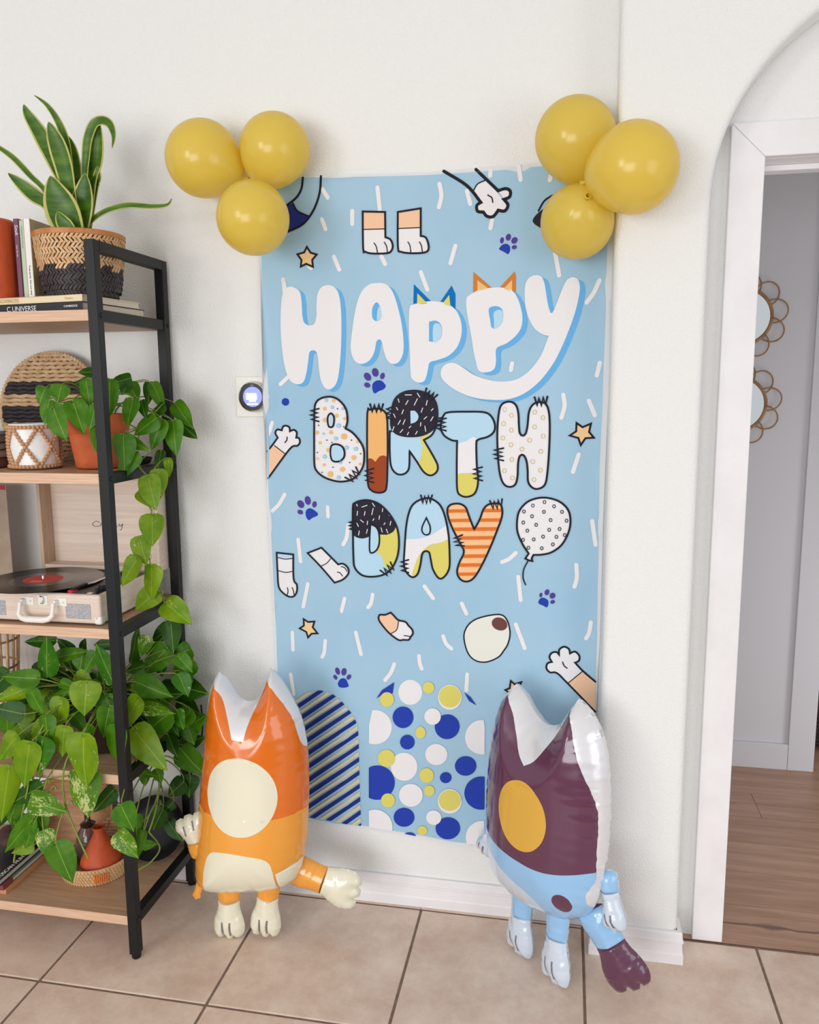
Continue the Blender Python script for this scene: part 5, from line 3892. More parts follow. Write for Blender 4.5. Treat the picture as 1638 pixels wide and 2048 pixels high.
(-2549,6200),
(-2242,5982),
(-1981,5661),
(-1832,5310),
(-1804,4902),
(-1794,3615),
(-1771,2308,1)],None,1),
('f','beige',[(-4235,5903,1),
(-1592,7830,1),
(-1594,7725,1),
(-4238,5793,1)],[],[(-4210,2448,1),
(-4120,5186),
(-3921,5661),
(-3614,6003),
(-3268,6198),
(-2906,6276),
(-2549,6200),
(-2242,5982),
(-1981,5661),
(-1832,5310),
(-1804,4902),
(-1794,3615),
(-1771,2308,1)],None,1),
('f','navy',[(-4254,5331,1),
(-1601,7284,1),
(-1603,7151,1),
(-4259,5192,1)],[],[(-4210,2448,1),
(-4120,5186),
(-3921,5661),
(-3614,6003),
(-3268,6198),
(-2906,6276),
(-2549,6200),
(-2242,5982),
(-1981,5661),
(-1832,5310),
(-1804,4902),
(-1794,3615),
(-1771,2308,1)],None,1),
('f','beige',[(-4248,5498,1),
(-1598,7443,1),
(-1600,7337,1),
(-4252,5387,1)],[],[(-4210,2448,1),
(-4120,5186),
(-3921,5661),
(-3614,6003),
(-3268,6198),
(-2906,6276),
(-2549,6200),
(-2242,5982),
(-1981,5661),
(-1832,5310),
(-1804,4902),
(-1794,3615),
(-1771,2308,1)],None,1),
('f','navy',[(-4268,4922,1),
(-1607,6894,1),
(-1609,6761,1),
(-4272,4782,1)],[],[(-4210,2448,1),
(-4120,5186),
(-3921,5661),
(-3614,6003),
(-3268,6198),
(-2906,6276),
(-2549,6200),
(-2242,5982),
(-1981,5661),
(-1832,5310),
(-1804,4902),
(-1794,3615),
(-1771,2308,1)],None,1),
('f','beige',[(-4262,5090,1),
(-1605,7054,1),
(-1606,6948,1),
(-4266,4978,1)],[],[(-4210,2448,1),
(-4120,5186),
(-3921,5661),
(-3614,6003),
(-3268,6198),
(-2906,6276),
(-2549,6200),
(-2242,5982),
(-1981,5661),
(-1832,5310),
(-1804,4902),
(-1794,3615),
(-1771,2308,1)],None,1),
('f','navy',[(-4281,4511,1),
(-1613,6503,1),
(-1616,6368,1),
(-4286,4371,1)],[],[(-4210,2448,1),
(-4120,5186),
(-3921,5661),
(-3614,6003),
(-3268,6198),
(-2906,6276),
(-2549,6200),
(-2242,5982),
(-1981,5661),
(-1832,5310),
(-1804,4902),
(-1794,3615),
(-1771,2308,1)],None,1),
('f','beige',[(-4276,4680,1),
(-1611,6663,1),
(-1613,6556,1),
(-4280,4567,1)],[],[(-4210,2448,1),
(-4120,5186),
(-3921,5661),
(-3614,6003),
(-3268,6198),
(-2906,6276),
(-2549,6200),
(-2242,5982),
(-1981,5661),
(-1832,5310),
(-1804,4902),
(-1794,3615),
(-1771,2308,1)],None,1),
('f','navy',[(-4295,4098,1),
(-1620,6109,1),
(-1622,5974,1),
(-4300,3957,1)],[],[(-4210,2448,1),
(-4120,5186),
(-3921,5661),
(-3614,6003),
(-3268,6198),
(-2906,6276),
(-2549,6200),
(-2242,5982),
(-1981,5661),
(-1832,5310),
(-1804,4902),
(-1794,3615),
(-1771,2308,1)],None,1),
('f','beige',[(-4290,4267,1),
(-1617,6270,1),
(-1619,6162,1),
(-4293,4154,1)],[],[(-4210,2448,1),
(-4120,5186),
(-3921,5661),
(-3614,6003),
(-3268,6198),
(-2906,6276),
(-2549,6200),
(-2242,5982),
(-1981,5661),
(-1832,5310),
(-1804,4902),
(-1794,3615),
(-1771,2308,1)],None,1),
('f','navy',[(-4309,3682,1),
(-1626,5713,1),
(-1628,5577,1),
(-4314,3540,1)],[],[(-4210,2448,1),
(-4120,5186),
(-3921,5661),
(-3614,6003),
(-3268,6198),
(-2906,6276),
(-2549,6200),
(-2242,5982),
(-1981,5661),
(-1832,5310),
(-1804,4902),
(-1794,3615),
(-1771,2308,1)],None,1),
('f','beige',[(-4304,3853,1),
(-1623,5875,1),
(-1625,5767,1),
(-4307,3739,1)],[],[(-4210,2448,1),
(-4120,5186),
(-3921,5661),
(-3614,6003),
(-3268,6198),
(-2906,6276),
(-2549,6200),
(-2242,5982),
(-1981,5661),
(-1832,5310),
(-1804,4902),
(-1794,3615),
(-1771,2308,1)],None,1),
('f','navy',[(-4323,3265,1),
(-1632,5314,1),
(-1635,5178,1),
(-4328,3122,1)],[],[(-4210,2448,1),
(-4120,5186),
(-3921,5661),
(-3614,6003),
(-3268,6198),
(-2906,6276),
(-2549,6200),
(-2242,5982),
(-1981,5661),
(-1832,5310),
(-1804,4902),
(-1794,3615),
(-1771,2308,1)],None,1),
('f','beige',[(-4318,3436,1),
(-1630,5478,1),
(-1632,5369,1),
(-4321,3322,1)],[],[(-4210,2448,1),
(-4120,5186),
(-3921,5661),
(-3614,6003),
(-3268,6198),
(-2906,6276),
(-2549,6200),
(-2242,5982),
(-1981,5661),
(-1832,5310),
(-1804,4902),
(-1794,3615),
(-1771,2308,1)],None,1),
('f','navy',[(-4337,2844,1),
(-1639,4914,1),
(-1641,4777,1),
(-4342,2701,1)],[],[(-4210,2448,1),
(-4120,5186),
(-3921,5661),
(-3614,6003),
(-3268,6198),
(-2906,6276),
(-2549,6200),
(-2242,5982),
(-1981,5661),
(-1832,5310),
(-1804,4902),
(-1794,3615),
(-1771,2308,1)],None,1),
('f','beige',[(-4332,3017,1),
(-1636,5078,1),
(-1638,4969,1),
(-4335,2902,1)],[],[(-4210,2448,1),
(-4120,5186),
(-3921,5661),
(-3614,6003),
(-3268,6198),
(-2906,6276),
(-2549,6200),
(-2242,5982),
(-1981,5661),
(-1832,5310),
(-1804,4902),
(-1794,3615),
(-1771,2308,1)],None,1),
('f','navy',[(-4352,2422,1),
(-1645,4512,1),
(-1648,4374,1),
(-4356,2277,1)],[],[(-4210,2448,1),
(-4120,5186),
(-3921,5661),
(-3614,6003),
(-3268,6198),
(-2906,6276),
(-2549,6200),
(-2242,5982),
(-1981,5661),
(-1832,5310),
(-1804,4902),
(-1794,3615),
(-1771,2308,1)],None,1),
('f','beige',[(-4346,2595,1),
(-1643,4677,1),
(-1644,4567,1),
(-4350,2480,1)],[],[(-4210,2448,1),
(-4120,5186),
(-3921,5661),
(-3614,6003),
(-3268,6198),
(-2906,6276),
(-2549,6200),
(-2242,5982),
(-1981,5661),
(-1832,5310),
(-1804,4902),
(-1794,3615),
(-1771,2308,1)],None,1),
('f','navy',[(-4366,1997,1),
(-1652,4107,1),
(-1654,3969,1),
(-4371,1852,1)],[],[(-4210,2448,1),
(-4120,5186),
(-3921,5661),
(-3614,6003),
(-3268,6198),
(-2906,6276),
(-2549,6200),
(-2242,5982),
(-1981,5661),
(-1832,5310),
(-1804,4902),
(-1794,3615),
(-1771,2308,1)],None,1),
('f','beige',[(-4360,2171,1),
(-1649,4273,1),
(-1651,4163,1),
(-4364,2055,1)],[],[(-4210,2448,1),
(-4120,5186),
(-3921,5661),
(-3614,6003),
(-3268,6198),
(-2906,6276),
(-2549,6200),
(-2242,5982),
(-1981,5661),
(-1832,5310),
(-1804,4902),
(-1794,3615),
(-1771,2308,1)],None,1),
('f','navy',[(-4380,1570,1),
(-1658,3701,1),
(-1661,3561,1),
(-4385,1424,1)],[],[(-4210,2448,1),
(-4120,5186),
(-3921,5661),
(-3614,6003),
(-3268,6198),
(-2906,6276),
(-2549,6200),
(-2242,5982),
(-1981,5661),
(-1832,5310),
(-1804,4902),
(-1794,3615),
(-1771,2308,1)],None,1),
('f','beige',[(-4374,1745,1),
(-1656,3867,1),
(-1657,3756,1),
(-4378,1628,1)],[],[(-4210,2448,1),
(-4120,5186),
(-3921,5661),
(-3614,6003),
(-3268,6198),
(-2906,6276),
(-2549,6200),
(-2242,5982),
(-1981,5661),
(-1832,5310),
(-1804,4902),
(-1794,3615),
(-1771,2308,1)],None,1),
('f','navy',[(-4395,1140,1),
(-1665,3292,1),
(-1667,3152,1),
(-4400,993,1)],[],[(-4210,2448,1),
(-4120,5186),
(-3921,5661),
(-3614,6003),
(-3268,6198),
(-2906,6276),
(-2549,6200),
(-2242,5982),
(-1981,5661),
(-1832,5310),
(-1804,4902),
(-1794,3615),
(-1771,2308,1)],None,1),
('f','beige',[(-4389,1316,1),
(-1662,3459,1),
(-1664,3348,1),
(-4393,1199,1)],[],[(-4210,2448,1),
(-4120,5186),
(-3921,5661),
(-3614,6003),
(-3268,6198),
(-2906,6276),
(-2549,6200),
(-2242,5982),
(-1981,5661),
(-1832,5310),
(-1804,4902),
(-1794,3615),
(-1771,2308,1)],None,1),
('f','navy',[(-4409,708,1),
(-1672,2880,1),
(-1674,2740,1),
(-4414,560,1)],[],[(-4210,2448,1),
(-4120,5186),
(-3921,5661),
(-3614,6003),
(-3268,6198),
(-2906,6276),
(-2549,6200),
(-2242,5982),
(-1981,5661),
(-1832,5310),
(-1804,4902),
(-1794,3615),
(-1771,2308,1)],None,1),
('f','beige',[(-4403,885,1),
(-1669,3049,1),
(-1671,2937,1),
(-4407,767,1)],[],[(-4210,2448,1),
(-4120,5186),
(-3921,5661),
(-3614,6003),
(-3268,6198),
(-2906,6276),
(-2549,6200),
(-2242,5982),
(-1981,5661),
(-1832,5310),
(-1804,4902),
(-1794,3615),
(-1771,2308,1)],None,1),
('f','navy',[(-4424,274,1),
(-1678,2467,1),
(-1680,2326,1),
(-4429,125,1)],[],[(-4210,2448,1),
(-4120,5186),
(-3921,5661),
(-3614,6003),
(-3268,6198),
(-2906,6276),
(-2549,6200),
(-2242,5982),
(-1981,5661),
(-1832,5310),
(-1804,4902),
(-1794,3615),
(-1771,2308,1)],None,1),
('f','beige',[(-4418,452,1),
(-1675,2636,1),
(-1677,2524,1),
(-4422,333,1)],[],[(-4210,2448,1),
(-4120,5186),
(-3921,5661),
(-3614,6003),
(-3268,6198),
(-2906,6276),
(-2549,6200),
(-2242,5982),
(-1981,5661),
(-1832,5310),
(-1804,4902),
(-1794,3615),
(-1771,2308,1)],None,1),
('f','navy',[(-4438,-163,1),
(-1685,2051,1),
(-1687,1909,1),
(-4443,-313,1)],[],[(-4210,2448,1),
(-4120,5186),
(-3921,5661),
(-3614,6003),
(-3268,6198),
(-2906,6276),
(-2549,6200),
(-2242,5982),
(-1981,5661),
(-1832,5310),
(-1804,4902),
(-1794,3615),
(-1771,2308,1)],None,1),
('f','beige',[(-4432,16,1),
(-1682,2222,1),
(-1684,2108,1),
(-4436,-103,1)],[],[(-4210,2448,1),
(-4120,5186),
(-3921,5661),
(-3614,6003),
(-3268,6198),
(-2906,6276),
(-2549,6200),
(-2242,5982),
(-1981,5661),
(-1832,5310),
(-1804,4902),
(-1794,3615),
(-1771,2308,1)],None,1),
('f','navy',[(-4453,-603,1),
(-1692,1634,1),
(-1694,1491,1),
(-4458,-753,1)],[],[(-4210,2448,1),
(-4120,5186),
(-3921,5661),
(-3614,6003),
(-3268,6198),
(-2906,6276),
(-2549,6200),
(-2242,5982),
(-1981,5661),
(-1832,5310),
(-1804,4902),
(-1794,3615),
(-1771,2308,1)],None,1),
('f','beige',[(-4447,-422,1),
(-1689,1805,1),
(-1691,1691,1),
(-4451,-542,1)],[],[(-4210,2448,1),
(-4120,5186),
(-3921,5661),
(-3614,6003),
(-3268,6198),
(-2906,6276),
(-2549,6200),
(-2242,5982),
(-1981,5661),
(-1832,5310),
(-1804,4902),
(-1794,3615),
(-1771,2308,1)],None,1),
('f','navy',[(-4468,-1044,1),
(-1698,1213,1),
(-1701,1070,1),
(-4473,-1196,1)],[],[(-4210,2448,1),
(-4120,5186),
(-3921,5661),
(-3614,6003),
(-3268,6198),
(-2906,6276),
(-2549,6200),
(-2242,5982),
(-1981,5661),
(-1832,5310),
(-1804,4902),
(-1794,3615),
(-1771,2308,1)],None,1),
('f','beige',[(-4462,-863,1),
(-1696,1386,1),
(-1697,1271,1),
(-4466,-984,1)],[],[(-4210,2448,1),
(-4120,5186),
(-3921,5661),
(-3614,6003),
(-3268,6198),
(-2906,6276),
(-2549,6200),
(-2242,5982),
(-1981,5661),
(-1832,5310),
(-1804,4902),
(-1794,3615),
(-1771,2308,1)],None,1)]),
('printed_arch',[('f','paper',[(23,6423),
(-42,6206),
(-210,6063),
(-418,6048),
(-585,6169),
(-648,6379),
(-581,6597),
(-412,6739),
(-205,6752),
(-39,6631)],[],[(-1546,2284,1),
(-1504,5017),
(-1475,5472),
(-1314,6023),
(-1003,6445),
(-567,6716),
(-137,6818),
(374,6832),
(838,6739),
(1217,6523),
(1553,6153),
(1735,5706),
(1760,5002),
(1762,2157,1),
(971,2051,1)],None,0),
('f','paper',[(-841,5347),
(-938,5043),
(-1186,4839),
(-1492,4815),
(-1738,4981),
(-1828,5274),
(-1728,5579),
(-1478,5780),
(-1174,5802),
(-931,5636)],[],[(-1546,2284,1),
(-1504,5017),
(-1475,5472),
(-1314,6023),
(-1003,6445),
(-567,6716),
(-137,6818),
(374,6832),
(838,6739),
(1217,6523),
(1553,6153),
(1735,5706),
(1760,5002),
(1762,2157,1),
(971,2051,1)],None,0),
('f','paper',[(-118,4243),
(-193,3990),
(-386,3821),
(-625,3800),
(-817,3936),
(-888,4177),
(-812,4431),
(-617,4598),
(-380,4618),
(-189,4482)],[],[(-1546,2284,1),
(-1504,5017),
(-1475,5472),
(-1314,6023),
(-1003,6445),
(-567,6716),
(-137,6818),
(374,6832),
(838,6739),
(1217,6523),
(1553,6153),
(1735,5706),
(1760,5002),
(1762,2157,1),
(971,2051,1)],None,0),
('f','paper',[(733,4683),
(673,4494),
(516,4366),
(322,4350),
(165,4451),
(105,4632),
(166,4822),
(324,4949),
(517,4964),
(673,4863)],[],[(-1546,2284,1),
(-1504,5017),
(-1475,5472),
(-1314,6023),
(-1003,6445),
(-567,6716),
(-137,6818),
(374,6832),
(838,6739),
(1217,6523),
(1553,6153),
(1735,5706),
(1760,5002),
(1762,2157,1),
(971,2051,1)],None,0),
('f','paper',[(30,3411),
(-36,3203),
(-208,3061),
(-420,3041),
(-591,3151),
(-655,3348),
(-587,3558),
(-415,3698),
(-203,3717),
(-34,3607)],[],[(-1546,2284,1),
(-1504,5017),
(-1475,5472),
(-1314,6023),
(-1003,6445),
(-567,6716),
(-137,6818),
(374,6832),
(838,6739),
(1217,6523),
(1553,6153),
(1735,5706),
(1760,5002),
(1762,2157,1),
(971,2051,1)],None,0),
('f','paper',[(-851,2353),
(-952,2026),
(-1213,1802),
(-1533,1768),
(-1791,1939),
(-1885,2249),
(-1780,2578),
(-1518,2800),
(-1199,2830),
(-945,2660)],[],[(-1546,2284,1),
(-1504,5017),
(-1475,5472),
(-1314,6023),
(-1003,6445),
(-567,6716),
(-137,6818),
(374,6832),
(838,6739),
(1217,6523),
(1553,6153),
(1735,5706),
(1760,5002),
(1762,2157,1),
(971,2051,1)],None,0),
('f','paper',[(2142,5297),
(2057,5000),
(1829,4801),
(1543,4778),
(1310,4940),
(1220,5226),
(1308,5524),
(1538,5720),
(1822,5741),
(2052,5579)],[],[(-1546,2284,1),
(-1504,5017),
(-1475,5472),
(-1314,6023),
(-1003,6445),
(-567,6716),
(-137,6818),
(374,6832),
(838,6739),
(1217,6523),
(1553,6153),
(1735,5706),
(1760,5002),
(1762,2157,1),
(971,2051,1)],None,0),
('f','paper',[(2190,2385),
(2103,2085),
(1870,1880),
(1579,1849),
(1342,2005),
(1251,2289),
(1340,2590),
(1574,2793),
(1864,2821),
(2098,2666)],[],[(-1546,2284,1),
(-1504,5017),
(-1475,5472),
(-1314,6023),
(-1003,6445),
(-567,6716),
(-137,6818),
(374,6832),
(838,6739),
(1217,6523),
(1553,6153),
(1735,5706),
(1760,5002),
(1762,2157,1),
(971,2051,1)],None,0),
('f','paper',[(1125,6364),
(1063,6149),
(898,6007),
(694,5992),
(529,6112),
(466,6320),
(530,6536),
(695,6677),
(898,6690),
(1062,6571)],[],[(-1546,2284,1),
(-1504,5017),
(-1475,5472),
(-1314,6023),
(-1003,6445),
(-567,6716),
(-137,6818),
(374,6832),
(838,6739),
(1217,6523),
(1553,6153),
(1735,5706),
(1760,5002),
(1762,2157,1),
(971,2051,1)],None,0),
('f','paper',[(1132,3340),
(1069,3120),
(901,2970),
(693,2950),
(524,3068),
(460,3277),
(525,3498),
(693,3646),
(900,3665),
(1068,3548)],[],[(-1546,2284,1),
(-1504,5017),
(-1475,5472),
(-1314,6023),
(-1003,6445),
(-567,6716),
(-137,6818),
(374,6832),
(838,6739),
(1217,6523),
(1553,6153),
(1735,5706),
(1760,5002),
(1762,2157,1),
(971,2051,1)],None,0),
('f','royal',[(-226,5688),
(-283,5500),
(-431,5375),
(-614,5361),
(-761,5465),
(-816,5645),
(-757,5834),
(-608,5958),
(-426,5970),
(-280,5867)],[],[(-1546,2284,1),
(-1504,5017),
(-1475,5472),
(-1314,6023),
(-1003,6445),
(-567,6716),
(-137,6818),
(374,6832),
(838,6739),
(1217,6523),
(1553,6153),
(1735,5706),
(1760,5002),
(1762,2157,1),
(971,2051,1)],None,0),
('f','royal',[(1063,5515),
(998,5302),
(826,5160),
(613,5143),
(440,5260),
(375,5464),
(441,5678),
(614,5819),
(826,5834),
(998,5718)],[],[(-1546,2284,1),
(-1504,5017),
(-1475,5472),
(-1314,6023),
(-1003,6445),
(-567,6716),
(-137,6818),
(374,6832),
(838,6739),
(1217,6523),
(1553,6153),
(1735,5706),
(1760,5002),
(1762,2157,1),
(971,2051,1)],None,0),
('f','royal',[(-192,4969),
(-232,4839),
(-337,4752),
(-466,4741),
(-570,4812),
(-609,4936),
(-568,5067),
(-463,5154),
(-334,5163),
(-230,5093)],[],[(-1546,2284,1),
(-1504,5017),
(-1475,5472),
(-1314,6023),
(-1003,6445),
(-567,6716),
(-137,6818),
(374,6832),
(838,6739),
(1217,6523),
(1553,6153),
(1735,5706),
(1760,5002),
(1762,2157,1),
(971,2051,1)],None,0),
('f','royal',[(-775,3706),
(-874,3394),
(-1129,3182),
(-1444,3152),
(-1697,3318),
(-1790,3616),
(-1687,3929),
(-1430,4139),
(-1117,4165),
(-867,4000)],[],[(-1546,2284,1),
(-1504,5017),
(-1475,5472),
(-1314,6023),
(-1003,6445),
(-567,6716),
(-137,6818),
(374,6832),
(838,6739),
(1217,6523),
(1553,6153),
(1735,5706),
(1760,5002),
(1762,2157,1),
(971,2051,1)],None,0),
('f','royal',[(1532,4413),
(1476,4240),
(1328,4123),
(1144,4107),
(995,4199),
(938,4363),
(995,4537),
(1143,4653),
(1326,4668),
(1475,4577)],[],[(-1546,2284,1),
(-1504,5017),
(-1475,5472),
(-1314,6023),
(-1003,6445),
(-567,6716),
(-137,6818),
(374,6832),
(838,6739),
(1217,6523),
(1553,6153),
(1735,5706),
(1760,5002),
(1762,2157,1),
(971,2051,1)],None,0),
('f','royal',[(844,4013),
(813,3914),
(731,3848),
(630,3839),
(548,3891),
(517,3984),
(549,4083),
(631,4149),
(731,4158),
(813,4106)],[],[(-1546,2284,1),
(-1504,5017),
(-1475,5472),
(-1314,6023),
(-1003,6445),
(-567,6716),
(-137,6818),
(374,6832),
(838,6739),
(1217,6523),
(1553,6153),
(1735,5706),
(1760,5002),
(1762,2157,1),
(971,2051,1)],None,0),
('f','royal',[(2136,3673),
(2050,3378),
(1819,3179),
(1530,3151),
(1295,3307),
(1204,3587),
(1293,3883),
(1525,4080),
(1812,4105),
(2045,3949)],[],[(-1546,2284,1),
(-1504,5017),
(-1475,5472),
(-1314,6023),
(-1003,6445),
(-567,6716),
(-137,6818),
(374,6832),
(838,6739),
(1217,6523),
(1553,6153),
(1735,5706),
(1760,5002),
(1762,2157,1),
(971,2051,1)],None,0),
('f','royal',[(-215,2719),
(-273,2544),
(-424,2425),
(-610,2406),
(-760,2496),
(-816,2661),
(-757,2836),
(-605,2955),
(-420,2973),
(-271,2883)],[],[(-1546,2284,1),
(-1504,5017),
(-1475,5472),
(-1314,6023),
(-1003,6445),
(-567,6716),
(-137,6818),
(374,6832),
(838,6739),
(1217,6523),
(1553,6153),
(1735,5706),
(1760,5002),
(1762,2157,1),
(971,2051,1)],None,0),
('f','royal',[(1087,2525),
(1021,2323),
(848,2185),
(633,2162),
(459,2266),
(393,2455),
(460,2658),
(634,2795),
(848,2816),
(1020,2713)],[],[(-1546,2284,1),
(-1504,5017),
(-1475,5472),
(-1314,6023),
(-1003,6445),
(-567,6716),
(-137,6818),
(374,6832),
(838,6739),
(1217,6523),
(1553,6153),
(1735,5706),
(1760,5002),
(1762,2157,1),
(971,2051,1)],None,0),
('f','royal',[(-144,2075),
(-187,1955),
(-298,1872),
(-435,1857),
(-545,1917),
(-587,2029),
(-543,2149),
(-432,2232),
(-295,2246),
(-185,2186)],[],[(-1546,2284,1),
(-1504,5017),
(-1475,5472),
(-1314,6023),
(-1003,6445),
(-567,6716),
(-137,6818),
(374,6832),
(838,6739),
(1217,6523),
(1553,6153),
(1735,5706),
(1760,5002),
(1762,2157,1),
(971,2051,1)],None,0),
('f','paper',[(546,5770),
(502,5626),
(386,5530),
(243,5520),
(128,5599),
(84,5737),
(129,5881),
(245,5976),
(387,5986),
(502,5907)],[],[(-1546,2284,1),
(-1504,5017),
(-1475,5472),
(-1314,6023),
(-1003,6445),
(-567,6716),
(-137,6818),
(374,6832),
(838,6739),
(1217,6523),
(1553,6153),
(1735,5706),
(1760,5002),
(1762,2157,1),
(971,2051,1)],None,0),
('f','paper',[(559,2795),
(517,2661),
(408,2570),
(273,2556),
(164,2626),
(123,2752),
(165,2887),
(275,2978),
(409,2991),
(518,2921)],[],[(-1546,2284,1),
(-1504,5017),
(-1475,5472),
(-1314,6023),
(-1003,6445),
(-567,6716),
(-137,6818),
(374,6832),
(838,6739),
(1217,6523),
(1553,6153),
(1735,5706),
(1760,5002),
(1762,2157,1),
(971,2051,1)],None,0),
('f','yellow',[(-771,6167),
(-811,6038),
(-912,5953),
(-1036,5945),
(-1135,6016),
(-1172,6140),
(-1132,6268),
(-1031,6352),
(-907,6361),
(-808,6290)],[],[(-1546,2284,1),
(-1504,5017),
(-1475,5472),
(-1314,6023),
(-1003,6445),
(-567,6716),
(-137,6818),
(374,6832),
(838,6739),
(1217,6523),
(1553,6153),
(1735,5706),
(1760,5002),
(1762,2157,1),
(971,2051,1)],None,0),
('f','yellow',[(365,6586),
(334,6486),
(253,6420),
(153,6413),
(72,6469),
(41,6565),
(73,6665),
(154,6731),
(254,6737),
(334,6682)],[],[(-1546,2284,1),
(-1504,5017),
(-1475,5472),
(-1314,6023),
(-1003,6445),
(-567,6716),
(-137,6818),
(374,6832),
(838,6739),
(1217,6523),
(1553,6153),
(1735,5706),
(1760,5002),
(1762,2157,1),
(971,2051,1)],None,0),
('f','yellow',[(1104,6385),
(1045,6195),
(892,6070),
(701,6057),
(546,6161),
(487,6344),
(547,6533),
(701,6658),
(891,6670),
(1045,6566)],[],[(-1546,2284,1),
(-1504,5017),
(-1475,5472),
(-1314,6023),
(-1003,6445),
(-567,6716),
(-137,6818),
(374,6832),
(838,6739),
(1217,6523),
(1553,6153),
(1735,5706),
(1760,5002),
(1762,2157,1),
(971,2051,1)],None,0),
('f','yellow',[(117,5275),
(89,5173),
(18,5106),
(-70,5099),
(-141,5156),
(-168,5254),
(-140,5356),
(-69,5423),
(19,5430),
(90,5373)],[],[(-1546,2284,1),
(-1504,5017),
(-1475,5472),
(-1314,6023),
(-1003,6445),
(-567,6716),
(-137,6818),
(374,6832),
(838,6739),
(1217,6523),
(1553,6153),
(1735,5706),
(1760,5002),
(1762,2157,1),
(971,2051,1)],None,0),
('f','yellow',[(-754,4440),
(-803,4283),
(-930,4178),
(-1085,4164),
(-1210,4249),
(-1257,4398),
(-1206,4555),
(-1079,4660),
(-924,4672),
(-800,4588)],[],[(-1546,2284,1),
(-1504,5017),
(-1475,5472),
(-1314,6023),
(-1003,6445),
(-567,6716),
(-137,6818),
(374,6832),
(838,6739),
(1217,6523),
(1553,6153),
(1735,5706),
(1760,5002),
(1762,2157,1),
(971,2051,1)],None,0),
('f','yellow',[(345,4033),
(306,3901),
(204,3813),
(77,3801),
(-24,3872),
(-63,3997),
(-23,4129),
(79,4217),
(205,4228),
(306,4157)],[],[(-1546,2284,1),
(-1504,5017),
(-1475,5472),
(-1314,6023),
(-1003,6445),
(-567,6716),
(-137,6818),
(374,6832),
(838,6739),
(1217,6523),
(1553,6153),
(1735,5706),
(1760,5002),
(1762,2157,1),
(971,2051,1)],None,0),
('f','yellow',[(370,3580),
(340,3480),
(264,3413),
(170,3405),
(94,3458),
(66,3552),
(95,3651),
(171,3718),
(265,3726),
(341,3674)],[],[(-1546,2284,1),
(-1504,5017),
(-1475,5472),
(-1314,6023),
(-1003,6445),
(-567,6716),
(-137,6818),
(374,6832),
(838,6739),
(1217,6523),
(1553,6153),
(1735,5706),
(1760,5002),
(1762,2157,1),
(971,2051,1)],None,0),
('f','yellow',[(1106,3365),
(1048,3177),
(893,3049),
(701,3031),
(545,3129),
(486,3307),
(546,3495),
(701,3622),
(892,3639),
(1047,3541)],[],[(-1546,2284,1),
(-1504,5017),
(-1475,5472),
(-1314,6023),
(-1003,6445),
(-567,6716),
(-137,6818),
(374,6832),
(838,6739),
(1217,6523),
(1553,6153),
(1735,5706),
(1760,5002),
(1762,2157,1),
(971,2051,1)],None,0),
('f','yellow',[(-771,3176),
(-811,3047),
(-914,2959),
(-1041,2947),
(-1142,3015),
(-1180,3138),
(-1139,3267),
(-1036,3354),
(-910,3365),
(-809,3297)],[],[(-1546,2284,1),
(-1504,5017),
(-1475,5472),
(-1314,6023),
(-1003,6445),
(-567,6716),
(-137,6818),
(374,6832),
(838,6739),
(1217,6523),
(1553,6153),
(1735,5706),
(1760,5002),
(1762,2157,1),
(971,2051,1)],None,0),
('f','yellow',[(152,2361),
(125,2277),
(54,2219),
(-33,2210),
(-103,2253),
(-129,2333),
(-102,2418),
(-31,2476),
(56,2484),
(126,2441)],[],[(-1546,2284,1),
(-1504,5017),
(-1475,5472),
(-1314,6023),
(-1003,6445),
(-567,6716),
(-137,6818),
(374,6832),
(838,6739),
(1217,6523),
(1553,6153),
(1735,5706),
(1760,5002),
(1762,2157,1),
(971,2051,1)],None,0),
('f','royal',[(-1277,6159,1),
(-1112,6415,1),
(-762,6668,1),
(-808,6346,1),
(-1113,6282,1)],[],None,None,1),
('f','royal',[(1187,6508,1),
(1363,6380,1),
(1519,6159,1),
(1322,6268,1)],[],None,None,1),
('f','yellow',[(-771,6167),
(-811,6038),
(-912,5953),
(-1036,5945),
(-1135,6016),
(-1172,6140),
(-1132,6268),
(-1031,6352),
(-907,6361),
(-808,6290)],[],None,None,0)])]
CONF = None
for name, ops in ART:
    mats = []; out = []; lay = 3 if name == 'printed_confetti' else 4
    if name == 'printed_arch': lay = 4
    for i, op in enumerate(ops):
        if op[1] not in mats: mats.append(op[1])
        if op[0] == 'f': V, F = fill(op[2], op[3], op[4], op[6])
        else: V, F = ribbon(op[2], op[3], op[4], op[6])
        L_ = 3 if name == 'printed_confetti' else lay - 1 + min(i, 4) * .85 + i * .05
        out.append((L_, mats.index(op[1]), V, F))
    o = sheet_obj(name, [pm(n) for n in mats], out, BANNER)
    if name == 'printed_confetti': o['kind'] = 'stuff'

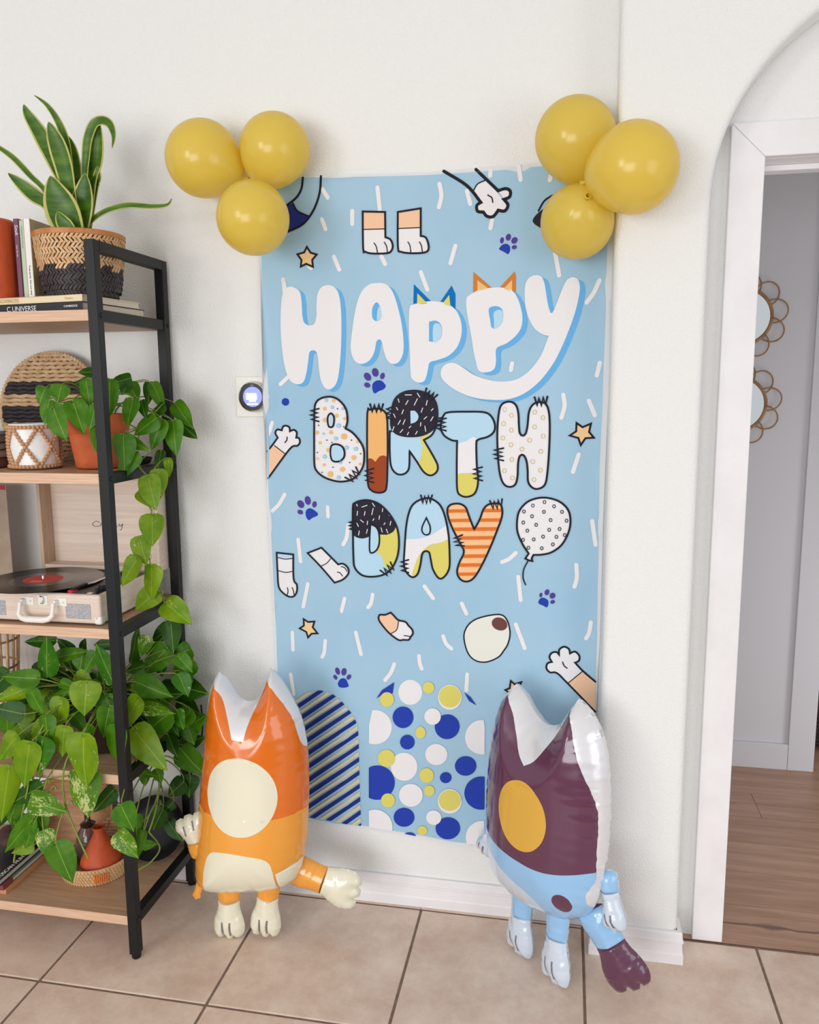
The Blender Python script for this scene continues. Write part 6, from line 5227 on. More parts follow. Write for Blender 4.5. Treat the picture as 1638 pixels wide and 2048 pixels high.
# ------------------------------------------------------------------ thermostat
TH = thing('thermostat', 'square white plate with round glowing dial half behind the banner', 'thermostat', (-.4555, 0, 1.4515))
MB().box(-.5105, -.4005, -.006, -.0003, 1.3965, 1.5065).build('back_plate', WHITEPL, TH, bevel=.003)
c0 = (-.4555, -.0055, 1.4515)
MB().lathe([(.041, 0), (.041, .014), (.0395, .018), (.0365, .019), (.0365, .016)], c0, 40, axis=(0, -1, 0)).build('dial_ring', CHROME, TH, smooth=30)
MB().lathe([(.0368, .0165), (.027, .0168)], c0, 40, axis=(0, -1, 0)).build('bezel', BLACKPL, TH, smooth=30)
sc = MB(); sc.cap(.0272, .0166, c0, 40, axis=(0, -1, 0)); sc.build('screen', M('screen_blue', (120, 130, 240), .3, emit=((120, 135, 250), .9)), TH)
gm = MB()
for x0, x1, z0, z1 in [(-.474, -.444, 1.456, 1.461), (-.474, -.443, 1.444, 1.455), (-.472, -.441, 1.43, 1.434), (-.466, -.446, 1.438, 1.4425)]: gm.box(x0, x1, -.02226, -.0222, z0, z1)
gm.build('screen_glyphs', M('screen_white', (250, 250, 255), .3, emit=((250, 250, 255), 1.0)), TH)
MB().box(-.461, -.452, -.0224, -.0221, 1.4812, 1.4832).build('dial_mark', GRILLE, TH)

# ------------------------------------------------------------------ latex balloons
def latex(c, r, knot_dir, label, grp, sc=1.0):
    k = Vector(knot_dir).normalized(); L_ = []
    for i in range(33):
        t = math.pi * i / 32; z = math.cos(t); rad = math.sin(t)
        zz = z * (1.0 + (.13 if z > 0 else 0) * z * z); L_.append((max(1e-5, rad * r * (1 - .05 * max(0, z))), zz * r))
    t = thing('latex_balloon', label, 'balloon', c, grp)
    m = MB().lathe(L_[::-1], c, 48, axis=k); m.build('balloon_skin', BALLOON, t, smooth=60)
    e = Vector(c) + k * r * 1.12
    MB().lathe([(.0025, -.004), (.004, .001), (.0028, .005), (.0065, .012), (.008, .015), (.005, .016)], e, 14, axis=k).build('knot', KNOT, t, smooth=60)
    return t
GL = 'yellow balloons at the left corner of the banner'; GR = 'yellow balloons at the right corner of the banner'
latex((-.526, -.112, 2.0405), .0935, (.75, .15, -.35), 'leftmost yellow balloon, highest on bare wall beside the shelf plant', GL)
latex((-.342, -.104, 2.0545), .086, (-.5, .3, -.7), 'yellow balloon of the left cluster nearest the middle of the banner top', GL)
latex((-.372, -.188, 1.8775), .087, (-.2, .5, .75), 'lowest yellow balloon of the left cluster, over the banner corner', GL)
latex((.384, -.108, 2.0325), .0925, (.2, .4, -.8), 'topmost yellow balloon of the right cluster at the wall corner', GR)
latex((.5065, -.222, 1.9345), .0955, (-.8, .4, -.1), 'rightmost yellow balloon, in front of the arch wall', GR)
latex((.392, -.118, 1.8485), .0845, (.15, -.75, .25), 'lowest yellow balloon of the right cluster with its neck towards the room', GR)

# ------------------------------------------------------------------ foil balloons
def foil(name, outline, regions, mats, T, parent, frame, inset=0, grid=8, back=0, pucker=1.0, front=1):
    # outline, regions in mm on the balloon's own seam plane; frame = origin, u, v ; regions: (points, material index)
    o, u, v = (Vector(a) for a in frame); u.normalize(); v.normalize(); n = u.cross(v)      # n points to the front
    O = spline(outline, True, 9, 12); ot = [tuple(p) for p in O]
    RG = [([q for q in spline(p, True, 4, 14)], mi) for p, mi in regions]
    V, F = mesh2d([O] + [r[0] for r in RG], grid, O, lambda x, y: 0 if inside(ot, x, y) else None)
    rt = [([tuple(q) for q in r], mi) for r, mi in RG]
    per = [0]; N_ = len(O)
    for i in range(N_): per.append(per[-1] + (O[(i + 1) % N_] - O[i]).length)
    D = []; S = []
    for p in V:
        best = 1e9; bs = 0
        for i in range(N_):
            a = O[i]; d = O[(i + 1) % N_] - a; l2 = d.length_squared
            t = max(0, min(1, (p - a).dot(d) / l2)) if l2 else 0
            e = (p - a - d * t).length_squared
            if e < best: best = e; bs = per[i] + math.sqrt(l2) * t
        D.append(math.sqrt(best)); S.append(bs)
    mx = max(D); half = T / 2; m = MB()
    def bul(i):
        q = min(1, D[i] / (mx * .92)); h = half * (1 - (1 - q) ** 2.1) ** .62
        if D[i] < .3: return 0
        return h + pucker * 1.35 * (1.3 * math.sin(S[i] * .40 + 1.7 * math.sin(S[i] * .09)) * math.exp(-D[i] / 22) * min(1, D[i] / 5) + 1.0 * math.sin(S[i] * .17 + math.sin(S[i] * .05)) * math.exp(-D[i] / 42) * min(1, D[i] / 9))
    for sgn in (1, -1):
        n0 = len(m.v)
        for i, p in enumerate(V): m.v.append(tuple(o + (u * p.x + v * p.y + n * sgn * bul(i)) / 1000))
        for f, k in F:
            fx = sum(V[i].x for i in f) / 3; fy = sum(V[i].y for i in f) / 3; mi = back
            if sgn > 0:
                mi = front
                for r, k2 in rt:
                    if inside(r, fx, fy): mi = k2
            a, b, c = (V[i] for i in f[:3]); ccw = (b - a).cross(c - a) > 0
            g = f if ccw == (sgn > 0) else tuple(reversed(f))
            m.f.append(tuple(i + n0 for i in g)); m.m.append(mi)
    return m.build(name, mats, parent, smooth=75)
def paw_outline(w, h):     # rounded pad with three lobes at the end, pointing along -v from the origin
    return [(-.36 * w, 0), (-.36 * w, -.45 * h), (-.5 * w, -.68 * h), (-.52 * w, -.84 * h), (-.4 * w, -.97 * h), (-.22 * w, -.98 * h), (-.15 * w, -.93 * h, 1), (-.06 * w, -1.0 * h), (.1 * w, -1.0 * h), (.17 * w, -.94 * h, 1), (.25 * w, -.98 * h), (.42 * w, -.95 * h), (.52 * w, -.82 * h), (.48 * w, -.66 * h), (.37 * w, -.45 * h), (.37 * w, 0)]
def rect(x0, y0, x1, y1): return [(x0, y0, 1), (x1, y0, 1), (x1, y1, 1), (x0, y1, 1)]
def off_frame(fr, du, dv, rot, dn=0):
    o, u, v = (Vector(a) for a in fr); u.normalize(); v.normalize(); n = u.cross(v); a = R(rot)
    return (o + (u * du + v * dv + n * dn) / 1000, u * math.cos(a) + v * math.sin(a), v * math.cos(a) - u * math.sin(a))
# orange one
fo = ((-.44, -.237, 0), (1, .04, 0), (.02, .07, 1))
OB = thing('foil_balloon', 'orange and cream foil balloon standing beside the shelving unit', 'balloon', (-.44, -.237, 0))
body = [(-86, 737, 1), (-60, 716), (-34, 678), (-8, 662), (20, 668), (38, 700), (57, 754, 1), (84, 726), (112, 684), (140, 630), (157, 560), (164, 470), (164, 380), (158, 280), (140, 200), (104, 164), (40, 146), (-20, 138), (-92, 132), (-132, 150), (-146, 190), (-142, 270), (-136, 380), (-126, 500), (-118, 600), (-108, 690)]
reg = [([(-87, 712, 1), (-62, 684), (-30, 618), (-16, 586, 1), (14, 584, 1), (24, 640), (55, 730, 1), (84, 696), (126, 634), (152, 560), (190, 520, 1), (190, 392, 1), (60, 380), (-40, 380), (-170, 388, 1), (-170, 500, 1), (-113, 610)], 2),
       ([(-170, 388, 1), (-40, 380), (60, 380), (190, 392, 1), (190, 100, 1), (-170, 100, 1)], 3),
       ([(8 + 96 * math.cos(a), 440 + 104 * math.sin(a)) for a in [k * math.pi / 6 for k in range(12)]], 4),
       ([(-100, 120, 1), (-96, 220), (-78, 276), (-40, 290), (20, 288), (74, 276), (92, 240), (98, 150, 1)], 4), ([(100, 110, 1), (98, 232, 1), (190, 262, 1), (190, 110, 1)], 4)]
foil('foil_body', body, reg, [FWHITE, FWHITE, FOR1, FOR2, FCREAM], 195, OB, fo)
LM = [FWHITE, FCREAM, FOR2, FGREY]
def foot_piece(fr, w, h, name, mats, cut, lines=((-.14, .66, .9), (.12, .66, .9))):
    rg = [(rect(-w, 5, w, -cut * h), 2)]
    for lx, a, b in lines: rg.append(([(lx * w - 2.4, -a * h, 1), (lx * w + 2.4, -a * h, 1), (lx * w + 1.5, -b * h, 1), (lx * w - 3.2, -b * h, 1)], 3))
    return foil(name, paw_outline(w, h), rg, mats, 56, OB if mats is LM else BB, fr, back=0, grid=5, pucker=.8)
foot_piece(off_frame(fo, -56, 172, 2), 84, 172, 'foot', LM, .37)
foot_piece(off_frame(fo, 56, 190, -3, -6), 82, 180, 'foot', LM, .37)
foot_piece(off_frame(fo, 112, 196, 73, -30), 108, 196, 'tail', LM, .47, ())
foot_piece(off_frame(fo, -118, 236, 205, 10), 92, 118, 'arm', LM, .36, ((-.14, .66, .86), (.16, .6, .82)))
foil('inflation_tab', [(-9, 0), (-10, -36), (-12, -50), (0, -60), (12, -50), (9, -36), (9, 0)], [], [FOR2, FOR2], 8, OB, off_frame(fo, -132, 158, -16, 0), grid=6, pucker=.3)
# blue one
fb_ = ((.335, -.222, 0), (.8, -.6, 0), (.03, .045, 1))
BB = thing('foil_balloon', 'plum and pale blue foil balloon standing in front of the wall corner', 'balloon', fb_[0])
body = [(-112, 728, 1), (-84, 706), (-46, 668), (-12, 652), (28, 664), (52, 700), (78, 742, 1), (110, 718), (138, 684), (160, 630), (172, 560), (178, 480), (178, 400), (172, 330), (158, 262), (126, 214), (76, 186), (0, 172), (-74, 176), (-130, 200), (-164, 250), (-180, 330), (-184, 420), (-182, 520), (-172, 600), (-150, 676)]
reg = [([(-112, 706, 1), (-84, 668), (-38, 592), (-12, 566, 1), (18, 592), (56, 670), (77, 722, 1), (100, 680), (126, 610), (156, 540), (168, 480), (168, 354, 1), (60, 330), (-60, 334), (-240, 352, 1), (-240, 520, 1), (-170, 600), (-146, 668)], 2),
       ([(-240, 352, 1), (-60, 334), (60, 330), (168, 354, 1), (166, 330), (152, 262), (220, 100, 1), (-240, 100, 1)], 3),
       ([(-6 + 74 * math.cos(a), 446 + 86 * math.sin(a)) for a in [k * math.pi / 6 for k in range(12)]], 5),
       ([(-230, 310, 1), (-120, 300), (-30, 268), (36, 232), (58, 150, 1), (-100, 140, 1), (-230, 200, 1)], 4), ([(104 + 21 * math.cos(a), 262 + 25 * math.sin(a)) for a in [k * math.pi / 4 for k in range(8)]], 2)]
foil('foil_body', body, reg, [FWHITE, FWHITE, FPURP, FBLUE, FPALE, FOCH], 190, BB, fb_)
LB = [FPALE, FPALE, FBLUE, FGREY]
ff = ((.33, -.203, 0), (.67, -.74, 0), (.03, .03, 1))
foot_piece(off_frame(ff, -62, 196, 0, 4), 96, 196, 'foot', LB, .42)
foot_piece(off_frame(ff, 62, 214, 2, -4), 94, 214, 'foot', LB, .42)
LT = [FPURP, FPURP, FBLUE, FPURP]
foot_piece(off_frame(((.40, -.27, 0), (.98, -.2, 0), (.03, .03, 1)), 56, 226, 33, 0), 106, 208, 'tail', LT, .42, ((.2, .7, .71),))
foot_piece(off_frame(fb_, 170, 342, 14, -22), 60, 138, 'arm', LB, .32)
foot_piece(off_frame(fb_, -180, 332, -18, -20), 58, 118, 'arm', LB, .34)
# ------------------------------------------------------------------ plants
def leaf_shape(k):
    # unit pothos leaf: base at the origin, tip at (0,1,0), width 1, face up +Z
    rs = [(0, .0), (-.035, .22), (.0, .42), (.1, .5), (.24, .5), (.42, .455), (.6, .36), (.76, .235), (.88, .11), (.95, .04), (1.0, 0.0)]
    m = MB(); cols = 6; n = len(rs)
    for i, (t, w) in enumerate(rs):
        for j in range(cols + 1):
            s = j / cols * 2 - 1
            x = s * w; lobe = .10 * (abs(s) ** 1.5) * max(0, 1 - i / 3.2)
            y = t - lobe * (1 if i < 3 else .0) + (.0 if i else .0)
            fold = (.12, .2, .05)[k] * abs(x) * (1 - .3 * t)
            curl = (-.10, -.22, -.03)[k] * (t - .25) ** 2 * (1 if t > .25 else .3)
            z = fold + curl - (.05, .02, .12)[k] * abs(x) ** 2 * 4 + (.02, -.03, .03)[k] * math.sin(9 * t + 3 * s) * abs(s)
            m.v.append((x + (.03, -.05, .02)[k] * math.sin(t * 3), y, z))
    for i in range(n - 1):
        for j in range(cols):
            a = i * (cols + 1) + j; m.f.append((a, a + 1, a + cols + 2, a + cols + 1)); m.m.append(0)
    return m
LEAF = {}
def leaf_mesh(shape, mi):
    if (shape, mi) not in LEAF: LEAF[(shape, mi)] = leaf_shape(shape).data('leaf', LEAFM[mi], 180)
    return LEAF[(shape, mi)]
def put_leaf(root, L, i, rr):
    b = Vector(L[0:3]) / 1e4; t = Vector(L[3:6]) / 1e4; w = L[6] / 1e4; mi = L[7]
    o = bpy.data.objects.new('leaf', leaf_mesh(i % 3, mi)); COL.objects.link(o); o.parent = root
    d = t - b; ln = d.length * 1.05; w *= 1.1
    Y = d.normalized(); tow = (Vector((.2, -1, .42)) + Vector((rr.uniform(-.5, .5), 0, rr.uniform(-.35, .35)))).normalized()
    Z = tow - Y * tow.dot(Y)
    Z.normalize(); X = Y.cross(Z)
    s = max(ln, w * .6)
    mt = Matrix((X * w, Y * s, Z * (w + s) * .5)).transposed().to_4x4(); mt.translation = b - root.location
    o.matrix_local = mt
    return b, Y, Z
def petiole(root, b, Y, anchor, r=.0017, lift=.02):
    a = Vector(anchor); c1 = b - Y * min(.03, (b - a).length * .3); c2 = a + Vector((0, 0, lift))
    pts = []
    for k in range(9):
        t = k / 8; pts.append(b * (1 - t) ** 3 + c1 * 3 * t * (1 - t) ** 2 + c2 * 3 * t * t * (1 - t) + a * t ** 3)
    MB().tube(pts, [r * .8 + r * .4 * k / 8 for k in range(9)], 5, caps=False).build('petiole', STEM, root, smooth=80)
UPL = [[-7773,-2500,15154,-8147,-2620,15171,258,2],[-7862,-2400,15022,-8421,-2520,14860,183,2],[-7706,-3000,14940,-7576,-3120,14339,444,1],[-8189,-3300,14811,-8235,-3420,14435,425,1],[-8617,-3300,14771,-8745,-3420,14393,383,1],[-8442,-3450,14451,-8515,-3570,13931,346,1],[-8291,-3500,14277,-7960,-3620,13557,554,1],[-7796,-3450,14419,-7499,-3570,13715,480,1],[-7226,-3450,14330,-7333,-3570,13802,377,1],[-7223,-3450,13927,-7213,-3570,13252,262,1],[-7075,-3000,14905,-7075,-3120,14089,369,1],[-6898,-2400,14997,-7399,-2520,14866,348,2],[-6973,-2400,14848,-7052,-2520,14610,303,2],[-7169,-2000,14852,-6855,-2120,14499,386,1],[-6850,-1500,14882,-6851,-1620,14352,284,2],[-6749,-1500,14850,-6416,-1620,14210,331,1],[-6282,-1200,14326,-5826,-1320,13727,431,1],[-6188,-1200,13832,-5695,-1320,13463,352,2],[-6139,-1700,13878,-6056,-1820,13048,495,1],[-6318,-2000,13927,-6580,-2120,13223,418,1],[-6375,-2200,13990,-6899,-2320,13604,460,1],[-6793,-2500,14458,-6913,-2620,13826,417,1],[-6715,-2200,14423,-6574,-2320,14016,291,2],[-6366,-1800,14338,-6695,-1920,13955,374,2],[-7134,-2500,13537,-6373,-2620,13261,349,1],[-6865,-2900,13592,-6815,-3020,12804,502,1],[-6760,-2700,13189,-7063,-2820,12545,520,1],[-6680,-1400,13105,-6750,-1520,12601,257,2],[-6396,-1600,12926,-6325,-1720,12492,228,0],[-6406,-2100,12657,-6366,-2220,11951,442,0],[-6592,-2300,12516,-6374,-2420,11729,531,0],[-7009,-2050,12098,-6551,-2170,11727,314,0],[-6605,-2200,11509,-6567,-2320,10778,575,0],[-6924,-2300,10952,-6728,-2420,10300,501,0],[-6930,-2500,10433,-7347,-2620,9774,468,0],[-6619,-2350,10210,-6604,-2470,9374,577,0],[-6610,-2250,9535,-7124,-2370,9055,539,0],[-6490,-1900,9121,-5797,-2020,8673,610,0],[-6478,-1750,8528,-6387,-1870,7795,488,2]]
UPN = [Vector(p) / 1e4 for p in [(-7256,-2200,14334),(-6825,-2200,13721),(-6946,-2200,12854),(-6619,-2250,12520),(-6640,-2150,11659),(-6650,-2150,11505),(-6741,-2250,10499),(-6664,-2300,10190),(-6523,-2150,9578),(-6534,-1850,9106),(-6652,-1700,8387),(-6630,-1600,7812)]]
LOL = [[-9833,-2000,7987,-10642,-2120,7961,352,2],[-9386,-3000,7434,-9227,-3120,8455,500,4],[-9168,-2200,7758,-9493,-2320,8145,322,2],[-9363,-2500,7704,-8422,-2620,7969,348,1],[-8663,-2500,7864,-8684,-2620,7413,471,1],[-9123,-1800,7712,-8933,-1920,8058,240,2],[-8152,-2700,7931,-8424,-2820,7480,397,1],[-7470,-3100,7391,-7777,-3220,8370,520,4],[-8020,-2000,8001,-8553,-2120,7961,330,2],[-9549,-3200,7357,-10477,-3320,7402,463,1],[-9858,-3100,7062,-10772,-3220,6678,430,0],[-9653,-3300,7031,-9291,-3420,6482,423,1],[-10282,-2800,6677,-10479,-2920,6417,242,1],[-9890,-2200,6972,-10379,-2320,6602,335,2],[-9984,-3300,6411,-10693,-3420,6570,503,2],[-8911,-3100,7241,-8370,-3220,7175,249,1],[-8741,-3000,7036,-9371,-3120,6714,251,1],[-8000,-3400,7386,-8044,-3520,6592,711,0],[-8877,-3200,6826,-9002,-3320,6083,537,0],[-8932,-2700,6566,-8752,-2820,6213,309,2],[-8354,-2600,6566,-8532,-2720,6024,310,4],[-7476,-3300,6745,-7619,-3420,5995,528,1],[-9089,-3600,6500,-8978,-3720,5826,491,1],[-8571,-3600,6252,-8630,-3720,5539,490,0],[-7785,-4000,6234,-7795,-4120,4963,819,0],[-7963,-3900,5239,-7819,-4020,4130,815,3],[-7172,-3550,6346,-7063,-3670,5426,559,1],[-7959,-3400,6282,-8147,-3520,6037,268,1],[-9038,-3850,6013,-9143,-3970,5124,673,4],[-9348,-3950,5889,-9521,-4070,4805,673,0],[-9900,-3700,5950,-10379,-3820,5362,533,0],[-9874,-4100,5250,-10115,-4220,3915,612,0],[-9182,-3900,4757,-10003,-4020,4273,456,2],[-9297,-4050,4447,-8338,-4170,4288,571,3],[-9357,-3900,4022,-9059,-4020,3588,655,1],[-9325,-4100,3955,-10110,-4220,3072,485,1],[-9282,-4150,3788,-9471,-4270,3251,341,1],[-8945,-4200,3703,-8699,-4320,3085,450,3],[-9464,-4000,3159,-9990,-4120,2984,308,0],[-8585,-4250,3420,-8147,-4370,2541,606,1],[-7464,-3400,4557,-7989,-3520,3979,414,2],[-6872,-4000,4493,-6515,-4120,3945,544,1],[-6876,-4200,3864,-6368,-4320,3359,512,3],[-7770,-1600,7409,-7464,-1720,8453,366,2],[-6865,-1000,8208,-7418,-1120,7817,455,2],[-7295,-1600,8077,-7454,-1720,7571,377,3],[-7108,-2200,7489,-7534,-2320,7356,357,2],[-6809,-1500,7721,-7433,-1620,7061,687,1],[-6253,-1100,7306,-6802,-1220,6935,591,1],[-6301,-1100,7639,-6708,-1220,7446,477,1],[-6857,-900,6473,-5893,-1020,6367,689,2],[-7423,-2000,6950,-6413,-2120,6651,595,1],[-7556,-2200,6442,-6247,-2320,6295,436,3],[-7022,-2700,6756,-7476,-2820,5882,557,0],[-6555,-2000,6122,-7304,-2120,5507,639,1],[-6849,-1700,5936,-6399,-1820,5424,399,2],[-7199,-2600,5836,-6327,-2720,4895,738,0],[-6861,-1500,5256,-6602,-1620,4723,453,2],[-6541,-900,5301,-5955,-1020,5720,536,1],[-6853,-700,4638,-6141,-820,4969,435,2],[-6729,-1000,4595,-6051,-1120,3944,754,1],[-6758,-1000,3632,-7178,-1120,3245,510,2],[-6600,-850,3749,-6625,-970,3173,520,2],[-7570,-2200,4545,-6857,-2320,4455,285,1],[-6990,-2000,4497,-6807,-2120,4183,287,1],[-7349,-2000,4296,-7298,-2120,4054,248,1],[-7220,-1400,2953,-7502,-1520,2404,464,2],[-7089,-3000,3668,-7039,-3120,3073,315,1],[-6869,-3100,3293,-6991,-3220,2600,237,1],[-7204,-2500,2532,-6780,-2620,2682,244,1],[-7001,-1200,3089,-7254,-1320,2853,300,2],[-7170,-1200,2491,-6721,-1320,2011,385,2],[-9646,-2307,7354,-9999,-2427,7047,320,1],[-9278,-1672,6768,-8703,-1792,6814,311,4],[-10403,-1102,6741,-9903,-1222,6450,351,4],[-8777,-1375,6892,-8991,-1495,6270,416,4],[-10244,-2151,6231,-10504,-2271,5683,388,1],[-10442,-1223,5115,-10093,-1343,4440,486,2],[-8344,-1688,6247,-7779,-1808,5822,448,1],[-9367,-2036,6899,-9817,-2156,6742,338,2],[-10720,-1493,6244,-9985,-1613,6325,401,4],[-10566,-1511,5811,-9806,-1631,5589,472,1],[-10070,-1618,6560,-10046,-1738,5996,362,4],[-10560,-1538,7120,-10438,-1658,6431,443,2],[-10390,-1900,5430,-10472,-2020,4967,309,2],[-8002,-2375,5769,-8050,-2495,5046,455,4],[-10217,-1183,6823,-10622,-1303,6199,468,2],[-9820,-1866,7008,-10243,-1986,6837,325,2],[-10081,-1303,7177,-9489,-1423,7096,337,4],[-8458,-1117,6017,-8911,-1237,5815,346,2],[-10193,-2191,7378,-9827,-2311,6838,413,2],[-9629,-1231,5959,-9805,-1351,5511,317,4],[-8442,-2061,6720,-7773,-2181,6757,375,1],[-9334,-1801,6957,-9897,-1921,6723,414,2],[-9079,-2109,7463,-9055,-2229,6942,336,2],[-9433,-1960,6921,-9736,-2080,6263,454,2],[-8344,-1293,6450,-7758,-1413,6119,421,2],[-9755,-1140,6963,-9549,-1260,6256,468,2],[-7977,-967,5467,-7767,-1087,4939,368,2],[-7823,-869,5441,-7984,-989,4980,321,2],[-7175,-1098,6534,-6501,-1218,6499,400,2],[-8244,-1100,5099,-7754,-1220,4690,409,2],[-8191,-1028,6290,-8524,-1148,5863,357,2],[-6896,-1688,6544,-6230,-1808,6620,384,2],[-7368,-910,6383,-7117,-1030,5845,382,2],[-7516,-1402,5319,-7311,-1522,4797,364,2],[-6991,-1676,5646,-7457,-1796,5559,339,2],[-10956,-2631,6146,-10912,-2751,5404,559,1],[-10564,-2973,7336,-11133,-3093,6806,554,2],[-8298,-2434,7271,-8328,-2554,6681,450,2],[-9327,-3215,6175,-9743,-3335,5736,446,0],[-8382,-2518,6738,-8926,-2638,6436,458,4],[-11094,-2380,5438,-10629,-2500,5017,450,4],[-10740,-2523,6191,-10525,-2643,5688,416,2],[-9405,-2518,6726,-9458,-2638,5978,561,1],[-8768,-2639,7245,-8142,-2759,6829,527,0],[-10883,-2457,6795,-11304,-2577,6337,457,3],[-11231,-2300,7110,-11763,-2420,6667,499,0],[-9923,-2814,5743,-10321,-2934,5180,501,1],[-10054,-2823,6282,-10573,-2943,5974,444,0],[-10409,-2891,5858,-9831,-3011,5342,557,0],[-8394,-2590,6148,-8769,-2710,5793,390,1],[-9888,-2636,6672,-9313,-2756,6157,554,0],[-8109,-2251,5713,-8565,-2371,5108,546,1],[-10058,-3215,5669,-10326,-3335,4936,569,1],[-10605,-2435,6327,-11030,-2555,5933,430,3],[-10318,-2313,5371,-10133,-2433,4724,511,3],[-10199,-2717,6691,-10530,-2837,6120,486,4],[-7752,-2988,6894,-7561,-3108,6231,523,4],[-8959,-2683,6991,-9434,-2803,6571,465,2],[-9520,-2796,6724,-8859,-2916,6461,473,3],[-7693,-3016,6514,-7430,-3136,6085,381,1],[-9092,-2284,6376,-9181,-2404,5872,394,1],[-10156,-2551,5446,-9573,-2671,4964,543,0],[-8724,-2474,6352,-8123,-2594,6133,425,1],[-11248,-2208,6532,-10747,-2328,6221,400,2],[-8834,-2844,6308,-8398,-2964,5956,399,1],[-8173,-2504,6039,-8244,-2624,5357,515,0],[-10413,-2742,6597,-9985,-2862,6168,436,4],[-10602,-2550,5562,-10209,-2670,5074,463,4],[-10117,-2336,6511,-9977,-2456,6025,388,1],[-7601,-1252,5595,-7078,-1372,5389,383,1],[-7479,-1633,6362,-7300,-1753,5766,474,4],[-6197,-1458,5993,-6628,-1578,5444,511,1],[-6727,-979,6071,-6129,-1099,5778,468,2],[-6538,-1061,5483,-6271,-1181,4900,488,1],[-7852,-994,5289,-7914,-1114,4741,423,2],[-6328,-1707,7631,-5916,-1827,7266,399,1],[-6743,-1727,6513,-7133,-1847,6131,410,1],[-6998,-1619,6408,-6979,-1739,5896,396,1],[-7459,-1343,6127,-6942,-1463,5846,412,0],[-6666,-941,7386,-6237,-1061,7020,407,1],[-8211,-1135,5743,-7757,-1255,5398,409,2],[-6309,-1769,7125,-6028,-1889,6607,446,4],[-7113,-1296,7498,-6987,-1416,6932,442,2],[-6404,-1784,6116,-6208,-1904,5664,380,4],[-6372,-1235,6985,-6547,-1355,6453,425,4],[-9912,-3750,4453,-10186,-3870,3632,568,1],[-10487,-3600,4077,-10669,-3720,3364,538,2],[-9920,-3700,3817,-10114,-3820,3292,419,4]]
rr = random.Random(3)
uc = (-.80, -.215, 1.2766)
UP = thing('potted_pothos', 'trailing pothos in terracotta pot on second shelf, its vine hanging past the turntable', 'plant', uc)
m = MB().lathe([(.0001, .002), (.055, .0), (.058, .003), (.0705, .088), (.0735, .0885), (.0765, .093), (.081, .133), (.0795, .1355), (.0755, .1355), (.0735, .131), (.0715, .112)], uc, 40); m.build('pot', TERRA, UP, smooth=35)
MB().lathe([(.0001, .118), (.05, .116), (.0735, .112)], uc, 24).build('soil', SOIL, UP, smooth=60)
sm = MB(); pa = Vector(uc) + Vector((0, 0, .115))
for i, L in enumerate(UPL):
    b, Y, Z = put_leaf(UP, L, i, rr)
    near = min(UPN, key=lambda p: (p - b).length)
    if i >= 23: petiole(UP, b, Y, near, .0015, .005)
    else: petiole(UP, b, Y, pa + Vector((rr.uniform(-.04, .04), rr.uniform(-.04, .03), 0)), .0016, .09)
vp = [pa + Vector((.03, -.02, 0)), pa + Vector((.06, -.02, .02))] + UPN[1:]
sv = []
for a, b in zip(vp, vp[1:]):
    for k in range(4): sv.append(a.lerp(b, k / 4) + Vector((rnd.uniform(-.002, .002), rnd.uniform(-.002, .002), 0)))
MB().tube(sv + [vp[-1]], .0021, 8).build('vine', STEM, UP, smooth=80)
for n in UPN[4:9]:
    MB().tube([n, n + Vector((.008, -.004, .006)), n + Vector((.012, -.006, -.004)), n + Vector((.006, -.008, -.012))], .0008, 5).build('aerial_root', STEM, UP, smooth=80)
S1 = thing('saucer', 'black round saucer behind the terracotta pot on the second shelf', 'saucer', (-.752, -.12, 1.2766))
MB().lathe([(.0001, .0), (.03, 0), (.036, .002), (.042, .016), (.0405, .017), (.035, .005), (.0001, .004)], S1.location, 36).build('dish', DARKDISH, S1, smooth=40)

lc = (-.835, -.2, .5116)
LP = thing('potted_pothos', 'big bushy pothos in dark pot spilling over the two lowest shelves', 'plant', lc)
MB().lathe([(.0001, .001), (.06, 0), (.064, .004), (.082, .12), (.086, .126), (.086, .135), (.080, .135), (.078, .118)], lc, 40).build('pot', DARKGLAZE, LP, smooth=35)
MB().lathe([(.0001, .124), (.06, .121), (.0785, .117)], lc, 24).build('soil', SOIL, LP, smooth=60)
sm = MB(); pa = Vector(lc) + Vector((0, 0, .122))
for i, L in enumerate(LOL):
    b, Y, Z = put_leaf(LP, L, i + 1, rr)
    an = pa + Vector((rr.uniform(-.05, .05), rr.uniform(-.05, .05), 0))
    if b.z < .5 and b.x > -.76: an = Vector((-.722, -.16 + rr.uniform(-.02, .02), b.z + .07))
    elif b.z < .42: an = Vector((-.86 + rr.uniform(-.09, .06), -.385, min(b.z + .09, .525)))
    petiole(LP, b, Y, an, .0019, .05)
for a in [[(-.80, -.22, .64), (-.76, -.2, .66), (-.722, -.17, .58), (-.715, -.15, .46), (-.725, -.16, .33), (-.745, -.18, .25)], [(-.86, -.25, .64), (-.9, -.33, .66), (-.93, -.385, .58), (-.95, -.395, .47), (-.98, -.4, .36), (-1.0, -.405, .27)], [(-.82, -.26, .64), (-.8, -.33, .64), (-.84, -.388, .55), (-.85, -.392, .45), (-.82, -.395, .36), (-.79, -.4, .3)], [(-.745, -.18, .25), (-.72, -.17, .2), (-.74, -.19, .165), (-.77, -.22, .15), (-.76, -.25, .14)], [(-.722, -.15, .4), (-.745, -.12, .33), (-.77, -.14, .27), (-.8, -.2, .26)]]:
    P = [Vector(p) for p in a]; q = []
    for i in range(len(P) - 1):
        p0 = P[max(i - 1, 0)]; p1 = P[i]; p2 = P[i + 1]; p3 = P[min(i + 2, len(P) - 1)]
        for k in range(5):
            t = k / 5; q.append(.5 * (2 * p1 + (p2 - p0) * t + (2 * p0 - 5 * p1 + 4 * p2 - p3) * t * t + (3 * p1 - p0 - 3 * p2 + p3) * t ** 3))
    MB().tube(q + [P[-1]], .0024, 8).build('vine', STEM, LP, smooth=80)

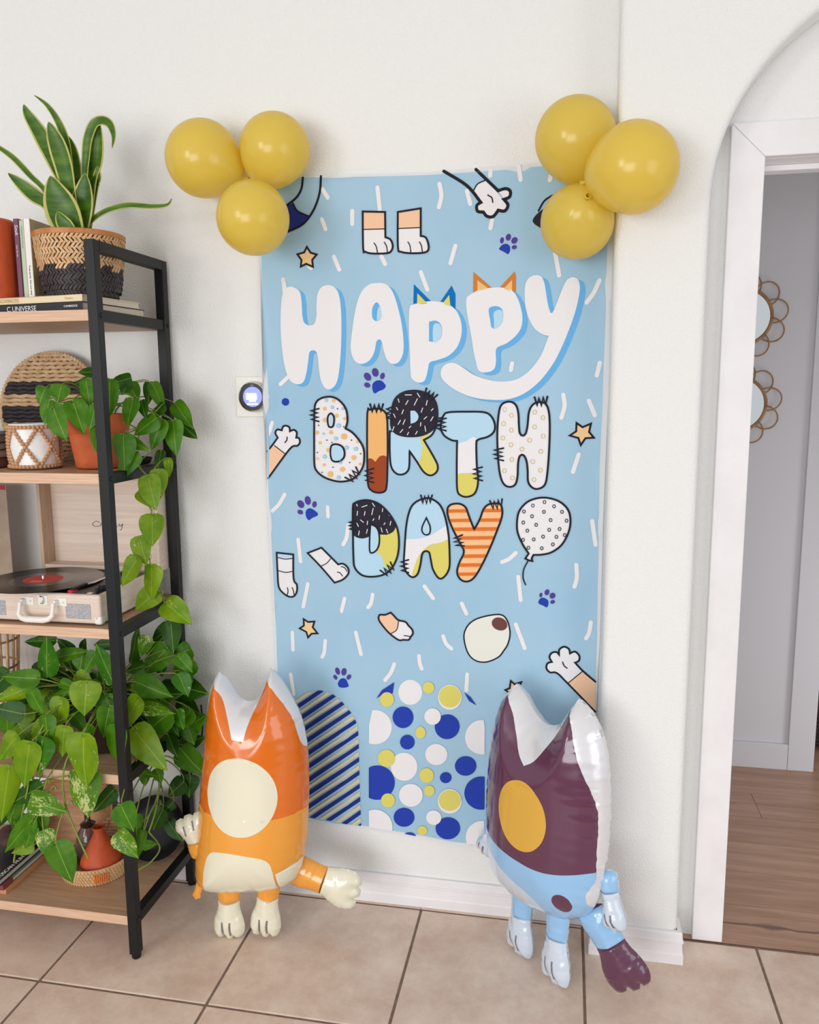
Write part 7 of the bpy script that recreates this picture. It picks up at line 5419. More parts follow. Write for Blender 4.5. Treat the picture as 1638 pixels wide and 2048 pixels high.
# snake plant in a woven basket
bc = (-.806, -.232, 1.6945)
SN = thing('snake_plant', 'snake plant with yellow edged leaves in two tone woven basket on top shelf', 'plant', bc)
def bask_r(t): return .0865 + .0185 * t ** .8 - .008 * max(0, .12 - t) / .12
BH = .150
MB().lathe([(.0001, .002), (.07, .0), (.078, .003)] + [(bask_r(k / 10) - .0015, .004 + (BH - .004) * k / 10) for k in range(11)] + [(.098, BH), (.095, .12)], bc, 48).build('basket', [M('basket_gap', (92, 62, 40), .9)], SN, smooth=50)
w1 = MB(); w2 = MB(); rows = 12; colsn = 62
for i in range(rows):
    t = (i + .5) / rows; z = bc[2] + .004 + (BH - .010) * t; r = bask_r(t)
    for k in range(colsn):
        a = 2 * math.pi * (k + (i % 2) * .5 + .12 * rnd.uniform(-1, 1)) / colsn
        ca, sa = math.cos(a), math.sin(a); n = Vector((ca, sa, .1)); tg = Vector((-sa, ca, 0)); upv = Vector((0, 0, 1))
        sl = 1 if i % 2 else -1
        d = (tg * .8 * sl + upv).normalized(); s = n.cross(d)
        lim = .46 + .05 * math.sin(k * .9) + .02 * rnd.uniform(-1, 1)
        mm_ = w1 if t > lim else w2
        mm_.obox(Vector((bc[0] + r * ca, bc[1] + r * sa, z)) + n * rnd.uniform(0, .0009), (d + n * .07 * sl).normalized(), s, n, .0088, .0027 + rnd.uniform(-.0003, .0003), .0010)
w1.build('natural_weave', STRAW, SN, kind='stuff'); w2.build('black_weave', STRAWD, SN, kind='stuff')
MB().lathe([(.1035, BH - .011), (.1075, BH - .009), (.108, BH + .001), (.1055, BH + .003), (.0985, BH + .003), (.0985, BH - .009)], bc, 56, closed_prof=True).build('rim', BAMBRIM, SN, smooth=40)
MB().lathe([(.0001, BH - .018), (.06, BH - .02), (.097, BH - .024)], bc, 24).build('soil', SOIL, SN, smooth=60)
SNK = [([[-8079,-2410,18350],[-8117,-2500,19384],[-8380,-2520,19987],[-8602,-2540,20475],[-8828,-2560,20905],[-9058,-2580,21280],[-9123,-2600,21477]],294),([[-8088,-2335,18350],[-8139,-2350,19305],[-8173,-2370,20154],[-8227,-2390,20716],[-8389,-2410,21143],[-8622,-2430,21490],[-8930,-2450,21727]],136),([[-8080,-2435,18350],[-8118,-2550,19373],[-8199,-2574,19993],[-8308,-2598,20471],[-8410,-2622,20809],[-8464,-2646,21027]],347),([[-8100,-2235,18350],[-8175,-2150,19465],[-8139,-2180,20062],[-8176,-2210,20543],[-8283,-2240,20855]],222),([[-8004,-2260,18350],[-7901,-2200,19838],[-7826,-2215,20313],[-7731,-2230,20728],[-7553,-2245,21037],[-7321,-2260,21113],[-7104,-2275,21008],[-7010,-2290,20739],[-7055,-2305,20450]],196),([[-7993,-2185,18350],[-7870,-2050,19758],[-7705,-2080,20204],[-7560,-2110,20647],[-7448,-2140,21075]],335),([[-8309,-2360,18350],[-8773,-2400,19433],[-9215,-2424,19917],[-9612,-2448,20336],[-9990,-2472,20613],[-10179,-2496,20752]],107),([[-8275,-2435,18350],[-8677,-2550,19146],[-9019,-2580,19404],[-9359,-2610,19690],[-9653,-2640,19938]],272),([[-8046,-2535,18350],[-8020,-2750,18513],[-8167,-2780,18913],[-8309,-2810,19366],[-8391,-2840,19754]],629),([[-8023,-2610,18350],[-7956,-2900,18483],[-8100,-2940,18698],[-8174,-2980,18905]],276),([[-8025,-2385,18350],[-7961,-2450,18650],[-7862,-2480,19100],[-7751,-2510,19490],[-7660,-2540,19849]],445),([[-8012,-2310,18350],[-7923,-2300,18677],[-7759,-2340,19127],[-7651,-2380,19490]],197),([[-8014,-2310,18350],[-7930,-2300,18591],[-7682,-2317,18838],[-7276,-2334,19033],[-6722,-2351,19120],[-6087,-2368,19062],[-5675,-2385,19070],[-5536,-2402,19203]],113),([[-7967,-2160,18350],[-7796,-2000,19622],[-7662,-2040,19873],[-7604,-2080,20126]],198)]
for pts, w in SNK:
    P = [Vector(p) / 1e4 for p in pts]; q = []
    for i in range(len(P) - 1):
        p0 = P[max(i - 1, 0)]; p1 = P[i]; p2 = P[i + 1]; p3 = P[min(i + 2, len(P) - 1)]
        for k in range(6):
            t = k / 6; q.append(.5 * (2 * p1 + (p2 - p0) * t + (2 * p0 - 5 * p1 + 4 * p2 - p3) * t * t + (3 * p1 - p0 - 3 * p2 + p3) * t ** 3))
    q.append(P[-1]); n = len(q); m = MB(); W = w / 1e4
    for i, p in enumerate(q):
        t = i / (n - 1); tg = (q[min(i + 1, n - 1)] - q[max(i - 1, 0)]).normalized()
        nn = Vector((.15, -1, .25)); nn = (nn - tg * nn.dot(tg)).normalized(); sd = tg.cross(nn)
        ww = W * .5 * (.42 + .58 * math.sin(min(1, t / .55) * math.pi / 2)) * 1.3 * (1 if t < .5 else max(.012, (1 - ((t - .5) / .5) ** 1.9)))
        for j, s in enumerate((-1, -.82, -.42, 0, .42, .82, 1)): m.v.append(tuple(p + sd * s * ww - nn * (.28 * ww * (1 - s * s)) + nn * .0))
    for i in range(n - 1):
        for j in range(6): m.f.append((i * 7 + j, i * 7 + j + 1, i * 7 + j + 8, i * 7 + j + 7)); m.m.append(1 if j in (0, 5) else 0)
    o = m.build('leaf', [SNAKE, SNAKEM], SN, smooth=80)
    sd_ = o.modifiers.new('thick', 'SOLIDIFY'); sd_.thickness = .0016

# ------------------------------------------------------------------ books
def book(name, label, cat, c, ax, ay, az, w, d, h, cover, spine, group=None, pages=(232, 222, 204), rounded=False):
    # w spine width (ax), d depth (ay, from spine to fore edge), h height (az); c = spine corner at base
    ax, ay, az = (Vector(a).normalized() for a in (ax, ay, az)); c = Vector(c)
    t = thing(name, label, cat, c, group); th = .0018
    mid = c + ax * w / 2 + ay * d / 2 + az * h / 2
    m = MB()
    m.obox(c + ax * th / 2 + ay * d / 2 + az * h / 2, ax, ay, az, th / 2, d / 2, h / 2); m.obox(c + ax * (w - th / 2) + ay * d / 2 + az * h / 2, ax, ay, az, th / 2, d / 2, h / 2)
    m.build('cover', cover, t, bevel=.0004)
    MB().obox(c + ax * w / 2 + ay * th / 2 + az * h / 2, ax, ay, az, w / 2, th / 2, h / 2).build('spine', spine, t, bevel=.0006)
    MB().obox(mid + ay * .0005, ax, ay, az, w / 2 - th, d / 2 - .003, h / 2 - .0025).build('pages', M('pages_%d' % pages[2], pages, .85, col2=tuple(int(v * .9) for v in pages), nscale=3, stretch=(600, 3, 600)), t)
    return t
def cov(n, c): return M('cover_' + n, c, .5)
a = R(8); RX = Vector((math.cos(a), math.sin(a) * -.0, 0)); 
ux = Vector((1, .0, 0)); uy = Vector((.13, 1, 0)).normalized(); uz = Vector((0, 0, 1)); ux = uy.cross(uz)
def flat_text(body, parent, x, y, z, size, m, sx=1, align='RIGHT'):
    return text('lettering', body, (x, y, z), (R(90), 0, math.atan2(ux.y, ux.x)), size, m, parent, align, 0, sx)
gold = M('gilt', (214, 178, 110), .4, metal=.4); white = M('print_white', (238, 238, 238), .6)
def flatbook(name, label, xr, yf, z0, w, d, h, cover, spine, pages=(232, 222, 204)):
    c = Vector((xr, yf, z0)) - ux * w
    return book(name, label, 'book', c, uz, uy, ux, h, d, w, cover, spine, 'books lying flat on the top shelf', pages)
b1 = flatbook('book', 'black book lying flat on the top shelf, lowest under the basket', -.7405, -.3425, 1.6572, .33, .235, .0206, cov('black', (34, 34, 40)), cov('black', (34, 34, 40)))
flat_text('C UNIVERSE', b1, -.871, -.3272 - .0003, 1.6608, .0165, white, 1.0)
flat_text('CAMBRIDGE', b1, -.752, -.3427 - .0009, 1.6655, .0068, white, 1.05)
b2 = flatbook('book', 'cream book lying flat on the black book, under the woven basket', -.7395, -.3425, 1.6782, .34, .215, .0158, cov('cream', (234, 216, 178)), cov('cream', (238, 220, 182)))
flat_text('PROVINCES', b2, -.922, -.3225, 1.6818, .0125, gold, 1.05)
flat_text('Classics', b2, -.765, -.3414, 1.6838, .0068, gold, 1.1)
GB = 'upright books beside the woven basket'
zt = 1.6942
b = book('book', 'purple upright book beside the terracotta vase on the top shelf', 'book', (-.957, -.27, zt), (1, .06, 0), (-.06, 1, 0), (0, 0, 1), .0125, .15, .192, cov('plum', (112, 62, 88)), cov('plum', (116, 66, 92)), GB)
text('lettering', 'Souk', (-.9535, -.2704, 1.872), (R(90), R(90), 0), .0125, white, b, 'LEFT', .2, 1.0)
text('lettering', 'over the sea', (-.953, -.2704, 1.824), (R(90), R(90), 0), .0055, white, b, 'LEFT')
b = book('book', 'sage green upright book between the purple and white books', 'book', (-.943, -.268, zt), (1, .06, 0), (-.06, 1, 0), (0, 0, 1), .0135, .14, .188, cov('sage', (188, 204, 176)), cov('sage', (192, 208, 182)), GB, (214, 210, 196))
text('lettering', 'Collected stories of the year', (-.9385, -.2681, 1.868), (R(90), R(90), 0), .0045, M('print_sage', (130, 150, 120), .6), b, 'LEFT')
b = book('book', 'white upright book with tan cover nearest the woven basket', 'book', (-.9275, -.274, zt), (1, .06, 0), (-.06, 1, 0), (0, 0, 1), .0175, .165, .19, cov('tan', (192, 172, 130)), cov('white', (238, 236, 230)), GB)
text('lettering', 'Three stories  Now and other', (-.9205, -.2741, 1.775), (R(90), R(90), 0), .0058, M('print_black', (40, 40, 44), .6), b, 'LEFT')
pl = MB()
for k in range(9): pl.box(-.9098, -.9094, -.185 + .003 * (k % 3), -.14, 1.755 - k * .0062, 1.7564 - k * .0062)
pl.build('printed_lines', M('print_black', (40, 40, 44), .6), b)
TV = thing('vase', 'terracotta cylinder vase on the flat books at the left picture edge', 'vase', (-1.032, -.255, zt))
MB().lathe([(.0001, .001), (.052, 0), (.056, .003), (.0585, .02), (.0585, .172), (.0575, .188), (.053, .1935), (.05, .1935), (.049, .17)], TV.location, 48).build('body', TERRAD, TV, smooth=35)

# ------------------------------------------------------------------ second shelf
TRAYC = Vector((-1.036, -.062, 1.4285)); tn = Vector((.02, -1, .17)).normalized(); tu = Vector((1, .02, 0)).normalized(); tv = tu.cross(tn) * -1
if tv.z < 0: tv = -tv
TY = thing('woven_tray', 'round tray woven in natural and black bands leaning on wall behind bead pot', 'tray', TRAYC)
TR = .148; nr = 26
MB().lathe([(.0001, -.004), (TR - .004, -.004), (TR - .004, .002), (.0001, .002)], TRAYC, 48, axis=tn).build('base', M('basket_gap', (92, 62, 40), .9), TY)
def band_black(s): return .24 < s < .46 or -.34 < s < -.02
for i in range(nr):
    s = (i + .5) / nr * 2 - 1; half = TR * math.sqrt(max(0, 1 - s * s)) - .004
    if half < .012: continue
    pts = []
    for k in range(25):
        x = -half + 2 * half * k / 24
        pts.append(TRAYC + tu * x + tv * (s * TR + .0016 * math.sin(k * 1.9 + i)) + tn * (.004 + .0016 * math.sin(k * 2.1 + i * 2.6)))
    MB().tube(pts, [.0069 * (.86 + .14 * math.sin(k * 2.3 + i)) for k in range(25)], 6).build('cord', SEAGRASSK if band_black(s) else SEAGRASS, TY, smooth=80)
m = MB()
for k in range(90):
    a = 2 * math.pi * k / 90; p = TRAYC + (tu * math.cos(a) + tv * math.sin(a)) * TR
    d = (tu * math.cos(a) + tv * math.sin(a)); td = (-tu * math.sin(a) + tv * math.cos(a)); m.obox(p + tn * .003, (td + d * .5), (d - td * .5), tn, .0062, .0045, .005)
m.build('rim_whipping', SEAGRASS, TY, bevel=.001, kind='stuff')
# bead pot
bp = Vector((-.963, -.245, 1.2766)); BR = .0575; BHt = .113
BPOT = thing('beaded_pot', 'white ceramic pot wrapped in a diamond net of wooden beads', 'pot', bp)
MB().lathe([(.0001, .0), (BR - .004, 0), (BR, .003), (BR + .0005, BHt - .004), (BR - .001, BHt), (BR - .005, BHt - .001), (BR - .006, .02), (.0001, .015)], bp, 48).build('pot', PORCELAIN, BPOT, smooth=35)
bm = MB().ball((0, 0, 0), .0052, 8, 6); bme = bm.data('bead', BEAD, 80); beads = []
for k in range(40):
    a = 2 * math.pi * k / 40; beads += [(a, .006), (a, BHt - .008)]
for q in range(6):
    a0 = 2 * math.pi * q / 6 + .25
    for k in range(1, 12):
        t = k / 12; beads += [(a0 + t * math.pi / 3, .006 + (BHt - .014) * t)]
        if k != 6: beads += [(a0 + t * math.pi / 3, BHt - .008 - (BHt - .014) * t)]
for a, z in beads:
    dup(bpy.data.objects.new('bead', bme), BPOT, ((BR + .0042) * math.cos(a), (BR + .0042) * math.sin(a), z))
# flat books at the left edge
zz = 1.2766
for nm, lab, h, c, pg in [('book', 'dark red book, lowest of the pile left of the bead pot', .024, (120, 44, 46), (150, 96, 88)), ('book', 'wine red book, second from the bottom of the pile left of the bead pot', .02, (132, 50, 54), (196, 170, 150)), ('book', 'book with grey brown pages, third up in the pile left of the bead pot', .018, (96, 84, 78), (190, 168, 146)), ('book', 'grey book, topmost of the pile left of the bead pot', .022, (70, 62, 66), (150, 128, 112))]:
    book(nm, lab, 'book', (-1.30, -.29 + .006 * math.sin(h * 900), zz), (0, 0, 1), (1, 0, 0), (0, 1, 0), h, .242 - .003 * math.sin(h * 500), .2, cov('%d' % c[0], c), cov('%d' % c[0], c), 'pile of books left of the bead pot', pg); zz += h + .0004

# ------------------------------------------------------------------ turntable on the third shelf
tt = (-.92, -.22, .8916)
X0, X1, Y0, Y1, Z0, Z1 = -1.095, -.7445, -.3445, -.088, .8966, .9715
TT = thing('turntable', 'pale wood suitcase turntable with its lid open on the third shelf', 'record player', tt)
MB().box(X0, X1, Y0, Y1, Z0, Z1).build('case', ASH, TT, bevel=.007, bseg=4)
MB().box(X0 + .009, X1 - .009, Y0 + .009, Y1 - .009, Z1 - .001, Z1 + .0008).build('deck', BLACKPL, TT)
for x in (X0 + .03, X1 - .03):
    for y in (Y0 + .03, Y1 - .03): MB().lathe([(.0001, 0), (.011, 0), (.012, .006), (.0001, .006)], (x, y, .8914), 16).build('foot', BLACKPL, TT, smooth=40)
for x in (X0, X1):
    s = 1 if x == X0 else -1
    m = MB().box(min(x - s * .0015, x + s * .02), max(x - s * .0015, x + s * .02), Y0 - .0015, Y0 + .02, Z0 - .001, Z0 + .021); m.build('corner_guard', WHITEPL, TT, bevel=.006, bseg=3)
    MB().ball((x + s * .011, Y0 - .0018, Z0 + .016), .002, 8, 5).build('rivet', CHROME, TT, smooth=80)
for x0, x1 in ((-.841, -.770), (-1.078, -1.007)):
    MB().box(x0, x1, Y0 - .001, Y0 + .004, .9085, .9485).build('speaker_grille', GRILLE, TT, bevel=.004)
for x in (-.953, -.861):
    MB().box(x - .006, x + .026, Y0 - .0022, Y0 + .002, .9395, .9605).build('hinge_plate', WHITEPL, TT, bevel=.0015)
    MB().box(x - .004, x + .0045, Y0 - .016, Y0 - .001, .939, .9575).build('handle_bracket', WHITEPL, TT, bevel=.003)
    MB().ball((x + .018, Y0 - .0025, .95), .002, 8, 5).build('screw', CHROME, TT, smooth=80)
hp = [(-.953, Y0 - .018, .951), (-.953, Y0 - .022, .935), (-.953, Y0 - .026, .921), (-.944, Y0 - .028, .9135), (-.93, Y0 - .029, .911), (-.884, Y0 - .029, .911), (-.87, Y0 - .028, .9135), (-.861, Y0 - .026, .921), (-.861, Y0 - .022, .935), (-.861, Y0 - .018, .951)]
MB().tube(hp, [.0045, .005, .006, .0075, .0085, .0085, .0075, .006, .005, .0045], 10).build('handle', CREAMPL, TT, smooth=60)
MB().box(-.915, -.888, Y0 - .0025, Y0 + .002, .9395, .9665).build('latch_plate', WHITEPL, TT, bevel=.002)
MB().tube([(-.906, Y0 - .005, .9635), (-.898, Y0 - .007, .9625), (-.8965, Y0 - .007, .951), (-.899, Y0 - .005, .946), (-.906, Y0 - .004, .9455)], .0016, 8).build('latch', CHROME, TT, smooth=60)
# lid stands open at the back
LX0, LX1, LY0, LY1, LZ0, LZ1, lt = -1.0845, -.7185, -.0855, -.028, .9735, 1.236, .0105
ld = MB(); ld.box(LX0, LX1, LY1 - .006, LY1, LZ0, LZ1); lid = ld.build('lid', ASH, TT, bevel=.001)
MB().box(LX0, LX0 + lt, LY0, LY1 - .0062, LZ0, LZ1).build('lid_side', ASHIN, lid, bevel=.002)
MB().box(LX1 - lt, LX1, LY0, LY1 - .0062, LZ0, LZ1).build('lid_side', ASH, lid, bevel=.002)
MB().box(LX0 + lt, LX1 - lt, LY0, LY1 - .0062, LZ1 - lt, LZ1).build('lid_top', ASH, lid, bevel=.002)
MB().box(LX0 + lt, LX1 - lt, LY0, LY1 - .0062, LZ0, LZ0 + lt).build('lid_bottom', ASH, lid, bevel=.002)
lg = MB(); lx, lz, ly = -.948, 1.0885, LY1 - .0066
for st in [[(.021, .009), (.012, .0125), (.003, .009), (0, .004), (.004, 0), (.012, -.001), (.021, .001)], [(.021, .001), (.025, .007), (.029, .0075), (.031, .006)], [(.034, .003), (.037, .0065), (.041, .003), (.037, 0), (.034, .003)], [(.041, .003), (.045, .006), (.049, .004), (.046, 0)], [(.049, .003), (.056, .013), (.058, .011), (.054, 0), (.059, .001)], [(.059, .002), (.065, .006), (.063, .0085), (.06, .004), (.064, 0), (.07, .002)], [(.074, .0075), (.075, .002), (.08, .003), (.084, .008)], [(.084, .008), (.08, -.006), (.075, -.009)]]:
    p = [Vector(q) for q in spline(st, False, .001, 6)]; lg.tube([(lx + q.x * 1.12, ly, lz + q.y * 1.12) for q in p], .00075, 5)
lg.build('lettering', M('print_black', (40, 40, 44), .6), lid, smooth=80)
RC = Vector((-.972, -.2395, .9775))
REC = thing('vinyl_record', 'black vinyl record with red label lying on the turntable', 'record', RC)
m = MB(); prof = [(.0001, .0)]
m.lathe([(.0001, 0), (.148, 0), (.151, .001), (.148, .002)], RC, 72)
rad = .148
while rad > .082: m.lathe([(rad, .002), (rad - .0008, .0018), (rad - .0016, .002)], RC, 72); rad -= .0016
m.build('disc', VINYL, REC, smooth=60)
MB().lathe([(.082, .002), (.05, .0021)], RC, 64).build('runout', VINYLIN, REC)
MB().lathe([(.05, .0022), (.0035, .0023)], RC, 48).build('paper_label', REDLABEL, REC)
lm = MB()
for k, w in enumerate((.03, .036, .026)): lm.box(RC.x - w * .5, RC.x + w * .5, RC.y - .022 - .006 * k, RC.y - .0208 - .006 * k, RC.z + .0022, RC.z + .0026)
lm.build('label_print', M('label_print', (232, 150, 140), .6), REC)
MB().lathe([(.0001, .0), (.066, 0), (.068, .003), (.0001, .0045)], (RC.x, RC.y, .9724), 40).build('platter', BLACKPL, TT, smooth=40)
MB().lathe([(.003, 0), (.003, .012), (.002, .014), (.0001, .0143)], (RC.x, RC.y, .976), 14).build('spindle', CHROME, TT, smooth=40)
pv = Vector((-.79, -.135, .9735)); hs = Vector((-.807, -.345, .9855))
MB().lathe([(.0001, .0), (.017, 0), (.017, .008), (.011, .011), (.011, .02), (.0001, .021)], pv, 24).build('arm_base', BLACKPL, TT, smooth=40)
MB().tube([pv + Vector((0, .03, .017)), pv + Vector((0, 0, .017)), pv + Vector((-.002, -.08, .0165)), pv + Vector((-.004, -.15, .0155)), hs + Vector((.006, .032, .003))], .0032, 10).build('tonearm', CHROME, TT, smooth=60)
dh = Vector((-.18, -.98, -.06)).normalized()
MB().obox(hs + Vector((.001, .012, .003)), dh, dh.cross((0, 0, 1)), (0, 0, 1), .024, .0065, .0035).build('head_shell', BLACKPL, TT, bevel=.0015)
MB().obox(hs + Vector((-.004, -.008, -.002)), dh, dh.cross((0, 0, 1)), (0, 0, 1), .011, .006, .0028).build('stylus', REDPL, TT, bevel=.001)
MB().obox((-.785, -.222, .9785), (0, 1, 0), (1, 0, 0), (0, 0, 1), .012, .004, .006).build('arm_rest', BLACKPL, TT, bevel=.001)
for x, y, r in ((-.772, -.285, .0095), (-.765, -.24, .0075), (-.768, -.315, .0045)): MB().lathe([(.0001, 0), (r, 0), (r * .92, .011), (.0001, .0115)], (x, y, .9722), 20).build('knob', BLACKPL, TT, smooth=40)
for y in (-.327, -.333): MB().box(-.785, -.772, y - .0012, y + .0012, .9722, .9735).build('switch', WHITEPL, TT)
SL = thing('record_sleeve', 'record sleeve in a clear cover standing left of the turntable', 'record sleeve', (-1.31, -.1, .8916))
MB().box(-1.475, -1.1675, -.104, -.1, .893, 1.205).build('sleeve', M('sleeve_print', (150, 122, 92), .5, col2=(190, 172, 156), nscale=7), SL)
MB().box(-1.476, -1.163, -.106, -.1045, .892, 1.21).build('clear_cover', M('clear_film', (176, 160, 142), .12, col2=(150, 128, 104), nscale=5), SL)
MB().box(-1.474, -1.166, -.1075, -.106, 1.198, 1.21).build('red_strip', M('red_print', (170, 34, 48), .5), SL)

# ------------------------------------------------------------------ fourth shelf, left edge
SK = thing('stick_basket', 'tall holder of thin bamboo sticks at the left end of the fourth shelf', 'basket', (-1.235, -.13, .5111))
for k in range(20):
    a = 2 * math.pi * k / 20; p0 = Vector((-1.235 + .055 * math.cos(a), -.13 + .055 * math.sin(a), .5125)); p1 = Vector((-1.235 + .075 * math.cos(a), -.13 + .075 * math.sin(a), .79))
    MB().tube([p0, p1], .0032, 6).build('stick', STRAW, SK, smooth=60)
for z, r in ((.515, .0555), (.6, .062), (.69, .0685), (.77, .0738)):
    MB().tube([(-1.235 + r * math.cos(2 * math.pi * k / 28), -.13 + r * math.sin(2 * math.pi * k / 28), z) for k in range(28)], .0032, 6, closed=True).build('hoop', RATTAN, SK, smooth=60)
# ------------------------------------------------------------------ lowest shelf
tc = Vector((-.912, -.178, .1216))
BT = thing('woven_basket', 'round coiled straw basket with an orange patch on the lowest shelf', 'basket', tc)
m = MB(); cr_ = []
for k in range(5):
    r = .088 + .0022 * k; z = tc.z + .006 + k * .0098
    MB().tube([(tc.x + r * math.cos(2 * math.pi * i / 44), tc.y + r * math.sin(2 * math.pi * i / 44), z) for i in range(44)], .0056, 8, closed=True).build('coil', STRAW, BT, smooth=70)
# the back of the basket is a raised flap
for k in range(5):
    r = .098 + .002 * k; z = tc.z + .055 + k * .0092; w = 1.15 - .1 * k
    MB().tube([(tc.x + r * math.cos(R(62) + a), tc.y + r * math.sin(R(62) + a), z) for a in [-w + 2 * w * i / 24 for i in range(25)]], .0054, 8).build('coil', STRAW, BT, smooth=70)
m = MB()
for k in range(5):
    r0 = .0945 + .0022 * min(k, 4); z = tc.z + .006 + k * .0098
    for i in range(70):
        a = 2 * math.pi * (i + .5 * (k % 2)) / 70; m.obox((tc.x + r0 * math.cos(a), tc.y + r0 * math.sin(a), z), (0, 0, 1), (-math.sin(a), math.cos(a), 0), (math.cos(a), math.sin(a), 0), .0036, .0011, .0009)
m.build('stitches', M('stitch', (206, 168, 118), .8), BT, kind='stuff')
m = MB()
for k in range(2, 5):
    z = tc.z + .004 + (k - 1) * .0098
    for i in range(7):
        a = R(-62 + i * 3.2); r0 = .0957 + .0022 * (k - 1); m.obox((tc.x + r0 * math.cos(a), tc.y + r0 * math.sin(a), z), (0, 0, 1), (-math.sin(a), math.cos(a), 0), (math.cos(a), math.sin(a), 0), .0046, .0021, .0012)
m.build('orange_patch', ORANGEW, BT, kind='stuff')
MB().lathe([(.0001, .0), (.086, 0), (.086, .004), (.0001, .004)], tc, 40).build('base', STRAW, BT)
tg = Vector((-.886, -.2, .1262))
TG = thing('tagine', 'small terracotta tagine pot with open neck in the straw basket', 'pot', tg)
MB().lathe([(.0001, 0), (.038, 0), (.047, .006), (.054, .022), (.0545, .036), (.0515, .036), (.049, .018), (.0001, .01)], tg, 44).build('base_dish', TERRAD, TG, smooth=30)
MB().lathe([(.0545, .0372), (.0552, .039), (.053, .046), (.044, .064), (.034, .082), (.024, .102), (.0165, .117), (.0145, .124), (.0165, .133), (.018, .1385), (.0165, .139), (.0125, .13), (.0115, .12), (.012, .11)], tg, 44).build('lid', TERRAD, TG, smooth=30)
gl = bpy.data.materials.new('smoky_glass'); gl.use_nodes = True; p = gl.node_tree.nodes['Principled BSDF']
p.inputs['Base Color'].default_value = srgb((196, 176, 170)); p.inputs['Roughness'].default_value = .06; p.inputs['Transmission Weight'].default_value = .9; p.inputs['IOR'].default_value = 1.45
bt = Vector((-.952, -.152, .1262))
GB_ = thing('glass_bottle', 'smoky glass bottle with dark stopper behind the tagine', 'bottle', bt)
MB().lathe([(.0001, 0), (.034, 0), (.036, .004), (.036, .055), (.034, .072), (.027, .092), (.018, .106), (.0165, .11), (.0145, .11), (.025, .09), (.032, .07), (.0335, .055), (.0335, .006), (.0001, .004)], bt, 40).build('glass', gl, GB_, smooth=40)
MB().lathe([(.0001, .108), (.02, .108), (.0215, .114), (.0125, .12), (.008, .126), (.0075, .142), (.0095, .147), (.0085, .158), (.006, .163), (.0055, .178), (.0001, .18)], bt, 24).build('stopper', DARKGLAZE, GB_, smooth=40)
wc = Vector((-1.045, -.055, .235)); wn = Vector((.05, -1, .22)).normalized()
WB = thing('wooden_bowl', 'shallow round wooden bowl leaning upright against the wall on the lowest shelf', 'bowl', wc)
MB().lathe([(.0001, -.012), (.06, -.012), (.1, .0), (.122, .022), (.1225, .025), (.1185, .026), (.098, .006), (.06, -.005), (.0001, -.006)], wc, 56, axis=wn).build('bowl', WOODBR, WB, smooth=40)
dc = Vector((-.7775, -.088, .208)); dn = Vector((.12, -1, .5)).normalized()
DD = thing('enamel_dish', 'black round enamel dish leaning behind trailing pothos on the lowest shelf', 'dish', dc)
MB().lathe([(.0001, -.012), (.056, -.012), (.07, -.006), (.086, .008), (.0905, .012), (.0905, .0145), (.086, .012), (.07, -.002), (.055, -.008), (.0001, -.008)], dc, 56, axis=dn).build('dish', DARKDISH, DD, smooth=40)
pm_ = MB()
for k in range(8): 
    a = 2 * math.pi * k / 8; q = dn.to_track_quat('Z', 'Y').to_matrix(); pm_.cap(.0022, .0004, dc + q @ Vector((.0,.064,.0)) + q @ Vector((.008 * math.cos(a), .008 * math.sin(a), -.0012)), 8, axis=dn)
pm_.build('dish_mark', FGREY, DD)
JR = thing('glass_jar', 'narrow white glass cylinder with dark wire between the bowl and the corner post', 'jar', (-.9, -.055, .1216))
MB().lathe([(.0001, 0), (.0125, 0), (.0125, .165), (.0001, .165)], (-.9, -.055, .1216), 24).build('cylinder', M('milk_glass', (206, 212, 224), .15), JR, smooth=40)
MB().tube([(-.9 + .0135 * math.cos(2 * math.pi * k / 20), -.055 + .0135 * math.sin(2 * math.pi * k / 20), .262) for k in range(20)], .0013, 6, closed=True).build('wire', BLACKPL, JR, smooth=60)
# books on the lowest shelf lie at a slant
za = .1216; ad = Vector((.0, 1, 0)); 
for lab, h, c, pg, dx, nm in [('orange edged book, lowest of the slanted pile on the bottom shelf', .014, (226, 150, 92), (206, 160, 120), .0, 'o'), ('green and maroon book in the middle of the pile on the bottom shelf', .013, (112, 134, 122), (226, 220, 210), -.004, 'g'), ('black hardback, topmost of the pile on the bottom shelf', .016, (36, 34, 38), (214, 210, 206), -.012, 'k')]:
    b = book('book', lab, 'book', (-1.36 + dx, -.335 + dx, za), (0, 0, 1), (1, .0, 0), (0, 1, 0), h, .272, .2, cov('low_' + nm, c), cov('low_' + nm, c), 'pile of books on the lowest shelf', pg)
    if nm == 'g': MB().box(-1.362, -1.0915, -.3402, -.30, za - .0004, za + h + .0006).build('cover_band', cov('maroon', (126, 62, 66)), b)
    za += h + .0004
    if nm == 'k': text('lettering', 'TUSCAN HUNT', (-1.106, -.335, za + .0004), (0, 0, R(90)), .017, white, b, 'LEFT')
dw = Vector((-1.15, -.18, za + .034))
m = MB()
for k in range(7):
    a = k * 1.1; m.ball((dw.x + .035 * math.cos(a), dw.y + .04 * math.sin(a), dw.z + .012 * math.sin(k * 2.2)), .026 + .004 * math.sin(k), 14, 10, sc=(1.1, 1.2, .9))
tag(m.build('driftwood', DRIFT, smooth=80), 'dark gnarled driftwood knot lying on the pile of books on the bottom shelf', 'driftwood')
hand = Vector((-1.135, -.2, .215))
PC = thing('clay_ornament', 'pink clay ornament with an upright arm behind the leaves on the bottom shelf', 'ornament', (-1.135, -.12, za))
MB().tube([(-1.16, -.11, za + .001), (-1.155, -.115, za + .06), (-1.14, -.125, za + .1), (-1.118, -.135, za + .135), (-1.112, -.14, za + .15)], [.022, .019, .014, .012, .004], 14).build('arm', PINKCLAY, PC, smooth=80)
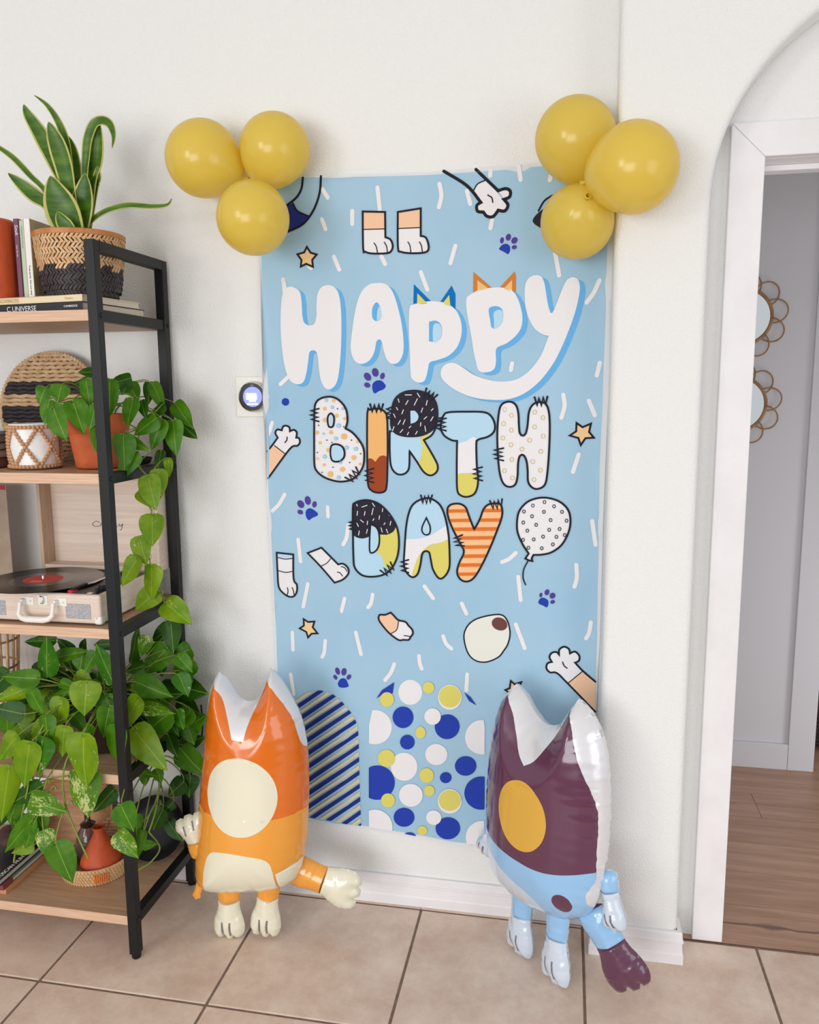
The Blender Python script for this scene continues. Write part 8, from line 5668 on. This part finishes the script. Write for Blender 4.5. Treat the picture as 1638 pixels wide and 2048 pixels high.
MB().lathe([(.0001, 0), (.03, 0), (.032, .004), (.024, .012), (.0001, .014)], (-1.16, -.11, za), 28).build('foot', PINKCLAY, PC, smooth=40)
# power cord behind the unit
CDm = MB().tube([(-.655, -.006, .56), (-.652, -.008, .5), (-.656, -.01, .46), (-.668, -.008, .44), (-.69, -.006, .43)], .0022, 8)
tag(CDm.build('power_cord', BLACKPL, smooth=80), 'thin black cord on the wall beside the rear post', 'cord')

# ------------------------------------------------------------------ hall
def flower_mirror(c, label):
    t = thing('flower_mirror', label, 'mirror', c, 'rattan flower mirrors in the hall'); c = Vector(c)
    MB().cap(.094, .0, c + Vector((0, -.006, 0)), 48, axis=(0, -1, 0)).build('glass', MIRROR, t)
    MB().lathe([(.0001, -.004), (.094, -.004), (.094, 0), (.0001, 0)], c + Vector((0, -.0015, 0)), 40, axis=(0, -1, 0)).build('backing', RATTAN, t)
    MB().tube([(c.x + .0985 * math.cos(2 * math.pi * k / 48), c.y - .006, c.z + .0985 * math.sin(2 * math.pi * k / 48)) for k in range(48)], .0062, 10, closed=True).build('ring', RATTAN, t, smooth=70)
    for q in range(10):
        a0 = 2 * math.pi * (q + .27) / 10; px, pz = c.x + .108 * math.cos(a0), c.z + .108 * math.sin(a0)
        MB().tube([(px + (.045 * math.cos(a)) * math.cos(a0) - .041 * math.sin(a) * math.sin(a0), c.y - .009 - .003 * math.sin(a), pz + .045 * math.cos(a) * math.sin(a0) + .041 * math.sin(a) * math.cos(a0)) for a in [R(-110) + R(220) * k / 20 for k in range(21)]], .0026, 8).build('petal', RATTAN, t, smooth=70)
flower_mirror((.997, 1.072, 1.7185), 'upper rattan flower mirror on the hall wall beside the door casing')
flower_mirror((.993, 1.072, 1.405), 'lower rattan flower mirror on the hall wall beside the door casing')
HB = thing('floor_basket', 'dark woven basket on the hall floor beyond the panel edge', 'basket', (1.585, 1.36, 0))
MB().lathe([(.0001, .001), (.17, .0), (.178, .01), (.19, .25), (.19, .44), (.184, .445), (.18, .43), (.175, .03), (.0001, .02)], (1.585, 1.36, .0005), 48).build('body', BASKETD, HB, smooth=40)
for k in range(26):
    z = .02 + k * .0165; r = .179 + .011 * min(1, z / .25)
    MB().tube([(1.585 + (r + .002 * math.sin(i * 2.6 + k * 3.1)) * math.cos(2 * math.pi * i / 60), 1.36 + (r + .002 * math.sin(i * 2.6 + k * 3.1)) * math.sin(2 * math.pi * i / 60), z) for i in range(60)], .0062, 6, closed=True).build('coil', BASKETD, HB, smooth=80)
